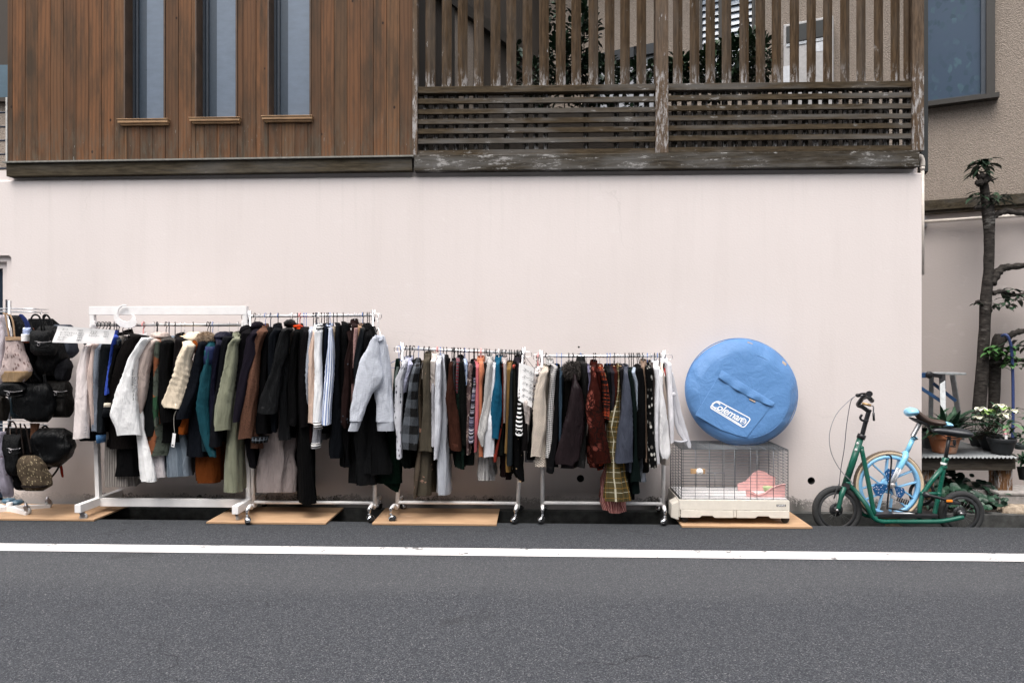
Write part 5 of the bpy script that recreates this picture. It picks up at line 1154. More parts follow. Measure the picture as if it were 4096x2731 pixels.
garment(3, 'purple grey jacket collar', 'jacket', 690, 'F', [(205, 680, 712), (330, 682, 708), (600, 684, 704)], C('#37313a'), collar=True, where='hanging behind the right handwritten price sign')
garment(3, 'charcoal suede shirt', 'shirt', 735, 'F', [(500, 745, 790), (700, 746, 790), (1000, 730, 800), (1166, 726, 800)], C('#262224'), Yn=RY - .18)
garment(3, 'ivory cotton sleeve blouse', 'blouse', 725, 'F', [(620, 742, 812), (760, 760, 826), (866, 776, 812)], C('#b7ada8'), Yn=RY - .22, where='puffed sleeve hanging just under the right price sign')
# ---- rack 4
garment(4, 'black and white fluffy knit jacket', 'jacket', 60, 'G', [(320, 20, 92), (480, 0, 52), (600, -8, 26), (700, -12, 20)], C('#b6afac', 'leopard', '#0c0c0c', 1.6), hg='pink', Yn=RY - .17)
garment(4, 'long pale grey tank dress', 'dress', 30, 'G', [(600, -20, 20), (1000, -60, -15), (1330, -90, -40)], C('#8f8c8e'), sleeve=False, Yn=RY - .13, noh=True, where='hanging low left of the ivory quilted jacket')
garment(4, 'black shirt dress', 'dress', 40, 'G', [(620, 5, 30), (900, -40, 10), (1300, -55, -10)], BK(), sleeve=False, Yn=RY - .15, noh=True, where='narrow dark strip left of the ivory quilted jacket')
garment(4, 'ivory diamond quilted jacket', 'jacket', 150, 'G', [(285, 96, 178), (345, 66, 160), (500, 22, 135), (700, 6, 148), (900, 2, 150), (1050, -8, 110), (1225, -20, 90)], C('#c4b8ab', 'quilt', None, .55), lower=('R4', [(700, 200, 268), (940, 182, 266), (1046, 178, 266)]), Yn=RY - .23, dy=.06, collar=(.03, .03), thick=(.02, .045))
garment(4, 'black and white gingham shirt', 'shirt', 190, 'G', [(240, 232, 276), (400, 190, 250), (700, 164, 232), (1000, 152, 216), (1240, 144, 214)], C('#c4c2c1', 'gingham', '#121214', 1.0), hg='wire', collar=True)
garment(4, 'black cotton coat', 'coat', 268, 'G', [(280, 262, 300), (600, 242, 292), (1000, 220, 280), (1392, 152, 236)], BK(), hg='blue')
garment(4, 'slate blue cotton top', 'top', 320, 'G', [(342, 285, 322), (600, 284, 326), (900, 292, 320), (1100, 290, 316)], C('#2c3a47'), hg='blue')
garment(4, 'black fur vest', 'vest', 400, 'G', [(380, 350, 430), (600, 338, 420), (900, 330, 380), (1300, 270, 350)], C('#0e0c0c', 'pile'), sleeve=False, Yn=RY - .16)
garment(4, 'plum brown coat with huge fur collar', 'coat', 445, 'G', [(372, 455, 484), (500, 420, 545), (700, 384, 572), (900, 332, 572), (1250, 246, 500), (1312, 258, 440)], C('#33272b', 'satin', rough=.62), Yn=RY - .245, dy=.065, lower=('G', [(900, 400, 560), (1250, 340, 520), (1355, 300, 460)]), fur=('G', 445, 285, 106, 98, plain('dark_fur', (.030, .024, .021), .85, var=.4, bump=0), .045), hg='black', thick=(.02, .06))
garment(4, 'black leather coat', 'coat', 530, 'G', [(200, 532, 600), (400, 540, 620), (760, 556, 592), (1000, 520, 592), (1335, 480, 580)], C('#121213', 'leather'), collar=(.034, .05), hg='blue')
garment(4, 'lavender wool cardigan', 'cardigan', 595, 'G', [(290, 590, 632), (380, 600, 640), (600, 600, 630)], C('#74708a'), hg='wire')
garment(4, 'rust velvet jacket with paisley flock', 'jacket', 672, 'G', [(260, 645, 692), (400, 640, 712), (560, 608, 752), (700, 586, 766), (900, 610, 792), (1100, 640, 832), (1292, 672, 862)], C('#47180f', 'damask', '#120806', 1.1, c3='#8a4a40'), Yn=RY - .24, dy=.065, lower=('G', [(900, 590, 720), (1250, 590, 700), (1360, 650, 740)]), collar=True)
garment(4, 'burgundy velvet shirt', 'shirt', 692, 'G', [(290, 700, 742), (500, 720, 764), (700, 730, 765)], C('#501a12', 'damask', '#1c0806', .8))
garment(4, 'orange and black tweed jacket', 'jacket', 740, 'G', [(292, 735, 792), (430, 764, 832), (600, 768, 856), (810, 776, 846)], C('#3a1a14', 'tweed', '#9a4028'), Yn=RY - .22, lower=('G', [(900, 720, 800), (1370, 700, 775)]), hg='wood')
garment(4, 'black denim jacket', 'jacket', 78, 'H', [(300, 78, 112), (500, 96, 130), (700, 110, 132)], C('#161a1e'), hg='blue')
garment(4, 'grey violet wool coat', 'coat', 110, 'H', [(300, 112, 170), (500, 128, 166), (720, 124, 150)], C('#37323a'), hg='blue')
garment(4, 'brick brown cardigan', 'cardigan', 150, 'H', [(300, 140, 198), (480, 158, 196), (690, 140, 180)], C('#54231a'), hg='wood')
garment(4, 'pink and white striped long skirt', 'skirt', 160, 'H', [(900, 90, 180), (1100, 80, 200)], C('#8a4a48', 'vstripe', '#c48f86', .35), lower=('R4', [(1000, 735, 800), (1150, 720, 820), (1320, 700, 895), (1408, 750, 888)]), sleeve=False, Yn=RY - .15, where='reaching down below the base bar under the olive plaid dress', folds=2)
garment(4, 'olive green windowpane plaid pinafore dress', 'dress', 196, 'H', [(255, 194, 212), (500, 190, 226), (690, 150, 236), (820, 52, 236), (1100, 100, 230), (1300, 130, 260)], C('#4f472f', 'plaid', '#a5a08e', 1.0, c3='#8f6a2c'), lower=('R4', [(660, 735, 860), (830, 765, 860), (1000, 735, 880), (1318, 722, 926)]), sleeve=False, Yn=RY - .235, hg='wood', folds=1.6)
garment(4, 'floral satin blouse', 'blouse', 222, 'H', [(270, 205, 250), (340, 212, 262), (540, 238, 260)], C('#28262a', 'floral', '#b8a3a0', .8), hg='wood')
garment(4, 'steel grey satin blouse with wide cuff', 'blouse', 275, 'H', [(310, 262, 304), (480, 248, 332), (700, 226, 352), (1000, 190, 362), (1284, 164, 352)], C('#3f434f', 'satin'), Yn=RY - .24, dy=.06, lower=('H', [(1000, 250, 350), (1405, 305, 360)]))
garment(4, 'bottle green long sweater dress', 'dress', 345, 'H', [(285, 308, 334), (430, 320, 372), (700, 342, 402), (1100, 366, 410), (1500, 330, 450)], C('#142422'), lower=('R4', [(700, 900, 955), (950, 930, 1000), (1260, 946, 1012)]), hg='black')
garment(4, 'black tee shirt dress', 'dress', 320, 'H', [(700, 330, 380), (1100, 320, 380)], C('#15171d'), lower=('R4', [(1000, 910, 960), (1300, 918, 958)]), sleeve=False, Yn=RY - .12, where='hanging low left of the bottle green dress')
garment(4, 'pale blue knit sweater', 'sweater', 368, 'H', [(295, 342, 384), (430, 380, 422), (600, 396, 424), (745, 408, 420)], C('#8d98a6', 'heather'), hg='black')
garment(4, 'grey flannel skirt', 'skirt', 430, 'H', [(1000, 450, 500), (1250, 454, 506), (1545, 456, 506)], C('#7f848e', 'heather'), sleeve=False, Yn=RY - .13, where='pale hem right of the bottle green dress')
garment(4, 'thick black cable sweater', 'sweater', 410, 'H', [(260, 402, 470), (400, 414, 490), (800, 410, 496), (1240, 400, 502)], C('#0d0e11', 'knit'), dy=.06, hood=('H', 435, 262, 36, 32))
garment(4, 'brown marl sweater', 'sweater', 470, 'H', [(1000, 470, 520), (1290, 462, 538), (1430, 470, 530)], C('#26211e', 'pile'), sleeve=False, Yn=RY - .14, where='lowest brown hem below the black cable sweater')
garment(4, 'beige and brown stripe blouse', 'blouse', 475, 'H', [(240, 452, 488), (500, 490, 512), (900, 494, 522), (1282, 496, 518)], C('#8a7565', 'vstripe', '#4a3b33', .6), hg='wire')
garment(4, 'black jacket with silver sequin vines', 'jacket', 520, 'H', [(258, 506, 576), (600, 514, 580), (1000, 520, 592), (1332, 530, 622)], C('#0d0d0e', 'speck', '#9a9893', 1.3, c3='#55534f'), hg='blue', Yn=RY - .22)
garment(4, 'grey brown bouclé cardigan', 'cardigan', 560, 'H', [(255, 574, 604), (700, 584, 604), (900, 588, 604)], C('#4f4543', 'knit'), hg='wire')
garment(4, 'white long sleeved cotton shirt', 'shirt', 600, 'H', [(240, 586, 642), (400, 604, 662), (800, 596, 644), (1090, 590, 642), (1310, 622, 660)], C('#c6c6ca'), hg='black', Yn=RY - .22)
garment(4, 'white shirt with balloon sleeve', 'shirt', 630, 'H', [(320, 640, 684), (500, 640, 692), (700, 648, 722), (900, 650, 752), (1160, 654, 776), (1210, 670, 770), (1252, 690, 742)], C('#cac9ca'), hg='blue', Yn=RY - .235)
garment(4, 'beige ribbed vest', 'vest', 655, 'H', [(390, 662, 692), (600, 680, 712), (792, 700, 722)], C('#b09f95'), sleeve=False, Yn=RY - .2)
garment(4, 'ivory long tunic', 'tunic', 680, 'H', [(240, 662, 692), (600, 700, 740), (1100, 720, 786), (1362, 700, 766)], C('#bcb1a8'), sleeve=False, Yn=RY - .17, hg='white')
garment(4, 'white wrap blouse with tied ribbon', 'blouse', 700, 'H', [(205, 738, 782), (480, 742, 792), (800, 750, 806), (1072, 770, 808)], C('#cfced2'), Yn=RY - .2, hg='white', noh=True)
# ================================================================ outline-based soft shapes
def soft(f, rows, Y, dy, levels=16, n=24, folds=1.0, seed=0, sq=.7, round_top=False, round_bot=False, tilt=0):
    S = [(fy(f, y), fx(f, a), fx(f, b)) for (y, a, b) in rows]; R_ = lerp_pts(S, levels); out = []
    for k, (y, a, b) in enumerate(R_):
        t = k / (levels - 1); yy = Y + tilt * (t - .5); pa, pb = P(a, y, yy), P(b, y, yy); c = (pa + pb) / 2; rx = abs(pb.x - pa.x) / 2
        d = dy * (sqrt(max(.05, 1 - (1 - t * 4) ** 2)) if round_top and t < .25 else 1) * (sqrt(max(.05, 1 - ((t - .75) * 4) ** 2)) if round_bot and t > .75 else 1)
        ring = []
        for j in range(n):
            q = 2 * pi * j / n; ca, sa = cos(q), sin(q)
            w = 1 + folds * (.05 * sin(3 * q + seed + 5 * t) + .14 * mn.noise(V((ca * 1.5 + seed, sa * 1.5, c.z * 12))) + .07 * mn.noise(V((ca * 4, sa * 4 + seed, c.z * 28))))
            ring.append(V((c.x + rx * abs(ca) ** sq * (1 if ca > 0 else -1) * (1 + (w - 1) * .6), yy + d * abs(sa) ** sq * (1 if sa > 0 else -1) * w, c.z)))
        out.append(ring)
    l = out[-1]; c = sum(l, V()) / n; out.append([p + V((0, 0, -.001)) for p in l]); out.append([c + (p - c) * .94 + V((0, 0, .002)) for p in l])
    mb = MB(); mb.loft(out); return mb
def strap(f, pts, Y, r, n=6, flat=None):
    q = [P(*fp(f, p[0], p[1]), (p[2] if len(p) > 2 else Y)) for p in pts]; mb = MB(); mb.tube(bez(q, 5), r, n); return mb
def flatpoly(f, pts, Y, t=.002):
    q = [P(*fp(f, x, y), Y) for x, y in pts]; mb = MB(); mb.prism([(p.x, p.z) for p in q], Y, Y + t); return mb

# grey sweatshirt on the end loop of the tall rack
def hang_extra(f, x, y, hg, lab, rz=0, Y=None):
    p = P(*fp(f, x, y), RY if Y is None else Y); o = place(HM[hg], 'hanger', None, p, rz); return props(o, lab, 'clothes hanger', 'hangers on the rack rails')
GREY = C('#a9adb6', 'heather')
hang_extra('D', 741, 70, 'white', 'white hanger holding the light grey sweatshirt on the chrome end loop', .35)
t = thing('sweatshirt', 'light grey crew neck sweatshirt turned to the street at the end of the tall rack', 'sweatshirt', P(*fp('D', 755, 240), RY), CG)
soft('D', [(238, 722, 790), (262, 700, 808), (330, 680, 822), (450, 660, 834), (640, 668, 860), (760, 700, 872), (900, 724, 886), (1055, 727, 898)], -.50, .05, 30, 40, 1.0, 3).build('body', GREY, t)
soft('D', [(1040, 727, 898), (1062, 738, 897), (1100, 736, 897), (1141, 738, 894)], -.50, .045, 8, 40, .6, 3).build('waistband', C('#a4a8b1', 'knit'), t)
soft('D', [(252, 700, 740), (300, 668, 740), (340, 650, 752), (500, 562, 765), (630, 530, 790), (700, 516, 762), (800, 505, 676), (950, 482, 622), (1050, 476, 590)], -.57, .04, 36, 32, 1.0, 5).build('sleeve', GREY, t)
soft('D', [(1046, 482, 586), (1064, 482, 578), (1146, 461, 550)], -.57, .03, 8, 28, .6, 5).build('cuff', C('#a4a8b1', 'knit'), t)
soft('D', [(330, 790, 830), (500, 820, 856), (650, 830, 872), (900, 850, 876)], -.44, .035, 20, 24, 1, 6).build('sleeve', GREY, t)
mb = MB(); q = [P(*fp('D', x, y), -.552) for x, y in ((722, 240), (726, 266), (745, 288), (768, 290), (784, 276), (790, 250))]; mb.tube(bez(q, 5), .006, 8); mb.build('neckband', C('#a4a8b1', 'knit'), t)
# green cotton tote / apron hanging at the left end of the third rack
hang_extra('R3', 190, 108, 'blue', 'light blue plastic hanger holding the dark green apron at the end of the middle rack', .9)
t = thing('apron', 'dark green cotton apron with grey straps hanging beside the grey sweatshirt', 'apron', P(*fp('R3', 180, 180), RY), CG)
GRN = C('#06251a')
soft('R3', [(185, 172, 194), (260, 160, 196), (400, 146, 200), (600, 150, 205), (740, 100, 215), (1000, 55, 214), (1130, 14, 214), (1168, 12, 213)], -.30, .05, 30, 40, .8, 2).build('body', GRN, t)
mb = flatpoly('R3', [(190, 250), (178, 300), (160, 405), (148, 415), (150, 330), (172, 250)], -.356); mb.build('strap', C('#6e7a76', 'heather'), t)
soft('R3', [(1150, 60, 210), (1180, 70, 200), (1215, 120, 192), (1238, 165, 188)], -.29, .03, 10, 20, .6, 4).build('lower_corner', GRN, t)
# sheer blouse panel and ribbon of the last garment
t = thing('shawl', 'sheer white shawl panel with hanging ribbon at the right end of the last rack', 'shawl', P(*fp('H', 775, 200), RY), CG)
sh = NT('sheer_white', .8); sh.b.inputs['Alpha'].default_value = .72; SHEER = sh.out((.62, .62, .66), sh.bump(sh.noise(sh.map(sh.tc(), (4, 2, 1)), 7, 3), .5, .02))
soft('H', [(300, 780, 800), (420, 790, 826), (560, 800, 858), (700, 828, 886), (850, 862, 930), (1000, 900, 975), (1100, 935, 1003), (1124, 960, 1000)], -.40, .018, 26, 28, 1.2, 8).build('panel', SHEER, t)
soft('H', [(540, 795, 812), (700, 803, 832), (850, 815, 862), (960, 850, 915), (1040, 905, 945)], -.42, .012, 20, 20, .6, 9).build('inner_fold', SHEER, t)
mb = strap('H', [(775, 1040, -.46), (830, 1055, -.46), (900, 1062, -.45), (960, 1045, -.42)], -.4, .007); mb.build('ribbon', SHEER, t)
mb = MB(); mb.ball(P(*fp('H', 775, 495), -.47), .022, jit=.5); mb.ball(P(*fp('H', 808, 540), -.47), .016, jit=.5); mb.build('bow', C('#cfced2'), t)
# red tag on a hanger, white paper tag hanging from the cream puffer
props(flatpoly('H', [(704, 250), (728, 256), (724, 335), (708, 338)], RY - .10, .006).build('hanger_clip', plain('red_plastic', (.62, .04, .03), .4, bump=0)), 'small red hanger clip between the white blouses', 'clip')
t = thing('price_tag', 'white cardboard price tag dangling below the cream puffer cuff', 'tag', P(*fp('B', 232, 1150), RY - .25))
flatpoly('B', [(226, 1148), (258, 1154), (242, 1293), (210, 1282)], RY - .25, .001).build('card', plain('card_white', (.72, .71, .71), .6, bump=0), t)
strap('B', [(262, 925), (240, 980), (238, 1060), (245, 1150)], RY - .25, .0012, 5).build('string', plain('string_white', (.6, .56, .5), .7, bump=0), t)
flatpoly('B', [(216, 1262), (236, 1268), (234, 1276), (214, 1270)], RY - .2512, .0008).build('print', BK(), t)
# three silver buttons of the blazer
bl = next(o for o in bpy.data.objects if o.get('category') == 'blazer')
for (x, y) in ((133, 1091), (131, 1118), (127, 1146)):
    mb = MB(); c = P(*fp('A', x, y), RY - .245); mb.lathe([(.0001, -.005), (.004, -.004), (.0058, -.001), (.0058, .004)], c, 12, 0, 'y'); mb.build('button', M_DULLST, bl)
# lettering down the white sleeve
wj = next(o for o in bpy.data.objects if (o.get('label') or '').startswith('white padded jacket'))
a = P(*fp('A', 603, 670), RY - .305); text('print', 'Where technology comes into play', .0165, BK(), wj, frame(a, (.03, 0, -1), (1, 0.02, .03)), extrude=.0008)
a = P(*fp('A', 628, 665), RY - .29); text('print', 'DIESEL', .036, C('#8a8a8e'), wj, frame(a, (.03, 0, -1), (1, 0.1, .03)), extrude=.0006, spacing=1.1)
# white crescent size ring
t = thing('crescent_hanger', 'white crescent shaped plastic hook hung over the top beam of the wooden rack', 'hook', P(*fp('L', 785, 110), RY - .04))
oc = [(790, 107), (770, 106), (745, 116), (725, 140), (712, 172), (714, 200), (728, 224), (752, 244), (790, 255), (828, 253), (850, 240), (857, 218), (850, 192), (836, 170), (824, 168), (826, 190), (812, 208), (790, 213), (764, 206), (744, 190), (736, 165), (744, 137), (762, 118), (790, 113)]
flatpoly('L', oc, RY - .05, .012).build('ring', M_WHITE, t, bevel=.002)
# handwritten price signs
M_PAPER = plain('white_paper', (.76, .75, .745), .7, var=.04, bump=.1, scale=6); INK = plain('black_ink', (.02, .02, .022), .6, bump=0); INK2 = plain('thin_grey_ink', (.22, .22, .23), .6, bump=0)
def sheet(f, quad, Y, bend=.01):
    a, b, c, d = [P(*fp(f, x, y), Y) for x, y in quad]; mb = MB(); vs = []; n = 10
    for k in (0, 1):
        for j in range(n + 1):
            for i in range(n + 1):
                s, t_ = i / n, j / n; p = a.lerp(b, s).lerp(d.lerp(c, s), t_)
                vs.append(p + V((0, -bend * sin(pi * s) + .003 * sin(5 * t_) + k * .0008, 0)))
    fs = []; m = (n + 1)
    for k in (0, 1):
        for j in range(n):
            for i in range(n): o = k * m * m + j * m + i; fs.append((o, o + 1, o + m + 1, o + m))
    mb.add(vs, fs, smooth=True); return mb
def scrawl(f, items, Y, parent, xd, yd, s, m1, m2):
    for body, x, y, kind in items:
        p = P(*fp(f, x, y), Y); text('lettering', body, s * (1 if kind == 0 else .92), m1 if kind == 0 else m2, parent, frame(p, xd, yd), shear=.25, offset=-.0 if kind == 0 else -.0, align='LEFT', extrude=.0003, spacing=.86)
YS = RY - .27
t = thing('price_sign', 'white handwritten price sign clipped at the left of the wooden rack', 'sign', P(*fp('L', 520, 250), YS), 'handwritten price signs')
q = [(362, 240), (722, 266), (697, 354), (328, 344)]
sheet('L', q, YS).build('paper', M_PAPER, t)
a, b, c, d = [P(*fp('L', x, y), YS) for x, y in q]; xd = b - a; yd = V((.12, 0, 1)); Y_ = YS - .014
scrawl('L', [('コート', 385, 262, 0), ('スーツジャケット', 372, 281, 0), ('スーツパンツ', 368, 295, 0), ('セーター', 362, 310, 0), ('パンツ', 356, 325, 0), ('シャツ', 566, 275, 0), ('ベスト', 560, 287, 0), ('トレーナー', 552, 301, 0),
               ('1000円', 482, 267, 1), ('800円', 490, 286, 1), ('400円', 484, 299, 1), ('500円', 482, 314, 1), ('300円', 476, 329, 1), ('400円', 648, 279, 1), ('300円', 650, 292, 1), ('500円', 645, 306, 1)], Y_, t, xd, yd, .0185, INK, INK2)
mb = MB(); c = P(*fp('L', 569, 243), YS - .01); mb.box(c.x - .010, c.x + .010, c.y - .004, c.y + .05, c.z - .012, c.z + .014); mb.build('clip', M_WHITE, t, bevel=.003)
YS = RY - .255
t = thing('price_sign', 'tall white handwritten price sign on strings between the two low racks', 'sign', P(*fp('F', 780, 220), YS), 'handwritten price signs')
q = [(722, 192), (868, 252), (846, 686), (706, 612)]; sheet('F', q, YS, .008).build('paper', M_PAPER, t)
sheet('F', [(704, 196), (732, 208), (716, 616), (690, 560)], YS + .02, .004).build('backing', M_PAPER, t)
a, b, c, d = [P(*fp('F', x, y), YS) for x, y in q]; xd = b - a; yd = a - d
scrawl('F', [('コート', 740, 262, 0), ('スーツ上下', 736, 338, 0), ('ジャケット', 734, 408, 0), ('セーター', 732, 480, 0), ('カーディガン', 729, 548, 0), ('800円', 826, 306, 1), ('1000円', 820, 390, 1), ('800円', 818, 462, 1), ('600円', 816, 520, 1), ('500円', 812, 586, 1)], YS - .0105, t, xd, yd, .0275, INK, INK2)
mb = MB(); mb.tube([P(*fp('F', 742, 92), RY - .02), P(*fp('F', 803, 250), YS)], .0016, 5); mb.tube([P(*fp('F', 745, 92), RY - .02), P(*fp('F', 872, 256), YS)], .0016, 5); mb.build('string', BK(), t)
hang_extra('F', 905, 150, 'black', 'large black hanger on the left end loop of the rightmost rack', .35)

# ================================================================ bag stand and handbags at the far left
t = thing('bag_stand', 'chrome two tier bag stand with white cross base and grey casters', 'bag stand', P(*fp('L', 62, 1400), RY))
mb = MB(); c = P(*fp('L', 60, 700), RY); cx = c.x; zt_ = P(*fp('L', 60, 84), RY).z
mb.tube([(cx, RY, .18), (cx, RY, zt_)], .013, 12); mb.box(cx - .018, cx - .004, RY - .02, RY - .004, zt_ - .10, zt_ + .01); mb.build('pole', M_CHROME, t)
for yy in (133, 152, 822, 866):
    z = P(*fp('L', 60, yy), RY).z; mb = MB(); xr_ = P(*fp('L', 262, 140), RY).x
    mb.tube(bez([(cx - .5, RY - .10, z), (cx, RY - .10, z), (xr_ - .02, RY - .09, z - .004), (xr_, RY, z - .004), (xr_ - .02, RY + .09, z - .004), (cx, RY + .1, z), (cx - .5, RY + .1, z)], 5), .0035, 6); mb.build('rail', M_CHROME, t)
for x_, y_ in ((262, 140), (200, 830), (270, 850)):
    p = P(*fp('L', x_, y_), RY - .08); mb = MB(); mb.tube(bez([p, p + V((0, 0, -.02)), p + V((0, -.012, -.034)), p + V((0, -.022, -.02))], 4), .0025, 6); mb.build('hook', M_CHROME, t)
z0 = P(*fp('L', 65, 1385), RY).z
mb = MB(); mb.lathe([(.02, -.05), (.022, -.045), (.022, .045), (.018, .05)], (cx, RY, z0), 16); mb.build('hub', M_WHITE, t)
for k, (dx, dy) in enumerate(((.235, -.12), (.25, .12), (-.235, -.12), (-.25, .12))):
    mb = MB(); e = V((cx + dx, RY + dy, z0 - .012)); mb.bar((cx + dx * .07, RY + dy * .07, z0), e, .028, .042); mb.build('base_leg', M_WPAINT, t, bevel=.002)
    place(C_GREY, 'caster', t, (e.x - dx * .08, e.y - dy * .08, .016 if e.z < 9 else 0), k * 1.3)
BG = 'handbags on the chrome bag stand'
LEA = C('#0d0f12', 'leather'); LEA2 = C('#15120f', 'leather')
def bag(lab, rows, Y, dy, mat, handles=(), hmat=None, hr=.006, cat='handbag', sq=.6, folds=1.3, extra=(), rt=True, hook=None, nm='handbag'):
    c = P(*fp('L', (rows[0][1] + rows[0][2]) / 2, rows[0][0]), Y); t = thing(nm, lab, cat, c, BG)
    soft('L', rows, Y, dy, 22, 32, folds, rows[0][0], sq, rt, True).build('body', mat, t)
    for h in handles: strap('L', h, Y, hr).build('handle', hmat or mat, t)
    if mat in (LEA, LEA2) and len(rows) > 3:          # zip line and a metal ring on the leather bags
        k = 1; y_, a_, b_ = rows[k]; w_ = b_ - a_
        strap('L', [(a_ + w_ * .12, y_ + 6), (a_ + w_ * .5, y_ + 14), (b_ - w_ * .12, y_ + 7)], Y - dy - .004, .0022, 5).build('zip', M_DULLST, t)
        m_ = MB(); q_ = P(*fp('L', a_ + w_ * .3, y_ + 26), Y - dy - .006); m_.tube([q_ + V((cos(g) * .011, 0, sin(g) * .011)) for g in [2 * pi * j / 12 for j in range(12)]], .002, 5, closed=True); m_.build('buckle', M_DULLST, t)
        strap('L', [(a_ + w_ * .15, y_ + 30), (a_ + w_ * .5, y_ + 44), (b_ - w_ * .1, y_ + 32)], Y - dy - .001, .004, 6).build('seam', mat, t)
    for (n_, rw, m_, Yo) in extra: soft('L', rw, Y + Yo, dy, 8, 28, .3, 1, sq).build(n_, m_, t)
    return t
bag('broad black cloth holdall at the back of the upper tier', [(195, 180, 330), (300, 150, 430), (420, 190, 436), (560, 180, 410), (640, 200, 400)], -.22, .05, C('#0b0c0f'), nm='cloth_bag', cat='bag')
bag('flat black document bag at the back of the lower tier', [(880, 30, 300), (1000, 60, 360), (1120, 70, 330), (1200, 90, 240)], -.22, .04, C('#0b0c0e'), nm='cloth_bag', cat='bag')
TAN = C('#a98c70'); MONO = C('#a39390', 'speck', '#75625f', 1.2)
bag('pale floral cloth bag at the far left edge of the stand', [(172, -30, 22), (310, -40, 50), (480, -40, 34), (640, -40, 22)], -.46, .05, C('#b4adb2', 'floral', '#a88890', 1.), rt=False, nm='cloth_bag', cat='bag')
bag('beige monogram tote with tan handles and tan base', [(312, 55, 118), (380, 44, 140), (520, 18, 188), (590, 12, 150)], -.50, .045, MONO, [[(58, 320), (42, 220), (32, 168), (20, 162)], [(92, 315), (84, 230), (66, 178), (40, 165)]], TAN, .0065, extra=[('base_band', [(522, 16, 191), (548, 18, 188), (588, 30, 146)], C('#8d7558'), -.003), ('top_band', [(308, 53, 121), (330, 50, 128)], TAN, -.003)], sq=.5, rt=False)
bag('dark slim cloth bag behind the monogram tote', [(175, 70, 130), (300, 90, 200), (500, 150, 220), (590, 200, 262)], -.38, .05, C('#14161b', 'satin'), nm='cloth_bag', cat='bag', rt=False)
bag('blue strapped bag with floral scarf and white tag', [(250, 150, 206), (300, 152, 204), (345, 150, 196)], -.45, .03, C('#8d98b4', 'patch', '#bf6a45', 1.0, c3='#d7dbe6'), [[(128, 172), (140, 178), (170, 215), (185, 255)], [(124, 172), (136, 182), (160, 220), (168, 255)]], C('#26305e'), .010, extra=[('tag', [(292, 144, 178), (336, 142, 180)], M_PAPER, -.035)])
bag('black leather handbag with two looped handles', [(268, 205, 330), (330, 200, 338), (390, 206, 345), (425, 220, 340)], -.47, .055, LEA, [[(210, 275), (192, 225), (200, 185), (222, 170), (250, 190), (262, 270)], [(280, 270), (270, 210), (292, 172), (318, 205), (326, 240)]], hr=.007)
bag('large slouching black leather tote', [(240, 255, 345), (330, 240, 390), (440, 260, 420), (500, 230, 380), (552, 240, 330)], -.36, .07, LEA, [[(300, 250), (270, 190), (290, 170), (330, 220)]])
bag('grey wool hooded bundle on the bag stand', [(232, 345, 440), (300, 340, 455), (400, 420, 465), (442, 420, 450)], -.27, .08, C('#3c4048', 'heather'), nm='cloth_bundle', cat='bag')
bag('small grey tweed pouch bag', [(445, 350, 428), (500, 360, 442), (592, 368, 420)], -.34, .06, C('#35353a', 'pile'))
bag('black round hobo bag on a ringed strap', [(600, 160, 300), (640, 100, 330), (700, 80, 342), (770, 100, 340), (842, 190, 300)], -.44, .07, C('#0d0f12', 'satin', rough=.75), [[(282, 545), (290, 600), (300, 655)], [(272, 545), (278, 600), (280, 655)]], LEA, .006)
bag('dark brown square leather bag', [(585, 300, 425), (640, 310, 436), (740, 320, 438), (812, 325, 432)], -.36, .07, LEA2, sq=.4)
bag('black leather peaked cap hung on the stand', [(590, 30, 130), (640, 5, 160), (668, 2, 120), (682, 15, 60)], -.50, .06, LEA, nm='cap', cat='cap')
bag('olive brown bag cut off by the left edge', [(682, -30, 30), (740, -30, 44), (835, -30, 38)], -.46, .05, C('#2b251d', 'leather'))
bag('black cotton shopper behind the hobo bag', [(330, 140, 240), (450, 150, 300), (600, 120, 260)], -.30, .06, C('#0e0f12'), nm='cloth_bag', cat='bag')
bag('teal plastic folder bag behind the pole', [(690, 62, 130), (760, 68, 140), (822, 74, 150)], -.30, .02, C('#1b3440', 'satin'))
WV = C('#4a4034', 'speck', '#8d8068', .7)
bag('brown woven domed handbag with brass fittings', [(1052, 150, 220), (1075, 132, 248), (1110, 124, 276), (1180, 136, 304), (1240, 148, 314), (1272, 160, 270)], -.52, .055, WV, [[(150, 1050), (138, 960), (130, 880), (126, 850)], [(196, 1045), (178, 950), (166, 890), (150, 855)]], C('#2a1d16', 'leather'), .006,
    extra=[('piping', [(1232, 146, 316), (1244, 148, 314)], C('#2a1d16', 'leather'), -.003)])
bag('big black nylon bag with drooping strap', [(880, 250, 390), (930, 220, 436), (1000, 200, 462), (1060, 230, 440), (1122, 250, 372)], -.40, .09, C('#0c0e11', 'satin', rough=.8), [[(240, 960), (262, 890), (282, 868), (305, 890), (312, 940)], [(372, 1080), (365, 1130), (330, 1180), (312, 1190)]], LEA, .008)
bag('thin red strap purse behind the nylon bag', [(1110, 372, 388), (1150, 380, 394), (1188, 388, 399)], -.36, .008, C('#7e2416'), cat='purse', nm='purse')
bag('small black leather tote on the lower tier', [(920, 20, 138), (1000, 30, 142), (1100, 40, 140), (1178, 56, 128)], -.48, .05, LEA, [[(50, 920), (56, 860), (80, 840), (100, 870), (104, 920)]], C('#2a1712', 'leather'), sq=.45)
bag('grey mauve patterned cloth bag at the lower left edge', [(905, -30, 18), (1070, -30, 38), (1200, 5, 62), (1310, 20, 82)], -.50, .045, C('#85808c', 'floral', '#5a4a55', .8), nm='cloth_bag', cat='bag', rt=False)
bag('black suede pouch between the leather tote and woven bag', [(1140, 95, 150), (1200, 104, 155), (1268, 120, 170)], -.42, .06, BK())
bag('tan leather strap bag at the lower tier', [(850, 190, 248), (900, 196, 240), (960, 190, 226)], -.40, .01, C('#6b4630', 'leather'), cat='bag')
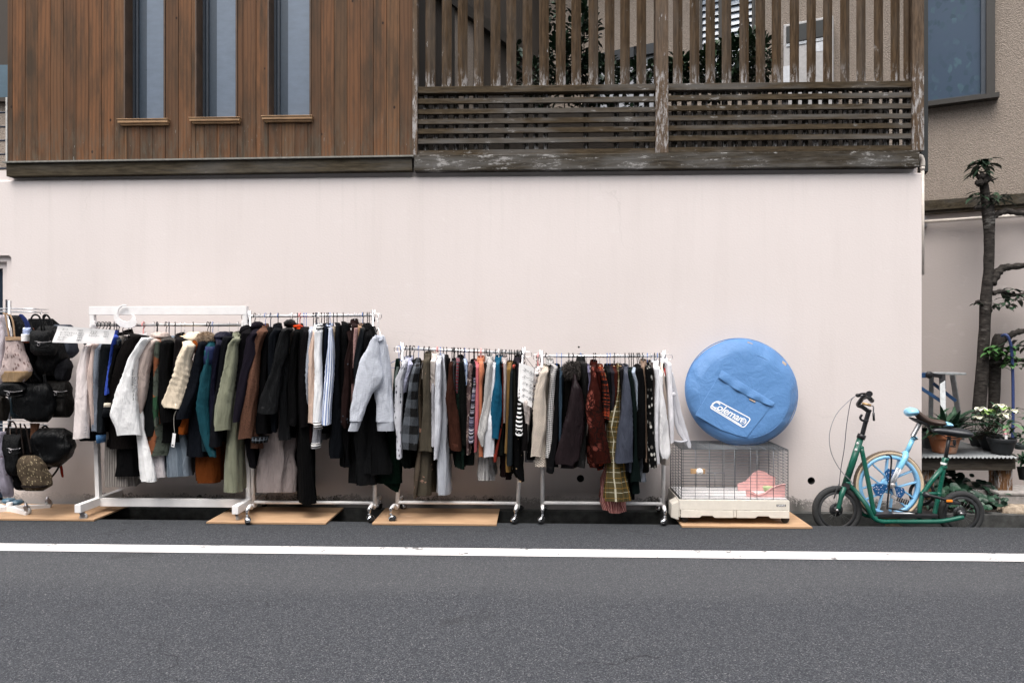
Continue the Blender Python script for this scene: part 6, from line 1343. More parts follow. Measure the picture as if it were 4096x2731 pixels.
t = thing('plastic_bottles', 'pale blue plastic slippers lying on the base of the bag stand', 'slippers', P(*fp('L', 95, 1340), -.2))
for (x, y) in ((55, 1335), (105, 1345)):
    mb = MB(); c = P(*fp('L', x, y), -.22); mb.ball(c, (.05, .05, .022), 14, 8, jit=.3); mb.build('slipper', plain('pale_blue_plastic', (.06, .12, .17), .3, bump=0), t)
t.name = 'slippers'

# ================================================================ wire pet cage
YC0 = -.475; fl = P(*fp('Q', 232, 1300), YC0); fr_ = P(*fp('Q', 1018, 1300), YC0)
xl, xr = fl.x, fr_.x; zt = P(*fp('Q', 620, 917), YC0).z; zb = P(*fp('Q', 620, 1296), YC0).z; yb = YC0 + .425; INS = .0
cage = thing('pet_cage', 'dark wire pet cage on a cream plastic tray base with casters', 'pet cage', ((xl + xr) / 2, YC0 + .2, 0))
M_WIRE = plain('dark_wire', (.12, .135, .15), .45, .4, bump=0); M_CREAM = plain('cream_plastic', (.70, .655, .58), .42, var=.05, bump=.03)
def wires(name, o, ux, uy, L, Hh, vlist, nh, skip=()):
    """grid of rods: vertical rods at fractions vlist, nh level rods"""
    mb = MB(); o, ux, uy = V(o), V(ux), V(uy); r = .0016
    for f_ in vlist: mb.tube([o + ux * L * f_, o + ux * L * f_ + uy * Hh], r * 1.25, 5)
    for k in range(nh): h = Hh * (k + .5) / nh; mb.tube([o + uy * h, o + ux * L + uy * h], r, 5)
    for e in ((0, 0, 1, 0), (0, 1, 1, 1), (0, 0, 0, 1), (1, 0, 1, 1)): mb.tube([o + ux * L * e[0] + uy * Hh * e[1], o + ux * L * e[2] + uy * Hh * e[3]], .0028, 6)
    return mb.build(name, M_WIRE, cage)
W_ = xr - xl
wires('front_panel', (xl, YC0, zb), (1, 0, 0), (0, 0, 1), W_, zt - zb, [.13, .262, .40, .5, .65, .71, .863], 17)
wires('back_panel', (xl, yb, zb), (1, 0, 0), (0, 0, 1), W_, zt - zb, [.13, .262, .40, .53, .66, .80, .9], 17)
for x in (xl, xr): wires('side_panel', (x, YC0, zb), (0, 1, 0), (0, 0, 1), yb - YC0, zt - zb, [.25, .5, .75], 17)
wires('roof_panel', (xl, YC0, zt), (1, 0, 0), (0, 1, 0), W_, yb - YC0, [.13, .262, .40, .53, .66, .80, .9], 16)
mb = MB()                                     # door outline and catch
dx0, dx1, dz0, dz1 = P(*fp('Q', 418, 1190), YC0 - .004).x, P(*fp('Q', 550, 1190), YC0).x, P(*fp('Q', 418, 1190), YC0).z, P(*fp('Q', 418, 1088), YC0).z
mb.tube([(dx0, YC0 - .004, dz0), (dx1, YC0 - .004, dz0), (dx1, YC0 - .004, dz1), (dx0, YC0 - .004, dz1)], .0022, 6, closed=True); mb.tube([(dx0 + .06, YC0 - .006, dz0), (dx0 + .06, YC0 - .006, dz1)], .002, 5); mb.build('door', M_WIRE, cage)
mb = MB(); c = P(*fp('Q', 357, 1078), YC0 - .006); mb.box(c.x - .057, c.x + .05, c.y, c.y + .012, c.z - .018, c.z + .018); mb.build('wood_plate', plain('cage_wood', (.42, .26, .13), .6), cage, bevel=.001)
mb = MB(); c = P(*fp('Q', 367, 1081), YC0 - .012); mb.lathe([(.0001, -.006), (.022, -.005), (.025, 0), (.025, .006)], c, 24, 0, 'y'); mb.lathe([(.0001, -.012), (.006, -.011), (.006, -.005)], c, 10, 0, 'y'); mb.build('knob', M_WHITE, cage)
mb = MB(); z0 = P(*fp('Q', 600, 1422), YC0 - .012).z; zm = P(*fp('Q', 600, 1364), YC0 - .012).z; x0, x1 = P(*fp('Q', 217, 1364), YC0 - .012).x, P(*fp('Q', 1030, 1364), YC0 - .012).x; yf = YC0 - .012
pr = [(x0 + .008, z0), (x0, z0 + .02), (x0, zb + .01), (x0 + .006, zb + .016), (x1 - .006, zb + .016), (x1, zb + .01), (x1, z0 + .02), (x1 - .008, z0)]
xm = P(*fp('Q', 627, 1364), yf).x
mb.prism([(x0, zm), (x0, zb + .004), (x0 + .006, zb + .010), (x1 - .006, zb + .010), (x1, zb + .004), (x1, zm)], yf, yf + .012)
mb.box(x0, x0 + .008, yf + .012, yb + .012, z0, zb + .006); mb.box(x1 - .008, x1, yf + .012, yb + .012, z0, zb + .006); mb.box(x0 + .008, x1 - .008, yb, yb + .012, z0, zb + .006)
mb.box(x0 + .008, x1 - .008, yf + .012, yb, z0 + .012, z0 + .02); mb.box(xm - .010, xm + .010, yf + .0015, yf + .012, z0 + .004, zm)
mb.build('tray', M_CREAM, cage, bevel=.003)
for (a_, b_) in ((P(*fp('Q', 228, 0), yf).x, xm - .012), (xm + .012, x1 - .002)):
    mb = MB(); w_ = b_ - a_; c = (a_ + b_) / 2; zz = zm - .002; zl = z0 + .002
    mb.prism([(a_, zl), (a_, zz), (b_, zz), (b_, zl), (c + .055, zl), (c + .040, zl + .014), (c - .040, zl + .014), (c - .055, zl)], yf - .003, yf + .01); mb.build('drawer', M_CREAM, cage, bevel=.002)
mb = MB(); p = [(.0, 0), (.05, .015), (.12, .10), (.13, .16), (.0, .16)]
vs = [(x0 - .0, yf + .03, zb - .01), (x0 - .045, yf + .06, zb - .04), (x0 - .05, yf + .07, zb - .14), (x0 - .0, yf + .03, zb - .15), (x0, yf + .14, zb), (x0 - .05, yf + .16, zb - .03), (x0 - .05, yf + .16, zb - .13), (x0, yf + .14, zb - .15)]
mb.add(vs, [(0, 1, 2, 3), (4, 7, 6, 5), (0, 4, 5, 1), (1, 5, 6, 2), (2, 6, 7, 3)]); mb.build('side_latch', M_CREAM, cage, bevel=.004)
mb = MB(); mb.box(xl, xr, YC0 + .005, yb - .005, zb + .012, zb + .016); n_ = 40
mb.build('floor_grid', plain('grid_floor', (.66, .64, .64), .6, var=.3, bump=1, scale=90), cage)
for x in (x0 + .035, x1 - .03):
    for y in (YC0 + .03, yb - .04): place(C_BLK, 'caster', cage, (x, y, .0165), .3 if x > 0 else 0)
c = P(*fp('Q', 968, 1329), yf - .0005); mb = MB(); mb.box(c.x - .034, c.x + .034, yf - .001, yf + .001, c.z - .008, c.z + .008); o = mb.build('badge', plain('badge_black', (.015, .015, .016), .4, bump=0), cage)
text('badge_lettering', 'SANKO', .0165, plain('badge_white', (.8, .8, .8), .4, bump=0), cage, frame(c + V((0, -.0016, 0)), (1, 0, 0), (0, 0, 1)), offset=.0005, spacing=1.05)
# pink corner tray and green dish inside
PK = plain('pink_plastic_tray', (.80, .44, .42), .45, bump=.03)
t = thing('litter_tray', 'pink plastic corner litter tray inside the wire cage', 'litter tray', (P(*fp('Q', 850, 1280), YC0 + .1).x, YC0 + .1, zb + .016))
YT = YC0 + .06; q = [P(*fp('Q', x, y), YT) for x, y in ((708, 1215), (712, 1262), (750, 1290), (992, 1290), (1000, 1165), (960, 1150), (915, 1120), (870, 1112), (830, 1130), (800, 1165), (768, 1195))]
mb = MB(); mb.prism([(p.x, p.z) for p in q], YT + .22, YT + .226); mb.build('back_wall', PK, t)
q = [P(*fp('Q', x, y), YT) for x, y in ((706, 1198), (712, 1262), (750, 1290), (994, 1292), (1000, 1172), (960, 1176), (900, 1195), (845, 1235), (800, 1250), (760, 1230))]
mb = MB(); mb.prism([(p.x, p.z) for p in q], YT, YT + .006); mb.tube(bez([V((p.x, YT - .001, p.z)) for p in [P(*fp('Q', x, y), YT) for x, y in ((735, 1235), (790, 1252), (845, 1240), (900, 1200), (960, 1178), (1000, 1172))]], 4), .005, 8); mb.build('front_lip', PK, t)
xa = P(*fp('Q', 715, 1290), YT).x; xb = P(*fp('Q', 994, 1290), YT).x; zz = P(*fp('Q', 800, 1290), YT).z
mb = MB(); mb.box(xa + .01, xb, YT + .006, YT + .22, zz, zz + .01); mb.box(xb - .006, xb, YT + .006, YT + .22, zz + .01, zz + .07); mb.build('base', PK, t)
mb = MB(); c = P(*fp('Q', 875, 1222), YT + .08); mb.lathe([(.02, -.02), (.035, 0), (.045, .03), (.042, .03), (.032, .003), (.0001, -.002)], c, 20); props(mb.build('dish', plain('pale_green_plastic', (.42, .50, .26), .4, bump=0)), 'pale green feeding dish inside the wire cage behind the pink tray', 'dish')

# ================================================================ blue round carry bag leaning on the wall
BL = NT('blue_nylon', .55, spec=.35); v = BL.tc(); n1 = BL.noise(BL.map(v, (1, 1, 1)), 4, 4, .6, .8); n2 = BL.noise(v, 14, 3, .6, 1.0)
M_BLUE = BL.out(BL.mix(n1, (.062, .165, .36), (.085, .205, .42)), BL.bump(BL.math('ADD', n1, BL.math('MULTIPLY', n2, .3)), .45, .03)); BL.b.inputs['Sheen Weight'].default_value = .2
c0 = P(*fp('Q', 676, 493), -.13); bb = P(*fp('Q', 690, 890), -.22); rr = 415 / 1.844 / FL * (c0 - CAM).length * .925
tent = thing('round_tent_bag', 'big round blue fabric carry bag leaning on the wall on top of the cage', 'bag', (c0.x, -.2, zt))
TL = math.atan2(.16, 2 * rr)                      # leaning back
zc = zt + rr * cos(TL) * .965 - .004; cc = V((c0.x - .015, -.165, zc)); Mt = Matrix.Rotation(-TL, 3, 'X')
def disc(mb, i0): mb.rot(cc, Mt, i0)
mb = MB(); prof = [(.0001, -.074), (rr * .5, -.078), (rr * .74, -.077), (rr * .80, -.073), (rr * .86, -.062), (rr * .93, -.042), (rr * .98, -.026), (rr, -.008), (rr, .012), (rr * .97, .035), (rr * .9, .045), (.0001, .048)]
n_ = 72; rings = []
for r_, h in prof:
    ring = []
    for k in range(n_):
        a = 2 * pi * k / n_; e = 1 + .010 * sin(2 * a + .6) + .006 * sin(5 * a) + (.008 * mn.noise(V((cos(a) * 4, sin(a) * 4, r_ * 5)))) * (r_ > .1)
        ring.append(cc + V((cos(a) * r_ * e * 1.0, h + (.012 * mn.noise(V((cos(a) * r_ * 9, sin(a) * r_ * 9, 3))) * (r_ > rr * .82) + .004 * mn.noise(V((cos(a) * r_ * 9, sin(a) * r_ * 9, 3)))), sin(a) * r_ * e * .965 - (.05 * max(0, 1 - (r_ / rr) ** 5) if h < 0 else 0))))
    rings.append(ring)
mb.loft(rings); mb.rot(cc, Mt); mb.build('shell', M_BLUE, tent)
def onface(x, y, off=0):      # px (frame Q) -> point on the front face of the bag
    nrm = Mt @ V((0, -1, 0)); o = cc + nrm * (.079 + off); return PN(*fp('Q', x, y), o, nrm)
for rad in (.79,):
    mb = MB(); mb.tube([cc + Mt @ V((cos(a) * rr * rad, -.0725, sin(a) * rr * rad * .965 - .036)) for a in [2 * pi * k / 64 for k in range(64)]], .0022, 6, closed=True); mb.build('seam', M_BLUE, tent)
mb = MB(); mb.tube([cc + Mt @ V((cos(a) * rr * 1.004, -.008, sin(a) * rr * .97)) for a in [2 * pi * k / 72 for k in range(72)]], .0035, 6, closed=True); mb.build('seam', M_BLUE, tent)
def patch(name, poly, off, th, mat, sub=None):
    nrm = Mt @ V((0, -1, 0)); a = [onface(x, y, off) for x, y in poly]; b = [p - nrm * th for p in a]; m_ = len(a)
    mb = MB(); mb.add(a + b, [list(range(m_)), list(range(2 * m_ - 1, m_ - 1, -1))] + [(k, (k + 1) % m_, (k + 1) % m_ + m_, k + m_) for k in range(m_)]); return mb.build(name, mat, tent, bevel=.0015)
patch('pocket', [(500, 385), (334, 662), (400, 700), (520, 770), (640, 812), (712, 828), (880, 615), (900, 595)], .003, .006, M_BLUE)
nrm = Mt @ V((0, -1, 0)); mb = MB(); q = []
for k in range(25):
    t_ = k / 24; x = 530 + (918 - 530) * t_; y = 330 + (570 - 330) * t_; lx = 502 + (905 - 502) * t_; ly = 384 + (600 - 384) * t_ + 22 * sin(pi * t_) * (1 if t_ > .1 else t_ * 10)
    q.append((onface(x, y, .004), onface((x + lx) / 2, (y + ly) / 2, .016 + .006 * sin(t_ * 19)), onface(lx, ly, .012 + .006 * sin(t_ * 23))))
vs = [p for r_ in q for p in r_]; vs += [p - nrm * .004 for p in vs]; fs = []
for k in range(24):
    for j in (0, 1):
        for o in (0, 75): fs.append((o + k * 3 + j, o + k * 3 + j + 1, o + k * 3 + j + 4, o + k * 3 + j + 3))
mb.add(vs, fs, smooth=True); mb.build('pocket_flap', M_BLUE, tent)
TANV = plain('tan_webbing', (.42, .33, .26), .8)
patch('tab', [(722, 121), (760, 137), (748, 157), (714, 142)], -.032, .02, TANV); patch('tab', [(980, 262), (1010, 285), (1000, 304), (974, 285)], -.036, .02, TANV); patch('tab', [(734, 540), (780, 562), (774, 571), (732, 550)], .010, .004, TANV)
M_LOGO = plain('white_print', (.80, .80, .80), .6, bump=0)
def line(pts, r, closed=False):
    mb = MB(); q = [onface(x, y, .0045) for x, y in pts]; n = len(q); vs = []; fs = []
    for i, p in enumerate(q):
        a_ = q[i - 1] if (i or closed) else p; b_ = q[(i + 1) % n] if (i < n - 1 or closed) else p
        d = (b_ - a_).normalized(); s = d.cross(nrm).normalized() * r; vs += [p - s, p + s, p + s - nrm * .0018, p - s - nrm * .0018]
    for i in range(n if closed else n - 1):
        j = (i + 1) % n
        for k in range(4): fs.append((i * 4 + k, i * 4 + (k + 1) % 4, j * 4 + (k + 1) % 4, j * 4 + k))
    mb.add(vs, fs); return mb.build('logo_line', M_LOGO, tent)
A_, B_, C_, D_ = (494, 556), (745, 690), (692, 758), (440, 606)
def rr_box(c4, cut):
    out = []
    for i in range(4):
        p, a_, b_ = V(c4[i]), V(c4[i - 1]), V(c4[(i + 1) % 4]); u = (a_ - p).normalized() * cut; w_ = (b_ - p).normalized() * cut
        for k in range(5): t_ = k / 4; out.append(tuple((p + u * (1 - t_) ** 2 + w_ * t_ ** 2)))
    return out
line(rr_box([A_, B_, C_, D_], 22), .0038, True); line([(470, 612), (676, 738)], .003)
x_ax = onface(700, 655) - onface(480, 535); y_ax = onface(494, 556) - onface(452, 618)
text('logo_lettering', 'Coleman', .078, M_LOGO, tent, frame(onface(567, 636, .0048), x_ax, y_ax), shear=.28, offset=.0009, extrude=.0008, spacing=.93)
text('logo_lettering', '®', .022, M_LOGO, tent, frame(onface(463, 606, .0048), x_ax, y_ax), extrude=.0008)
cE = onface(689, 708, .0048); X_, Y_ = V(x_ax).normalized(), None; Z_ = X_.cross(V(y_ax)).normalized(); Y_ = Z_.cross(X_)
def emb(pts, mat, off): 
    mb = MB(); a = [cE + X_ * x + Y_ * y + nrm * off for x, y in pts]; b = [p - nrm * .0012 for p in a]; m_ = len(a)
    mb.add(a + b, [list(range(m_))] + [(k, (k + 1) % m_, (k + 1) % m_ + m_, k + m_) for k in range(m_)]); return mb.build('logo_emblem', mat, tent)
s_ = .0225
emb([(cos(a) * s_, sin(a) * s_ * 1.08) for a in [2 * pi * k / 28 for k in range(28)]], M_LOGO, 0)
for pts in ([(-.45, .55), (-.2, .78), (.2, .78), (.45, .55)], [(-.55, .42), (-.5, -.25), (-.3, -.3), (-.32, .42)], [(.55, .42), (.5, -.25), (.3, -.3), (.32, .42)], [(-.10, .36), (-.14, -.2), (.14, -.2), (.10, .36)], [(-.5, -.42), (-.58, -.62), (-.25, -.86), (.25, -.86), (.58, -.62), (.5, -.42)]):
    emb([(x * s_, y * s_) for x, y in pts], M_BLUE, .0016)
# ================================================================ green kick scooter and the unicycle standing on its deck
def K(x, y, Y): return P(*fp('K', x, y), Y)
GN = NT('green_enamel', .3, spec=.5); gp = GN.tc(); gs = GN.ramp(GN.noise(gp, 30, 6, .8), [(.66, 0.), (.70, 1.)]); gd = GN.ramp(GN.noise(gp, 4, 4, .7), [(.4, 0.), (.7, 1.)])
M_GREEN = GN.out(GN.mix(GN.math('MULTIPLY', gs, .7), GN.mix(GN.math('MULTIPLY', gd, .35), (.003, .085, .056), (.03, .07, .055)), (.09, .10, .09)), rough=GN.math('ADD', .25, GN.math('MULTIPLY', gd, .3)))
M_GREEN_ = plain('green_enamel', (.003, .085, .056), .28, var=.12, bump=.02, scale=8, spec=.6); M_TYRE = plain('old_tyre', (.022, .023, .024), .85, var=.3, bump=.5, scale=60)
M_RIM = plain('dull_rim', (.045, .047, .05), .5, .3, bump=.05); M_BPL = plain('black_plastic', (.012, .012, .014), .4, bump=0); M_SPOKE = plain('spoke', (.16, .16, .16), .35, .9, bump=0)
YS_ = -.36
sc = thing('kick_scooter', 'green kick scooter with two small black tyred wheels and black saddle', 'kick scooter', (K(860, 1400, YS_).x, YS_, -.12))
def wheel(par, c, R_, tw, spokes, name='wheel', hubr=.05, disc=True):
    c = V(c); hub = MB(); hub.lathe([(.0001, -.03), (.012, -.03), (.012, -.012), (hubr * .6, -.011), (hubr * .6, .011), (.012, .012), (.012, .03), (.0001, .03)], c, 20, 0, 'y')
    if disc: hub.lathe([(.02, .014), (hubr, .014), (hubr, .018), (.02, .018)], c, 28, 0, 'y')
    w_ = hub.build(name, M_RIM, par)
    mb = MB(); ri = R_ - tw; m = 40; rings = []
    for k in range(m):
        a = 2 * pi * k / m; e = V((cos(a), 0, sin(a))); ring = []
        for j in range(14):
            q = 2 * pi * j / 14; rad = (R_ - tw / 2) + tw / 2 * cos(q) * (1 + (.03 if k % 2 else -.01) * (cos(q) > .3)); ring.append(c + e * rad + V((0, sin(q) * tw * .46, 0)))
        rings.append(ring)
    rings.append(rings[0]); mb.loft(rings, caps=(False, False)); mb.build('tyre', M_TYRE, w_)
    mb = MB(); mb.lathe([(ri - .014, -.011), (ri + .006, -.014), (ri + .006, .014), (ri - .014, .011), (ri - .014, -.011)], c, 48, 0, 'y'); mb.build('rim', M_RIM, w_)
    mb = MB()
    for k in range(spokes):
        a = 2 * pi * k / spokes; b = a + (.45 if k % 4 < 2 else -.45); s = .014 if k % 2 else -.014
        mb.tube([c + V((cos(b) * .016, s, sin(b) * .016)), c + V((cos(a) * (ri - .012), 0, sin(a) * (ri - .012)))], .0011, 4)
    mb.build('spokes', M_SPOKE, w_); return w_
cF = K(357, 1302, YS_); RW = 219 / 2.412 / FL * (cF - CAM).length * .96
wheel(sc, cF, RW, .048, 20)
cR = K(1553, 1333, YS_ + .02); wheel(sc, cR, 186 / 2.412 / FL * (cR - CAM).length * .97, .046, 20)
def tb(name, pts, r, mat, n=12, par=None, ca=True, seg=5):
    mb = MB(); q = [K(*p) for p in pts]; mb.tube(bez(q, seg) if len(q) > 2 else q, r, n, caps=ca); return mb.build(name, mat, par or sc)
NY, FY_ = YS_ - .055, YS_ + .055
fr = tb('frame', [(585, 605, YS_), (430, 1075, YS_)], .024, M_GREEN)      # head tube, other frame tubes are its sub-parts
for s in (-1, 1):
    y = YS_ + s * .055
    tb('fork_blade', [(425, 1085, YS_ + s * .03), (400, 1160, y * .98 + YS_ * .02), (368, 1300, y)], [.020] * 6 + [.016] * 5, M_GREEN)
tb('crown', [(446, 1070, YS_ - .03), (446, 1070, YS_ + .03)], .026, M_BPL)
tb('tube', [(590, 690, YS_), (655, 1010, YS_ - .03), (722, 1375, YS_ - .05)], .0165, M_GREEN, par=fr)
for s, yy in ((-1, NY - .02), (1, FY_)):
    tb('tube', [(452, 1040, YS_), (540, 1125, YS_ + s * .02), (640, 1255, yy), (700, 1365, yy), (770, 1408, yy), (900, 1412, yy), (1300, 1412, yy), (1420, 1400, yy), (1575, 1368, yy)], .0165, M_GREEN, par=fr, seg=6)
tb('tube', [(478, 1080, YS_ + .03), (520, 1190, YS_ + .04), (590, 1320, YS_ + .05), (650, 1358, YS_ + .05), (760, 1370, YS_ + .04)], .014, M_GREEN, par=fr)
tb('tube', [(1388, 880, YS_), (1185, 1140, YS_ - .01), (1150, 1375, YS_ - .02)], .0165, M_GREEN, par=fr, seg=2)
tb('tube', [(1390, 880, YS_), (1340, 1140, YS_), (1290, 1370, YS_ - .02)], .0165, M_GREEN, par=fr)
tb('tube', [(1180, 1140, YS_ - .01), (1340, 1142, YS_)], .0125, M_GREEN, par=fr)
tb('tube', [(1402, 800, YS_), (1385, 890, YS_)], .021, M_GREEN, par=fr)
for (x, y, yo, r_) in ((590, 700, 0, .018), (722, 1370, -.05, .019), (452, 1040, 0, .027), (1388, 885, 0, .022), (1182, 1140, -.01, .018), (1340, 1142, 0, .018), (1290, 1368, -.02, .018), (1152, 1370, -.02, .018)):
    mb = MB(); mb.ball(K(x, y, YS_ + yo), (r_ * 1.15, r_ * 1.05, r_), 12, 8, jit=.15); mb.build('weld', M_GREEN, fr)
for (x, y) in ((357, 1302), (1553, 1333)):
    mb = MB(); mb.lathe([(.001, -.012), (.011, -.010), (.011, .0)], K(x, y, YS_ - .075), 6, 0, 'y'); mb.build('axle_nut', M_DULLST, sc)
mb = MB(); a = K(715, 1352, NY); b = K(1330, 1368, NY); mb.box(a.x, b.x, NY - .01, FY_ + .02, b.z - .008, b.z + .022); mb.build('deck', M_BPL, sc, bevel=.006)
mb = MB(); mb.box(K(905, 1350, NY).x, K(1130, 1350, NY).x, NY + .0, NY + .03, b.z + .0225, b.z + .0235); mb.build('deck_decal', M_PAPER, sc)
tb('headset', [(600, 572, YS_), (583, 612, YS_)], .030, M_BPL)
tb('stem', [(596, 590, YS_), (648, 400, YS_), (672, 330, YS_)], .0165, M_BPL)
tb('quill', [(664, 350, YS_), (600, 305, YS_), (560, 285, YS_), (600, 225, YS_)], .016, M_BPL, seg=4)
tb('handlebar', [(560, 288, YS_ - .04), (600, 215, YS_ - .12), (650, 185, YS_ - .18), (668, 180, YS_ - .30)], .012, M_BPL)
tb('handlebar', [(560, 288, YS_ + .04), (610, 225, YS_ + .12), (670, 215, YS_ + .16), (690, 235, YS_ + .18)], .012, M_BPL)
tb('grip', [(664, 182, YS_ - .19), (671, 180, YS_ - .33)], .021, M_BPL); tb('grip', [(655, 205, YS_ + .16), (695, 248, YS_ + .20)], .018, M_BPL)
tb('brake_lever', [(640, 178, YS_ - .2), (590, 180, YS_ - .22), (548, 196, YS_ - .26)], .007, M_BPL, 8); tb('brake_lever', [(640, 215, YS_ + .14), (590, 200, YS_ + .16), (555, 205, YS_ + .2)], .007, M_BPL, 8)
mb = MB(); c = K(560, 195, YS_ - .2); mb.ball(c, (.02, .015, .014), 10, 8); mb.build('lever_clamp', M_BPL, sc)
tb('key_bracket', [(600, 272, YS_ - .02), (685, 292, YS_ - .04)], .010, plain('brass', (.38, .24, .11), .4, .6), 8)
tb('bell_lever', [(690, 292, YS_ - .05), (708, 306, YS_ - .05), (708, 360, YS_ - .05), (712, 440, YS_ - .05)], .0045, M_DULLST, 8); tb('lever_grip', [(709, 362, YS_ - .05), (713, 440, YS_ - .05)], .0085, M_BPL, 8)
tb('lock_bracket', [(655, 440, YS_ - .02), (600, 435, YS_ - .04), (582, 410, YS_ - .04), (598, 380, YS_ - .04)], .009, M_BPL, 8)
CAB = plain('cable', (.12, .12, .14), .5, bump=0); CAB2 = plain('grey_cable', (.28, .28, .30), .5, bump=0)
tb('brake_cable', [(545, 196, YS_ - .24), (480, 240, YS_ - .22), (350, 380, YS_ - .2), (286, 560, YS_ - .18), (300, 740, YS_ - .15), (380, 900, YS_ - .1), (480, 1010, YS_ - .06), (520, 1060, YS_ - .03)], .0028, CAB2, 6)
tb('brake_cable', [(530, 204, YS_ - .22), (488, 260, YS_ - .2), (450, 480, YS_ - .18), (428, 700, YS_ - .15), (395, 900, YS_ - .1), (378, 1062, YS_ - .07)], .0028, CAB, 6)
tb('front_brake', [(378, 1050, YS_ - .06), (352, 1110, YS_ - .06), (330, 1185, YS_ - .05)], .006, M_SPOKE, 8); tb('front_brake', [(340, 1098, YS_ - .05), (400, 1085, YS_ - .04), (470, 1115, YS_ + .02)], .006, M_BPL, 8)
for (x0, y0, x1, y1) in ((545, 650, 566, 662), (532, 706, 552, 728)):
    c = K((x0 + x1) / 2, (y0 + y1) / 2, YS_ - .0255); mb = MB(); mb.ball(c, (.010, .003, .010), 12, 6) if y0 < 700 else mb.box(c.x - .010, c.x + .008, c.y - .001, c.y + .004, c.z - .008, c.z + .008); mb.build('sticker', M_PAPER, sc)
tb('seat_post', [(1440, 590, YS_), (1402, 812, YS_)], .0135, M_BPL); tb('seat_clamp', [(1406, 795, YS_), (1399, 832, YS_)], .0225, M_GREEN); tb('collar_label', [(1389, 842, YS_), (1384, 862, YS_)], .0222, M_PAPER, ca=False)
tb('clamp', [(1412, 680, YS_), (1500, 690, YS_)], .006, M_BPL, 8); mb = MB(); mb.ball(K(1490, 650, YS_ - .01), (.012, .012, .025), 10, 8); mb.build('seat_bracket', M_BPL, sc)
tb('rails', [(1360, 568, YS_ - .02), (1420, 600, YS_ - .02), (1500, 606, YS_ - .02), (1560, 590, YS_ - .02)], .0035, M_BPL, 6)
# saddle, nose towards the handlebar
def saddle(rows, Yc, mat, name, par, wmax):
    """rows: (x, ytop, ybot, halfwidth) in frame K from nose to tail"""
    rings = []
    for (x, y0, y1, hw) in rows:
        a, b = K(x, y0, Yc), K(x, y1, Yc); c = (a + b) / 2; h = (a.z - b.z) / 2; ring = []
        for k in range(20):
            q = 2 * pi * k / 20; ring.append(V((c.x, Yc + cos(q) * hw, c.z + sin(q) * h * (1 if sin(q) > 0 else .9 - .5 * cos(q) ** 2))))
        rings.append(ring)
    mb = MB(); mb.loft(rings); return mb.build(name, mat, par, sub=1)
saddle([(1272, 535, 545, .008), (1285, 513, 555, .022), (1330, 504, 572, .03), (1400, 505, 585, .042), (1480, 508, 600, .062), (1560, 510, 612, .085), (1610, 520, 612, .09), (1634, 545, 600, .06), (1640, 560, 590, .02)], YS_, plain('black_saddle', (.018, .02, .024), .35, bump=.05), 'saddle', sc, .1)
tb('crank', [(1215, 1150, YS_ - .05), (1370, 1190, YS_ - .07), (1540, 1240, YS_ - .08)], .011, M_BPL, 8)
mb = MB(); c = K(1215, 1150, YS_ - .03); mb.lathe([(.001, -.03), (.02, -.028), (.024, 0), (.02, .03), (.001, .03)], c, 16, 0, 'y'); mb.build('crank_hub', M_BPL, sc)
mb = MB(); c = K(1175, 1135, YS_ + .05); mb.lathe([(.075, -.003), (.098, -.003), (.100, 0), (.098, .003), (.075, .003), (.075, -.003)], c, 44, 0, 'y'); mb.build('chainring', M_BPL, sc)
mb = MB(); c = K(1440, 1212, YS_ - .09); mb.box(c.x - .022, c.x + .022, c.y - .006, c.y + .002, c.z - .008, c.z + .009); o = mb.build('reflector', plain('orange_reflector', (.85, .25, .02), .25, bump=0), sc, bevel=.002); o.rotation_euler = (0, 0, 0)
mb = MB(); c = K(1500, 1240, YS_ - .085); mb.box(c.x - .05, c.x + .04, c.y - .004, c.y + .06, c.z - .006, c.z + .010); mb.build('pedal', M_BPL, sc, bevel=.004)
tb('kickstand', [(828, 768, NY - .04), (868, 776, NY - .045), (882, 820, NY - .045), (868, 1000, NY - .04), (842, 1262, NY - .03), (862, 1282, NY - .03), (960, 1300, NY - .02), (1130, 1330, NY)], .0065, M_BPL, 8)
tb('kickstand', [(838, 860, YS_ + .08), (832, 1000, YS_ + .08), (826, 1060, YS_ + .08)], .006, M_BPL, 8)

# ---- unicycle
YU = -.335; LBL = plain('light_blue_plastic', (.20, .44, .68), .35, var=.08, bump=.02, spec=.5); MBL = C('#245a8e', 'speck', '#c9c6d2', .5, rough=.5)
c = K(855, 1060, YU); RU = 294 / 2.412 / FL * (c - CAM).length * .985
uni = thing('unicycle', 'light blue unicycle with tan walled tyre and brown banana seat parked on the scooter deck', 'unicycle', (c.x, YU, c.z - RU))
CRM = plain('tan_tyre', (.56, .44, .31), .75, bump=.2); TRD = plain('brown_tread', (.10, .075, .055), .9, bump=.8, scale=120)
w_ = MB(); w_.lathe([(.001, -.035), (.018, -.034), (.020, -.02), (.020, .02), (.018, .034), (.001, .035)], c, 20, 0, 'y'); wu = w_.build('wheel', M_DULLST, uni)
mb = MB(); tw = .036; prof = [(RU - tw, -.010), (RU - tw * .6, -.020), (RU - tw * .25, -.020), (RU - tw * .25, .020), (RU - tw * .6, .020), (RU - tw, .010), (RU - tw, -.010)]; mb.lathe(prof, c, 72, 0, 'y'); mb.build('tyre', CRM, wu)
mb = MB(); rings = []
for k in range(121):
    a = 2 * pi * k / 120; e = V((cos(a), 0, sin(a))); h = .0015 * (k % 2)
    rings.append([c + e * (RU - tw * .27) + V((0, -.0205, 0)), c + e * (RU - .004 + h) + V((0, -.015, 0)), c + e * (RU + h) + V((0, 0, 0)), c + e * (RU - .004 + h) + V((0, .015, 0)), c + e * (RU - tw * .27) + V((0, .0205, 0))])
mb.loft(rings, open_=True); mb.build('tread', TRD, wu)
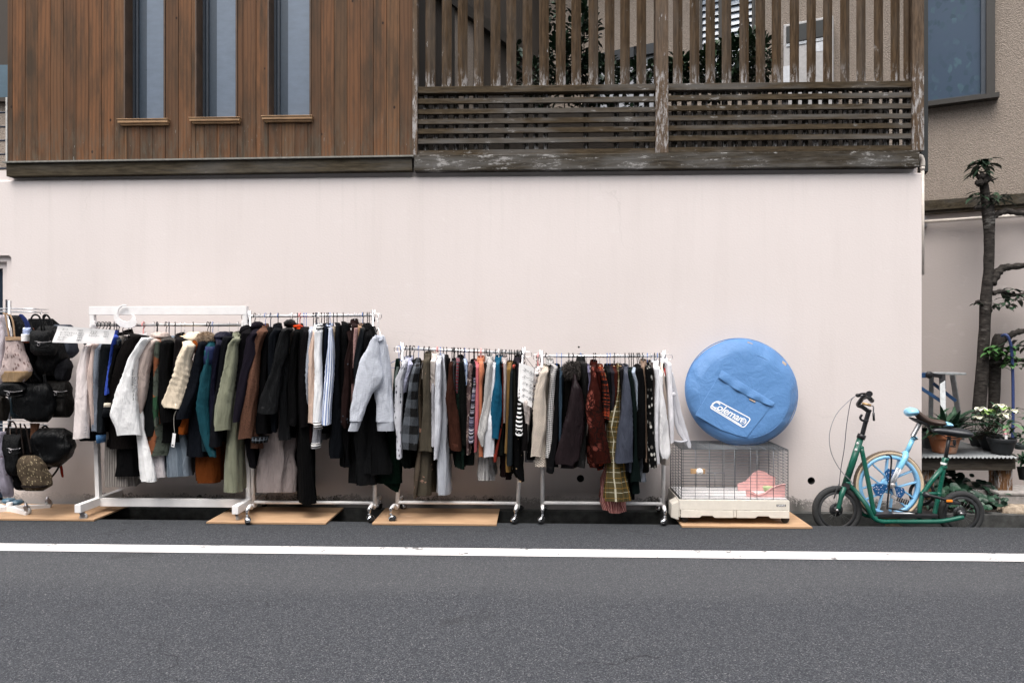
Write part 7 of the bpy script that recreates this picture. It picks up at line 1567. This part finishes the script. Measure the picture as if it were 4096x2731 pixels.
mb = MB(); ro = RU - tw + .001; mb.lathe([(ro - .027, -.012), (ro - .022, -.020), (ro, -.020), (ro, .020), (ro - .022, .020), (ro - .027, .012), (ro - .027, -.012)], c, 72, 0, 'y'); mb.build('rim', LBL, wu)
rin = ro - .025; off = R(20)
for k in range(6):
    a = off + k * pi / 3
    mb = MB()
    for s in (-1, 1):
        b0 = a + s * .42; b1 = a + s * .105
        p0_ = c + V((cos(b1) * .045, 0, sin(b1) * .045)) ; p1_ = c + V((cos(a + s * .22) * rin * 1.01, 0, sin(a + s * .22) * rin * 1.01)); p0_ = c + V((cos(a + s * .75) * .05, 0, sin(a + s * .75) * .05))
        mb.bar(p0_, p1_, .030, .010, up=V((-sin(a), 0, cos(a))))
    mb.build('spoke', LBL, wu, bevel=.002)
mb = MB(); mb.lathe([(.001, -.012), (.058, -.012), (.062, -.008), (.062, .008), (.058, .012), (.001, .012)], c, 36, 0, 'y'); mb.build('hub_disc', LBL, wu)
for k in range(3):
    a = off + pi / 6 + pi / 2 + .03 + k * 2 * pi / 3 - R(60); u = V((cos(a), 0, sin(a))); s = V((-sin(a), 0, cos(a))); L0, L1 = .02, .125
    q = [c + u * L0 - s * .018, c + u * L0 + s * .018, c + u * (L1 * .75) + s * .050, c + u * L1 + s * .030, c + u * L1 - s * .030, c + u * (L1 * .75) - s * .050]
    mb = MB(); mb.add([p + V((0, -.016, 0)) for p in q] + [p + V((0, -.010, 0)) for p in q], [tuple(range(6)), tuple(range(11, 5, -1))] + [(j, (j + 1) % 6, (j + 1) % 6 + 6, j + 6) for j in range(6)], 0, False, [[((p - c).dot(s) * 1.0 + .3, (p - c).dot(u) + .3) for p in q]] + [[(0, 0)] * 6] + [[(0, 0)] * 4] * 6); mb.build('spoke_cover', MBL, wu)
UM = plain('unicycle_blue', (.20, .50, .70), .3, var=.08, bump=.02, spec=.6)
def ub(name, pts, r, mat, n=12, seg=5, par=None): return tb(name, pts, r, mat, n, par or uni, True, seg)
fk = ub('fork', [(1095, 605, YU), (1015, 770, YU)], .0165, UM)
for s in (-1, 1): ub('fork_leg', [(1020, 750, YU), (1012, 800, YU + s * .045), (960, 900, YU + s * .052), (915, 985, YU + s * .05)], [.022] * 6 + [.020] * 4 + [.018] * 6, UM, par=fk) if s < 0 else ub('fork_leg', [(1015, 760, YU), (978, 775, YU + .03), (940, 900, YU + .052), (890, 1040, YU + .05)], .017, UM, par=fk)
ub('fork_leg_tip', [(958, 900, YU - .053), (885, 1048, YU - .052)], .0185, plain('silver_white', (.62, .63, .66), .35, bump=0), seg=2, par=fk)
pa = K(952, 905, YU - .0735); pb = K(898, 1020, YU - .0735); text('lettering', 'BRIDGESTONE', .0205, plain('grey_ink', (.16, .18, .2), .5, bump=0), fk, frame((pa + pb) / 2, (pb - pa) * -1, V((-1, 0, .45))), offset=.0002, spacing=.95)
ub('seat_clamp', [(1106, 590, YU), (1094, 618, YU)], .0215, UM); ub('quick_release', [(1075, 594, YU - .025), (1105, 594, YU - .03), (1135, 620, YU - .03)], .005, M_BPL, 8)
a, b = K(1150, 468, YU), K(1085, 590, YU); d = (b - a).normalized(); x_ = d.cross(V((0, 1, 0))).normalized(); y_ = V((0, 1, 0)); q = []
for k in range(17 * 8): t_ = k / (17 * 8); q.append(a + (b - a) * t_ + (x_ * cos(k * pi / 4) + y_ * sin(k * pi / 4)) * .0165)
mb = MB(); mb.tube(q, .0034, 5); mb.build('spring', M_CHROME, uni); ub('seat_post', [(1160, 455, YU), (1090, 600, YU)], .0115, M_DULLST)
BRN = plain('brown_vinyl', (.055, .036, .028), .42, bump=.04); LB2 = plain('pale_blue_bumper', (.25, .52, .72), .3, bump=0)
saddle([(1108, 312, 395, .05), (1140, 335, 440, .05), (1180, 372, 465, .045), (1230, 405, 482, .042), (1290, 425, 495, .045), (1340, 428, 498, .055), (1392, 432, 495, .065)], YU, BRN, 'seat', uni, .08)
saddle([(1014, 355, 372, .02), (1022, 325, 400, .045), (1050, 310, 408, .06), (1090, 308, 398, .062), (1128, 325, 388, .058)], YU, LB2, 'bumper', uni, .08)
saddle([(1380, 455, 498, .055), (1400, 445, 500, .065), (1440, 452, 504, .06), (1460, 475, 504, .03)], YU, LB2, 'bumper', uni, .08)
saddle([(1050, 400, 415, .03), (1110, 410, 460, .04), (1180, 440, 482, .035), (1250, 470, 497, .03)], YU, M_BPL, 'seat_base', uni, .08)
ub('seat_strut', [(1235, 480, YU), (1255, 540, YU)], .010, M_BPL)
ub('crank', [(888, 1052, YU - .06), (905, 1110, YU - .065), (920, 1175, YU - .07)], .0105, plain('alloy', (.50, .48, .47), .35, .6, bump=0), 10, 2)
mb = MB(); mb.lathe([(.001, -.012), (.018, -.010), (.020, 0), (.018, .008), (.001, .01)], K(893, 1062, YU - .062), 20, 0, 'y'); mb.build('crank_boss', plain('alloy', (.50, .48, .47), .35, .6, bump=0), uni)
mb = MB(); p = K(965, 1202, YU - .12); mb.box(p.x - .048, p.x + .042, p.y - .04, p.y + .04, p.z - .012, p.z + .014); mb.rot(p, Matrix.Rotation(R(20), 3, 'Y')); pd = mb.build('pedal', plain('pedal_grey', (.30, .28, .27), .6, bump=0), uni, bevel=.004)
mb = MB()
for k in range(6): mb.box(p.x - .046 + k * .016, p.x - .038 + k * .016, p.y - .043, p.y + .0, p.z - .014, p.z + .017)
mb.rot(p, Matrix.Rotation(R(20), 3, 'Y')); mb.build('pedal_ribs', M_BPL, pd)
mb = MB(); mb.box(K(860, 1430, -.42).x, K(985, 1440, -.42).x, -.45, -.36, -.028, -.006); props(mb.build('wood_block', plain('wood_chock', (.18, .13, .09), .9, bump=.3)), 'small worn wooden block under the scooter deck', 'block')
# ================================================================ garden corner at the right
def Mp(x, y, Y): return P(*fp('M', x, y), Y)
def Np(x, y, Y): return P(*fp('N', x, y), Y)
def leaf(mb, b, d, L, W, droop=.4, curl=0, n=4, mi=0, up=V((0, 0, 1))):
    b = V(b); d = V(d).normalized(); s = d.cross(up)
    if s.length < .05: s = V((1, 0, 0))
    s.normalize(); nrm = s.cross(d).normalized(); vs = []; p = b.copy(); dd = d.copy()
    for k in range(n + 1):
        t = k / n; w = W * (sin(pi * min(1, .12 + t * .88)) ** .8) * .5; fold = nrm * w * .35
        vs += [p - s * w + fold, p, p + s * w + fold]; p = p + dd * (L / n); dd = (dd + V((0, 0, -droop / n))).normalized()
    fs = []
    for k in range(n): o = k * 3; fs += [(o, o + 1, o + 4, o + 3), (o + 1, o + 2, o + 5, o + 4)]
    mb.add(vs, fs, mi, True)
def clump(mb, c, r, n, L, W, rnd, droop=.5, mi=0):
    c = V(c)
    for i in range(n):
        q = V((rnd.gauss(0, 1), rnd.gauss(0, 1), rnd.gauss(0, 1))).normalized() * rnd.uniform(.25, 1) ** .6
        p = c + V((q.x * r[0], q.y * r[1], q.z * r[2])); d = q + V((rnd.gauss(0, .5), rnd.gauss(0, .5), rnd.gauss(0, .5) + .1))
        leaf(mb, p, d, L * rnd.uniform(.6, 1.2), W * rnd.uniform(.7, 1.2), droop, n=3, mi=mi)
LF_D = m_leaf('dark_leaf', (.010, .026, .014), (.022, .055, .026)); LF_M = m_leaf('mid_leaf', (.02, .06, .03), (.035, .10, .045)); LF_L = m_leaf('fresh_leaf', (.04, .12, .03), (.07, .18, .05))
LF_G = m_leaf('ground_leaf', (.010, .034, .02), (.022, .062, .036)); STEM = plain('stem_brown', (.05, .038, .025), .9); PET = m_leaf('cream_petal', (.66, .66, .50), (.80, .79, .66), .6); PETG = m_leaf('lime_petal', (.25, .42, .12), (.38, .52, .18), .6)
BARK = m_bark(); SOILM = plain('pot_soil', (.02, .016, .012), 1, bump=1)
# bench with corrugated sheet
M_BW = m_weathered('old_bench_timber', (.06, .05, .04), .15, 'x'); M_BL = m_weathered('bench_leg_timber', (.15, .075, .035), .1, 'z')
YB = .14; zb0 = Mp(600, 1076, YB).z; zb1 = Mp(600, 968, YB).z; xbl = WXR - .35; xbr = Mp(1004, 1020, YB).x
bn = thing('garden_bench', 'low dark timber bench topped with corrugated plastic sheet holding potted plants', 'bench', ((xbl + xbr) / 2, .4, 0))
mb = MB(); mb.box(xbl, xbr, YB, YB + .04, zb0, zb1); mb.build('front_beam', M_BW, bn, bevel=.003)
mb = MB(); mb.box(xbl, xbr, .80, .84, zb0, zb1); mb.build('back_beam', M_BW, bn, bevel=.003)
mb = MB(); mb.box(xbr - .002, xbr + .036, YB + .01, .84, zb0 + .01, zb1 - .002); mb.build('side_beam', M_BW, bn, bevel=.003)
for (a_, b_, y_) in ((882, 1010, YB + .045), (192, 306, YB + .045), (840, 900, .74)):
    xa, xb = Mp(a_, 1200, y_).x, Mp(b_, 1200, y_).x; mb = MB(); mb.box(xa, xb, y_, y_ + .075, Mp(900, 1264, y_).z if a_ != 192 else -.02, zb1 - .004); mb.build('leg', M_BL, bn, bevel=.003)
mb = MB(); n_ = 260; vs = []; xs0, xs1 = xbl - .02, Mp(1062, 965, .10).x
for k in range(n_ + 1):
    x = xs0 + (xs1 - xs0) * k / n_; z = zb1 + .010 + .0065 * sin(2 * pi * x / .0325)
    vs += [V((x, .095, z)), V((x, .95, z + .02)), V((x, .95, z + .0225)), V((x, .095, z + .0025))]
fs = []
for k in range(n_):
    for j in range(4): fs.append((k * 4 + j, k * 4 + (j + 1) % 4, (k + 1) * 4 + (j + 1) % 4, (k + 1) * 4 + j))
mb.add(vs, fs, smooth=True); cm = NT('corrugated_plastic', .35, spec=.5); nn_ = cm.noise(cm.tc(), 3, 4, .6); mb.build('corrugated_sheet', cm.out(cm.mix(nn_, (.06, .07, .075), (.22, .235, .245))), bn)
zs = zb1 + .02
def pot(lab, x0, x1, ytop, ybot, xb0, xb1, Y, mat, nm='plant_pot', cat='pot', rim=.0, soil=True, ribs=0, group='plant pots on the bench', base=None):
    a, b = Mp(x0, ytop, Y), Mp(x1, ytop, Y); c0, c1 = Mp(xb0, ybot, Y), Mp(xb1, ybot, Y); cx = (a.x + b.x) / 2; r1 = (b.x - a.x) / 2; r0 = (c1.x - c0.x) / 2; zt = a.z; z0 = zs if base is None else base; z0 = min(z0, zt - .03)
    t = thing(nm, lab, cat, (cx, Y, z0), group); mb = MB(); prof = [(.001, z0), (r0, z0 + .001)]
    for k in range(1, 9):
        q = k / 8; rr_ = r0 + (r1 - rim - r0) * q + (ribs * .0015 * (k % 2)); prof.append((rr_, z0 + (zt - z0) * q * (.76 if rim else .97)))
    if rim: prof += [(r1 - .002, z0 + (zt - z0) * .77), (r1, z0 + (zt - z0) * .80), (r1 + .002, zt - .004)]
    prof += [(r1 + .001, zt), (r1 - .006, zt), (r1 - .010, zt - .03), (.001, zt - .03)]
    mb.lathe([(r, h) for r, h in prof], (cx, Y, 0), 36); mb.build('pot', mat, t)
    if soil: mb = MB(); mb.lathe([(.001, zt - .022), (r1 - .008, zt - .024)], (cx, Y, 0), 24); mb.build('soil', SOILM, t)
    return t, V((cx, Y, zt)), r1
tcm = NT('terracotta', .85, spec=.2); v_ = tcm.tc(); q1 = tcm.noise(v_, 7, 5, .7); TERRA = tcm.out(tcm.mix(tcm.ramp(q1, [(.45, 0.), (.7, 1.)]), (.30, .115, .055), (.46, .30, .22)), tcm.bump(q1, .2, .004))
BPOT = plain('black_pot', (.014, .016, .018), .5, bump=.05); GPOT = plain('grey_planter', (.10, .12, .125), .6)
_, ct, _r = pot('terracotta flower pot with long dark strap leaves on the bench', 258, 535, 745, 950, 322, 508, .30, TERRA, rim=.012)
rnd = random.Random(3)
pl = thing('strap_leaf_plant', 'dense dark green plant with long arching strap leaves in the terracotta pot', 'plant', ct)
mb = MB()
for i in range(95):
    a = rnd.uniform(0, 2 * pi); e = rnd.uniform(.35, 1.5); d = V((cos(a), sin(a) * .7, e * 1.2)); L = rnd.uniform(.18, .40) * (.75 + .4 * abs(cos(a)))
    leaf(mb, ct + V((rnd.uniform(-.08, .08), rnd.uniform(-.06, .06), -.02)), d, L, rnd.uniform(.030, .05), rnd.uniform(.6, 1.7), n=6)
mb.build('leaves', m_leaf('strap_leaf', (.012, .038, .022), (.03, .075, .04), .35), pl)
a, b = Mp(150, 715, .62), Mp(292, 885, .62); mb = MB(); mb.prism([(a.x, a.z), (b.x - .0, a.z), (b.x - .012, b.z), (a.x, b.z)], .5, .74); mb.box(a.x, b.x + .004, .495, .745, a.z - .02, a.z); t = props(mb.build('planter_box', GPOT, bevel=.003), 'dark grey rectangular planter box behind the terracotta pot', 'planter')
pot('wide black plant pot at the back of the bench', 610, 800, 735, 905, 650, 760, .62, BPOT)
pot('black plastic pot between the two other black pots', 693, 900, 750, 930, 762, 850, .42, BPOT, rim=.008)
_, hc, _r = pot('ribbed black plastic pot at the right front corner of the bench', 795, 1026, 785, 952, 852, 1000, .24, BPOT, ribs=1, rim=.006)
pot('dark blue grey bowl at the right edge of the frame', 1020, 1150, 838, 900, 1040, 1130, .50, GPOT, nm='bowl', cat='bowl', group=None)
pot('small black pot low down by the right edge of the frame', 1056, 1170, 1050, 1160, 1070, 1150, .55, BPOT, group=None, base=Mp(1100, 1160, .55).z)
hp_ = thing('hellebore', 'flowering plant with drooping cream and lime flowers in the black pots', 'plant', hc)
stm = MB(); lv = MB()
fl_ = [(722, 515, 0), (700, 592, 0), (745, 610, 0), (785, 548, 1), (800, 535, 1), (895, 487, 0), (932, 570, 0), (915, 585, 0), (1008, 535, 0), (940, 512, 1)]
for (x, y, g) in fl_:
    p = Mp(x, y, .30 + rnd.uniform(-.05, .1)); bs = V((hc.x + rnd.uniform(-.1, .02), .32 + rnd.uniform(-.05, .1), zs + .1)); mid = (p + bs) / 2 + V(((p.x - bs.x) * .25, 0, .03)); stm.tube(bez([bs, mid, p], 4), .0028, 5)
    fm = MB()
    for k in range(5): an = k * 2 * pi / 5 + rnd.random(); leaf(fm, p, (cos(an), sin(an), -.25), .062, .055, .6, n=3)
    fm.build('flower', PETG if g else PET, hp_)
for i in range(110):
    x = rnd.gauss(820, 105); y = rnd.uniform(520, 770); p = Mp(x, y, rnd.uniform(.22, .55)); q = V((rnd.gauss(0, 1), rnd.gauss(0, .7), rnd.uniform(-.3, .7))); leaf(lv, p, q, rnd.uniform(.05, .11), rnd.uniform(.018, .034), .7, n=4)
for i in range(26):
    x = rnd.gauss(840, 90); p = Mp(x, rnd.uniform(560, 680), rnd.uniform(.25, .5)); stm.tube([V((hc.x - .08 + rnd.uniform(-.1, .1), .38, zs + .1)), p], .0022, 4)
stm.build('stems', STEM, hp_); lv.build('leaves', LF_M, hp_)
lv2 = MB(); clump(lv2, Mp(955, 640, .24), (.05, .05, .07), 8, .10, .05, rnd); lv2.build('leaves', m_leaf('pale_leaf', (.09, .17, .08), (.14, .24, .12)), hp_)
pk = thing('pink_flower', 'tiny pink flower cluster in the front black pot', 'flower', Mp(945, 730, .18)); mb = MB(); 
for k in range(12): q = V((rnd.gauss(0, 1), rnd.gauss(0, 1), rnd.gauss(0, 1))).normalized(); leaf(mb, Mp(945, 730, .18) + q * .012, q, .02, .018, .2, n=2)
mb.build('petals', plain('pink_petal', (.60, .25, .30), .6, bump=0), pk)
a, b = Mp(939, 762, .15), Mp(962, 796, .15); mb = MB(); mb.box(a.x, b.x, .148, .150, b.z, a.z); tg = props(mb.build('plant_label', M_PAPER), 'small white plant label stuck in the front black pot', 'label')
# right edge foliage
t = thing('spiky_plant', 'spiky dark green plant cut off by the right edge of the frame', 'plant', Mp(1090, 980, .5)); mb = MB()
for i in range(40): a = rnd.uniform(0, 2 * pi); leaf(mb, Mp(1105, 1000, .55) + V((0, 0, -.02)), (cos(a), sin(a), rnd.uniform(.3, 1.4)), rnd.uniform(.12, .24), .022, 1.2, n=5)
mb.build('leaves', LF_M, t)
t = thing('leafy_twig', 'sprig of dark leaves poking in from the right edge above the bowl', 'plant', Mp(1080, 790, .6)); mb = MB(); clump(mb, Mp(1085, 780, .6), (.12, .1, .06), 26, .09, .04, rnd); mb.build('leaves', LF_D, t)
# ladder
AL = plain('aluminium', (.40, .42, .43), .45, .5, var=.2, bump=.1); BLU = plain('blue_painted_metal', (.03, .085, .20), .45)
YL = .98; t = thing('step_ladder', 'aluminium step ladder with blue braces standing behind the bench', 'ladder', Mp(400, 600, YL))
def lb(nm, pts, w, h, m, Y0=YL, Y1=None): a = Mp(*pts[0], Y0); b = Mp(*pts[1], Y1 if Y1 is not None else Y0); mb = MB(); mb.bar(a, b, w, h); mb.build(nm, m, t, bevel=.002)
a, b = Mp(285, 205, YL - .08), Mp(497, 200, YL + .10); mb = MB(); mb.box(a.x, b.x - .03, YL - .12, YL + .08, a.z - .016, a.z + .004); mb.build('top_plate', AL, t, bevel=.003)
lb('leg', ((378, 220), (388, 620)), .045, .022, AL, YL - .13, YL - .25); lb('leg', ((470, 215), (560, 800)), .045, .022, AL, YL + .10, YL + .22); lb('leg', ((282, 225), (275, 620)), .04, .02, AL, YL + .1, YL + .2)
lb('leg_cap', ((377, 215), (382, 345)), .050, .026, M_BPL, YL - .135, YL - .16); lb('hinge', ((240, 215), (372, 235)), .03, .035, M_BPL, YL - .14)
mb = MB(); mb.ball(Mp(262, 222, YL - .15), (.035, .02, .035), 12, 8); mb.build('hinge_knob', M_BPL, t)
lb('brace', ((150, 315), (380, 465)), .012, .030, BLU, YL - .1); lb('brace', ((298, 298), (500, 455)), .012, .030, BLU, YL + .05); lb('brace', ((150, 226), (240, 226)), .015, .045, BLU, YL - .1)
# tree: two trunks with cut limbs
YT_ = .88
tr = thing('pollarded_tree', 'slender pollarded tree with dark mottled trunk and cut limbs by the right wall', 'tree', Np(288, 1090, YT_))
def trunk(rows, nm='trunk', Y=YT_, top=True):
    rings = []; R2 = []
    for k in range(60):
        t_ = k / 59; y = rows[0][0] + (rows[-1][0] - rows[0][0]) * t_
        for i in range(len(rows) - 1):
            if (rows[i][0] - y) * (rows[i + 1][0] - y) <= 0: break
        f_ = (y - rows[i][0]) / (rows[i + 1][0] - rows[i][0]); a = Np(rows[i][1] + (rows[i + 1][1] - rows[i][1]) * f_, y, Y); b = Np(rows[i][2] + (rows[i + 1][2] - rows[i][2]) * f_, y, Y)
        c = (a + b) / 2; r_ = (b.x - a.x) / 2 * .9
        rings.append([c + V((cos(q) * r_ * (1 + .16 * mn.noise(V((cos(q) * 2, sin(q) * 2, c.z * 7)))), sin(q) * r_ * (1 + .16 * mn.noise(V((cos(q) * 2, 5 + sin(q) * 2, c.z * 7)))), 0)) for q in [2 * pi * j / 16 for j in range(16)]])
    mb = MB(); mb.loft(rings); return mb.build(nm, BARK, tr)
trunk([(1130, 256, 318), (1050, 264, 320), (950, 274, 326), (750, 288, 336), (650, 290, 340), (500, 307, 351), (350, 309, 354), (262, 301, 354), (200, 297, 336), (135, 288, 326), (118, 292, 318)])
trunk([(1120, 324, 384), (1060, 328, 376), (900, 331, 380), (820, 338, 392), (785, 346, 402), (768, 356, 392)], Y=YT_ + .05)
def limb(pts, r0, r1, nm='limb'):
    q = bez([Np(*p[:2], YT_ + (p[2] if len(p) > 2 else 0)) for p in pts], 6); mb = MB(); n = len(q); mb.tube(q, [(r0 + (r1 - r0) * k / (n - 1)) * (1 + .15 * sin(k * 1.7)) for k in range(n)], 10); mb.build(nm, BARK, tr)
limb([(338, 290), (362, 270), (400, 256), (440, 262), (500, 268, .1), (560, 262, .2)], .030, .020); limb([(338, 560), (362, 520), (388, 494), (430, 488), (520, 478, -.1)], .042, .026)
limb([(345, 600), (385, 590), (430, 606), (500, 600, -.1)], .022, .014); limb([(378, 800, .05), (420, 775), (455, 760), (520, 752)], .034, .022); limb([(372, 890, 0), (400, 884), (440, 878), (520, 880, -.1)], .026, .018); limb([(322, 890), (350, 884), (390, 888)], .030, .026); limb([(452, 770), (455, 745)], .010, .006)
limb([(300, 640), (282, 632), (272, 642)], .018, .008); limb([(312, 240), (282, 240), (270, 246)], .03, .014); limb([(335, 250), (352, 230), (405, 180)], .012, .003); limb([(318, 130), (345, 125), (368, 118)], .012, .004)
for (x, y) in ((310, 128), (298, 112), (322, 120), (290, 138)): mb = MB(); mb.ball(Np(x, y, YT_ - .04), .035, jit=.6); mb.build('knot', BARK, tr)
cr_ = MB()
def tuft(x, y, n, sp=.05, L=.16, W=.045, dz=.3, m=cr_, Yo=0):
    for i in range(n):
        a = 2 * pi * i / n + rnd.uniform(-.3, .3); leaf(m, Np(x, y, YT_ + Yo) + V((rnd.uniform(-sp, sp), rnd.uniform(-sp, sp), rnd.uniform(-sp, sp) * .6)), (cos(a), sin(a) * .8, rnd.uniform(-.3, dz)), L * rnd.uniform(.6, 1.15), W * rnd.uniform(.7, 1.1), 1.0, n=4)
tuft(300, 60, 22, .05, .17); tuft(318, 48, 14, .05, .16); tuft(285, 95, 12, .04, .15, dz=-.1); tuft(345, 195, 16, .06, .18, dz=.1); tuft(280, 190, 12, .04, .12); tuft(382, 190, 6, .05, .14)
tuft(460, 610, 16, .07, .14); tuft(425, 600, 12, .06, .12, m=cr_); tuft(380, 640, 16, .09, .10, .05, Yo=-.05); tuft(345, 660, 6, .04, .08); tuft(276, 640, 6, .03, .07); tuft(470, 810, 12, .06, .14, Yo=-.1); tuft(445, 830, 8, .05, .12, Yo=-.1)
cr_.build('crown', LF_D, tr)
cr2 = MB(); tuft(372, 840, 22, .08, .11, .045, m=cr2, Yo=-.06); tuft(330, 850, 12, .05, .09, m=cr2, Yo=-.06); tuft(400, 885, 14, .08, .10, m=cr2, Yo=-.08); tuft(450, 888, 18, .09, .10, m=cr2, Yo=-.1); tuft(410, 835, 10, .05, .1, m=cr2, Yo=-.1); cr2.build('young_leaves', LF_L, tr)
mb = MB(); mb.tube(bez([Np(384, 778, .75), Np(396, 772, .72), Np(410, 782, .70), Np(424, 830, .70), Np(430, 950, .70), Np(431, 1100, .68), Np(428, 1230, .66)], 6), .0125, 10)
props(mb.build('garden_hose', plain('blue_hose', (.025, .045, .14), .45, bump=.05)), 'blue garden hose looped over the shorter trunk', 'hose')
mb = MB(); mb.ball(Np(325, 965, 1.05), (.03, .03, .055), 14, 8); props(mb.build('white_bottle', plain('pale_plastic', (.42, .42, .42), .4, bump=0)), 'pale plastic bottle glimpsed between the two trunks', 'bottle')
# concrete blocks, rock, bucket, ground cover
xa = Mp(888, 1330, .10).x; z1_, z0_ = Mp(900, 1275, .10).z, Mp(900, 1388, .10).z; t = thing('concrete_blocks', 'two stacked pale concrete paving blocks under the bench leg', 'paving blocks', (xa + .2, .2, 0)); zm_ = z0_ + (z1_ - z0_) * .72
mb = MB(); mb.box(xa, xa + .42, .10, .42, zm_ + .004, z1_); mb.build('upper_slab', M_CONC2, t, bevel=.006); mb = MB(); mb.box(xa + .004, xa + .42, .105, .42, z0_, zm_); mb.build('lower_slab', M_CONC2, t, bevel=.006)
mb = MB(); mb.box(xa - .12, xa - .003, .24, .42, -.03, z1_ - .01); mb.build('rear_slab', M_CONC2, t, bevel=.006)
RK = NT('garden_stone', .9); q1 = RK.noise(RK.tc(), 9, 5, .7); RKM = RK.out(RK.mix(RK.ramp(q1, [(.4, 0.), (.65, 1.)]), (.16, .12, .085), (.40, .33, .25)), RK.bump(q1, .7, .01))
mb = MB(); c = Mp(1040, 1436, .04); mb.ball(c, (.135, .07, .050), 24, 14, jit=.35); props(mb.build('garden_rock', RKM), 'rounded tan rock on the kerb in front of the concrete blocks', 'rock')
for (x, y, r_) in ((650, 1375, .07), (800, 1350, .06)): mb = MB(); mb.ball(Mp(x, y, .22), (r_, r_, r_ * .7), 16, 10, jit=.35); props(mb.build('garden_rock', plain('dark_stone', (.06, .06, .055), .9, var=.4, bump=.6)), 'dark stone half hidden in the leaves behind the rear scooter wheel' if x < 700 else 'grey stone among ground leaves left of the paving blocks', 'rock')
mb = MB(); c = Mp(310, 1375, .2); mb.lathe([(.001, -.05), (.075, -.05), (.09, .03), (.094, .034), (.085, .034), (.07, -.045), (.001, -.045)], c, 28); props(mb.build('plastic_tub', plain('pale_grey_plastic', (.28, .30, .33), .5)), 'pale grey plastic tub on the soil behind the scooter frame', 'tub')
def roundleaf(mb, c, r, tilt):
    n = 10; nx = V((tilt[0], tilt[1], 1)).normalized(); s = nx.cross(V((0, 1, 0))).normalized(); u = s.cross(nx); vs = [c + nx * -.006]
    for k in range(n): a = 2 * pi * k / n; vs.append(c + s * cos(a) * r + u * sin(a) * r + nx * .004 * sin(3 * a))
    mb.add(vs, [(0, 1 + k, 1 + (k + 1) % n) for k in range(n)], 0, True)
mb = MB(); x0_ = Mp(560, 1400, .1).x; x1_ = Mp(930, 1400, .1).x
for i in range(240):
    x = rnd.uniform(x0_ - .22, x1_); y = rnd.uniform(-.02, .7); h = .05 + .10 * mn.noise(V((x * 5, y * 5, 2))) + rnd.uniform(0, .07) + y * .06; roundleaf(mb, V((x, y, max(.01, h * (.5 + .7 * (y > .02))))), rnd.uniform(.018, .036), (rnd.gauss(0, .35), rnd.gauss(-.55, .35)))
for i in range(150): x = rnd.uniform(WXR - .2, x0_); y = rnd.uniform(.03, .6); leaf(mb, (x, y, 0), (rnd.gauss(0, .6), rnd.gauss(0, .6), 1), rnd.uniform(.06, .14), .03, 1.4, n=4)
props(mb.build('ground_cover', LF_G), kind='stuff')

# ================================================================ greenery on the terrace behind the fence
def shrub(lab, boxes, Y, mat, L=.09, W=.045, seed=1, stems=(), nm='shrub'):
    r_ = random.Random(seed); c = P(boxes[0][0], boxes[0][1], Y); t = thing(nm, lab, 'shrub', (c.x, Y, 2.7), 'shrubs on the terrace behind the fence'); mb = MB()
    for (x, y, rx, ry, n) in boxes: p = P(x, y, Y); k = (p - CAM).length / FL; clump(mb, p, (rx * k, .3, ry * k), n, L, W, r_)
    mb.build('leaves', mat, t); sb = MB()
    for pts in stems: sb.tube(bez([P(x, y, Y) for x, y in pts], 4), [.012] * 3 + [.006] * (len(bez([P(x, y, Y) for x, y in pts], 4)) - 3), 6)
    if stems: sb.build('stems', STEM, t)
shrub('tall dark leafy shrub behind the middle slats of the fence', [(2250, 260, 90, 120, 420), (2330, 180, 60, 140, 260), (2215, 30, 30, 90, 90), (2345, 30, 22, 90, 70), (2140, 320, 60, 60, 120), (2400, 300, 90, 50, 200), (2180, 520, 60, 90, 140)], 1.3, LF_D, stems=[((2260, 620), (2255, 350), (2215, -40)), ((2300, 620), (2330, 300), (2345, -60))], seed=4)
shrub('bushy green shrub with an orange leaf right of the middle fence post', [(2720, 300, 60, 60, 260), (2890, 270, 100, 80, 420), (3030, 250, 50, 100, 260), (2980, 190, 60, 50, 160), (2640, 300, 50, 50, 120), (2830, 330, 180, 40, 260)], 1.1, m_leaf('bush_leaf', (.014, .034, .016), (.035, .07, .028)), seed=5, stems=[((2900, 620), (2880, 400), (2920, 200))])
shrub('low straggling shrub behind the lattice left of the middle post', [(2500, 320, 90, 40, 200), (2400, 470, 160, 60, 260), (2560, 300, 50, 50, 90)], 1.6, LF_D, seed=6)
shrub('small dark sprig behind the seventh slat', [(2070, 250, 22, 60, 34)], 1.0, LF_D, seed=8)
mb = MB(); 
for (x, y, d) in ((2735, 258, (-.3, 0, .3)), (2752, 270, (.5, 0, -1)), (2770, 285, (.3, 0, -1))): leaf(mb, P(x, y, .7), d, .10, .05, .4)
props(mb.build('autumn_leaf', m_leaf('orange_leaf', (.30, .12, .03), (.40, .20, .06))), 'single orange autumn leaves hanging behind the fence slats', 'leaf')
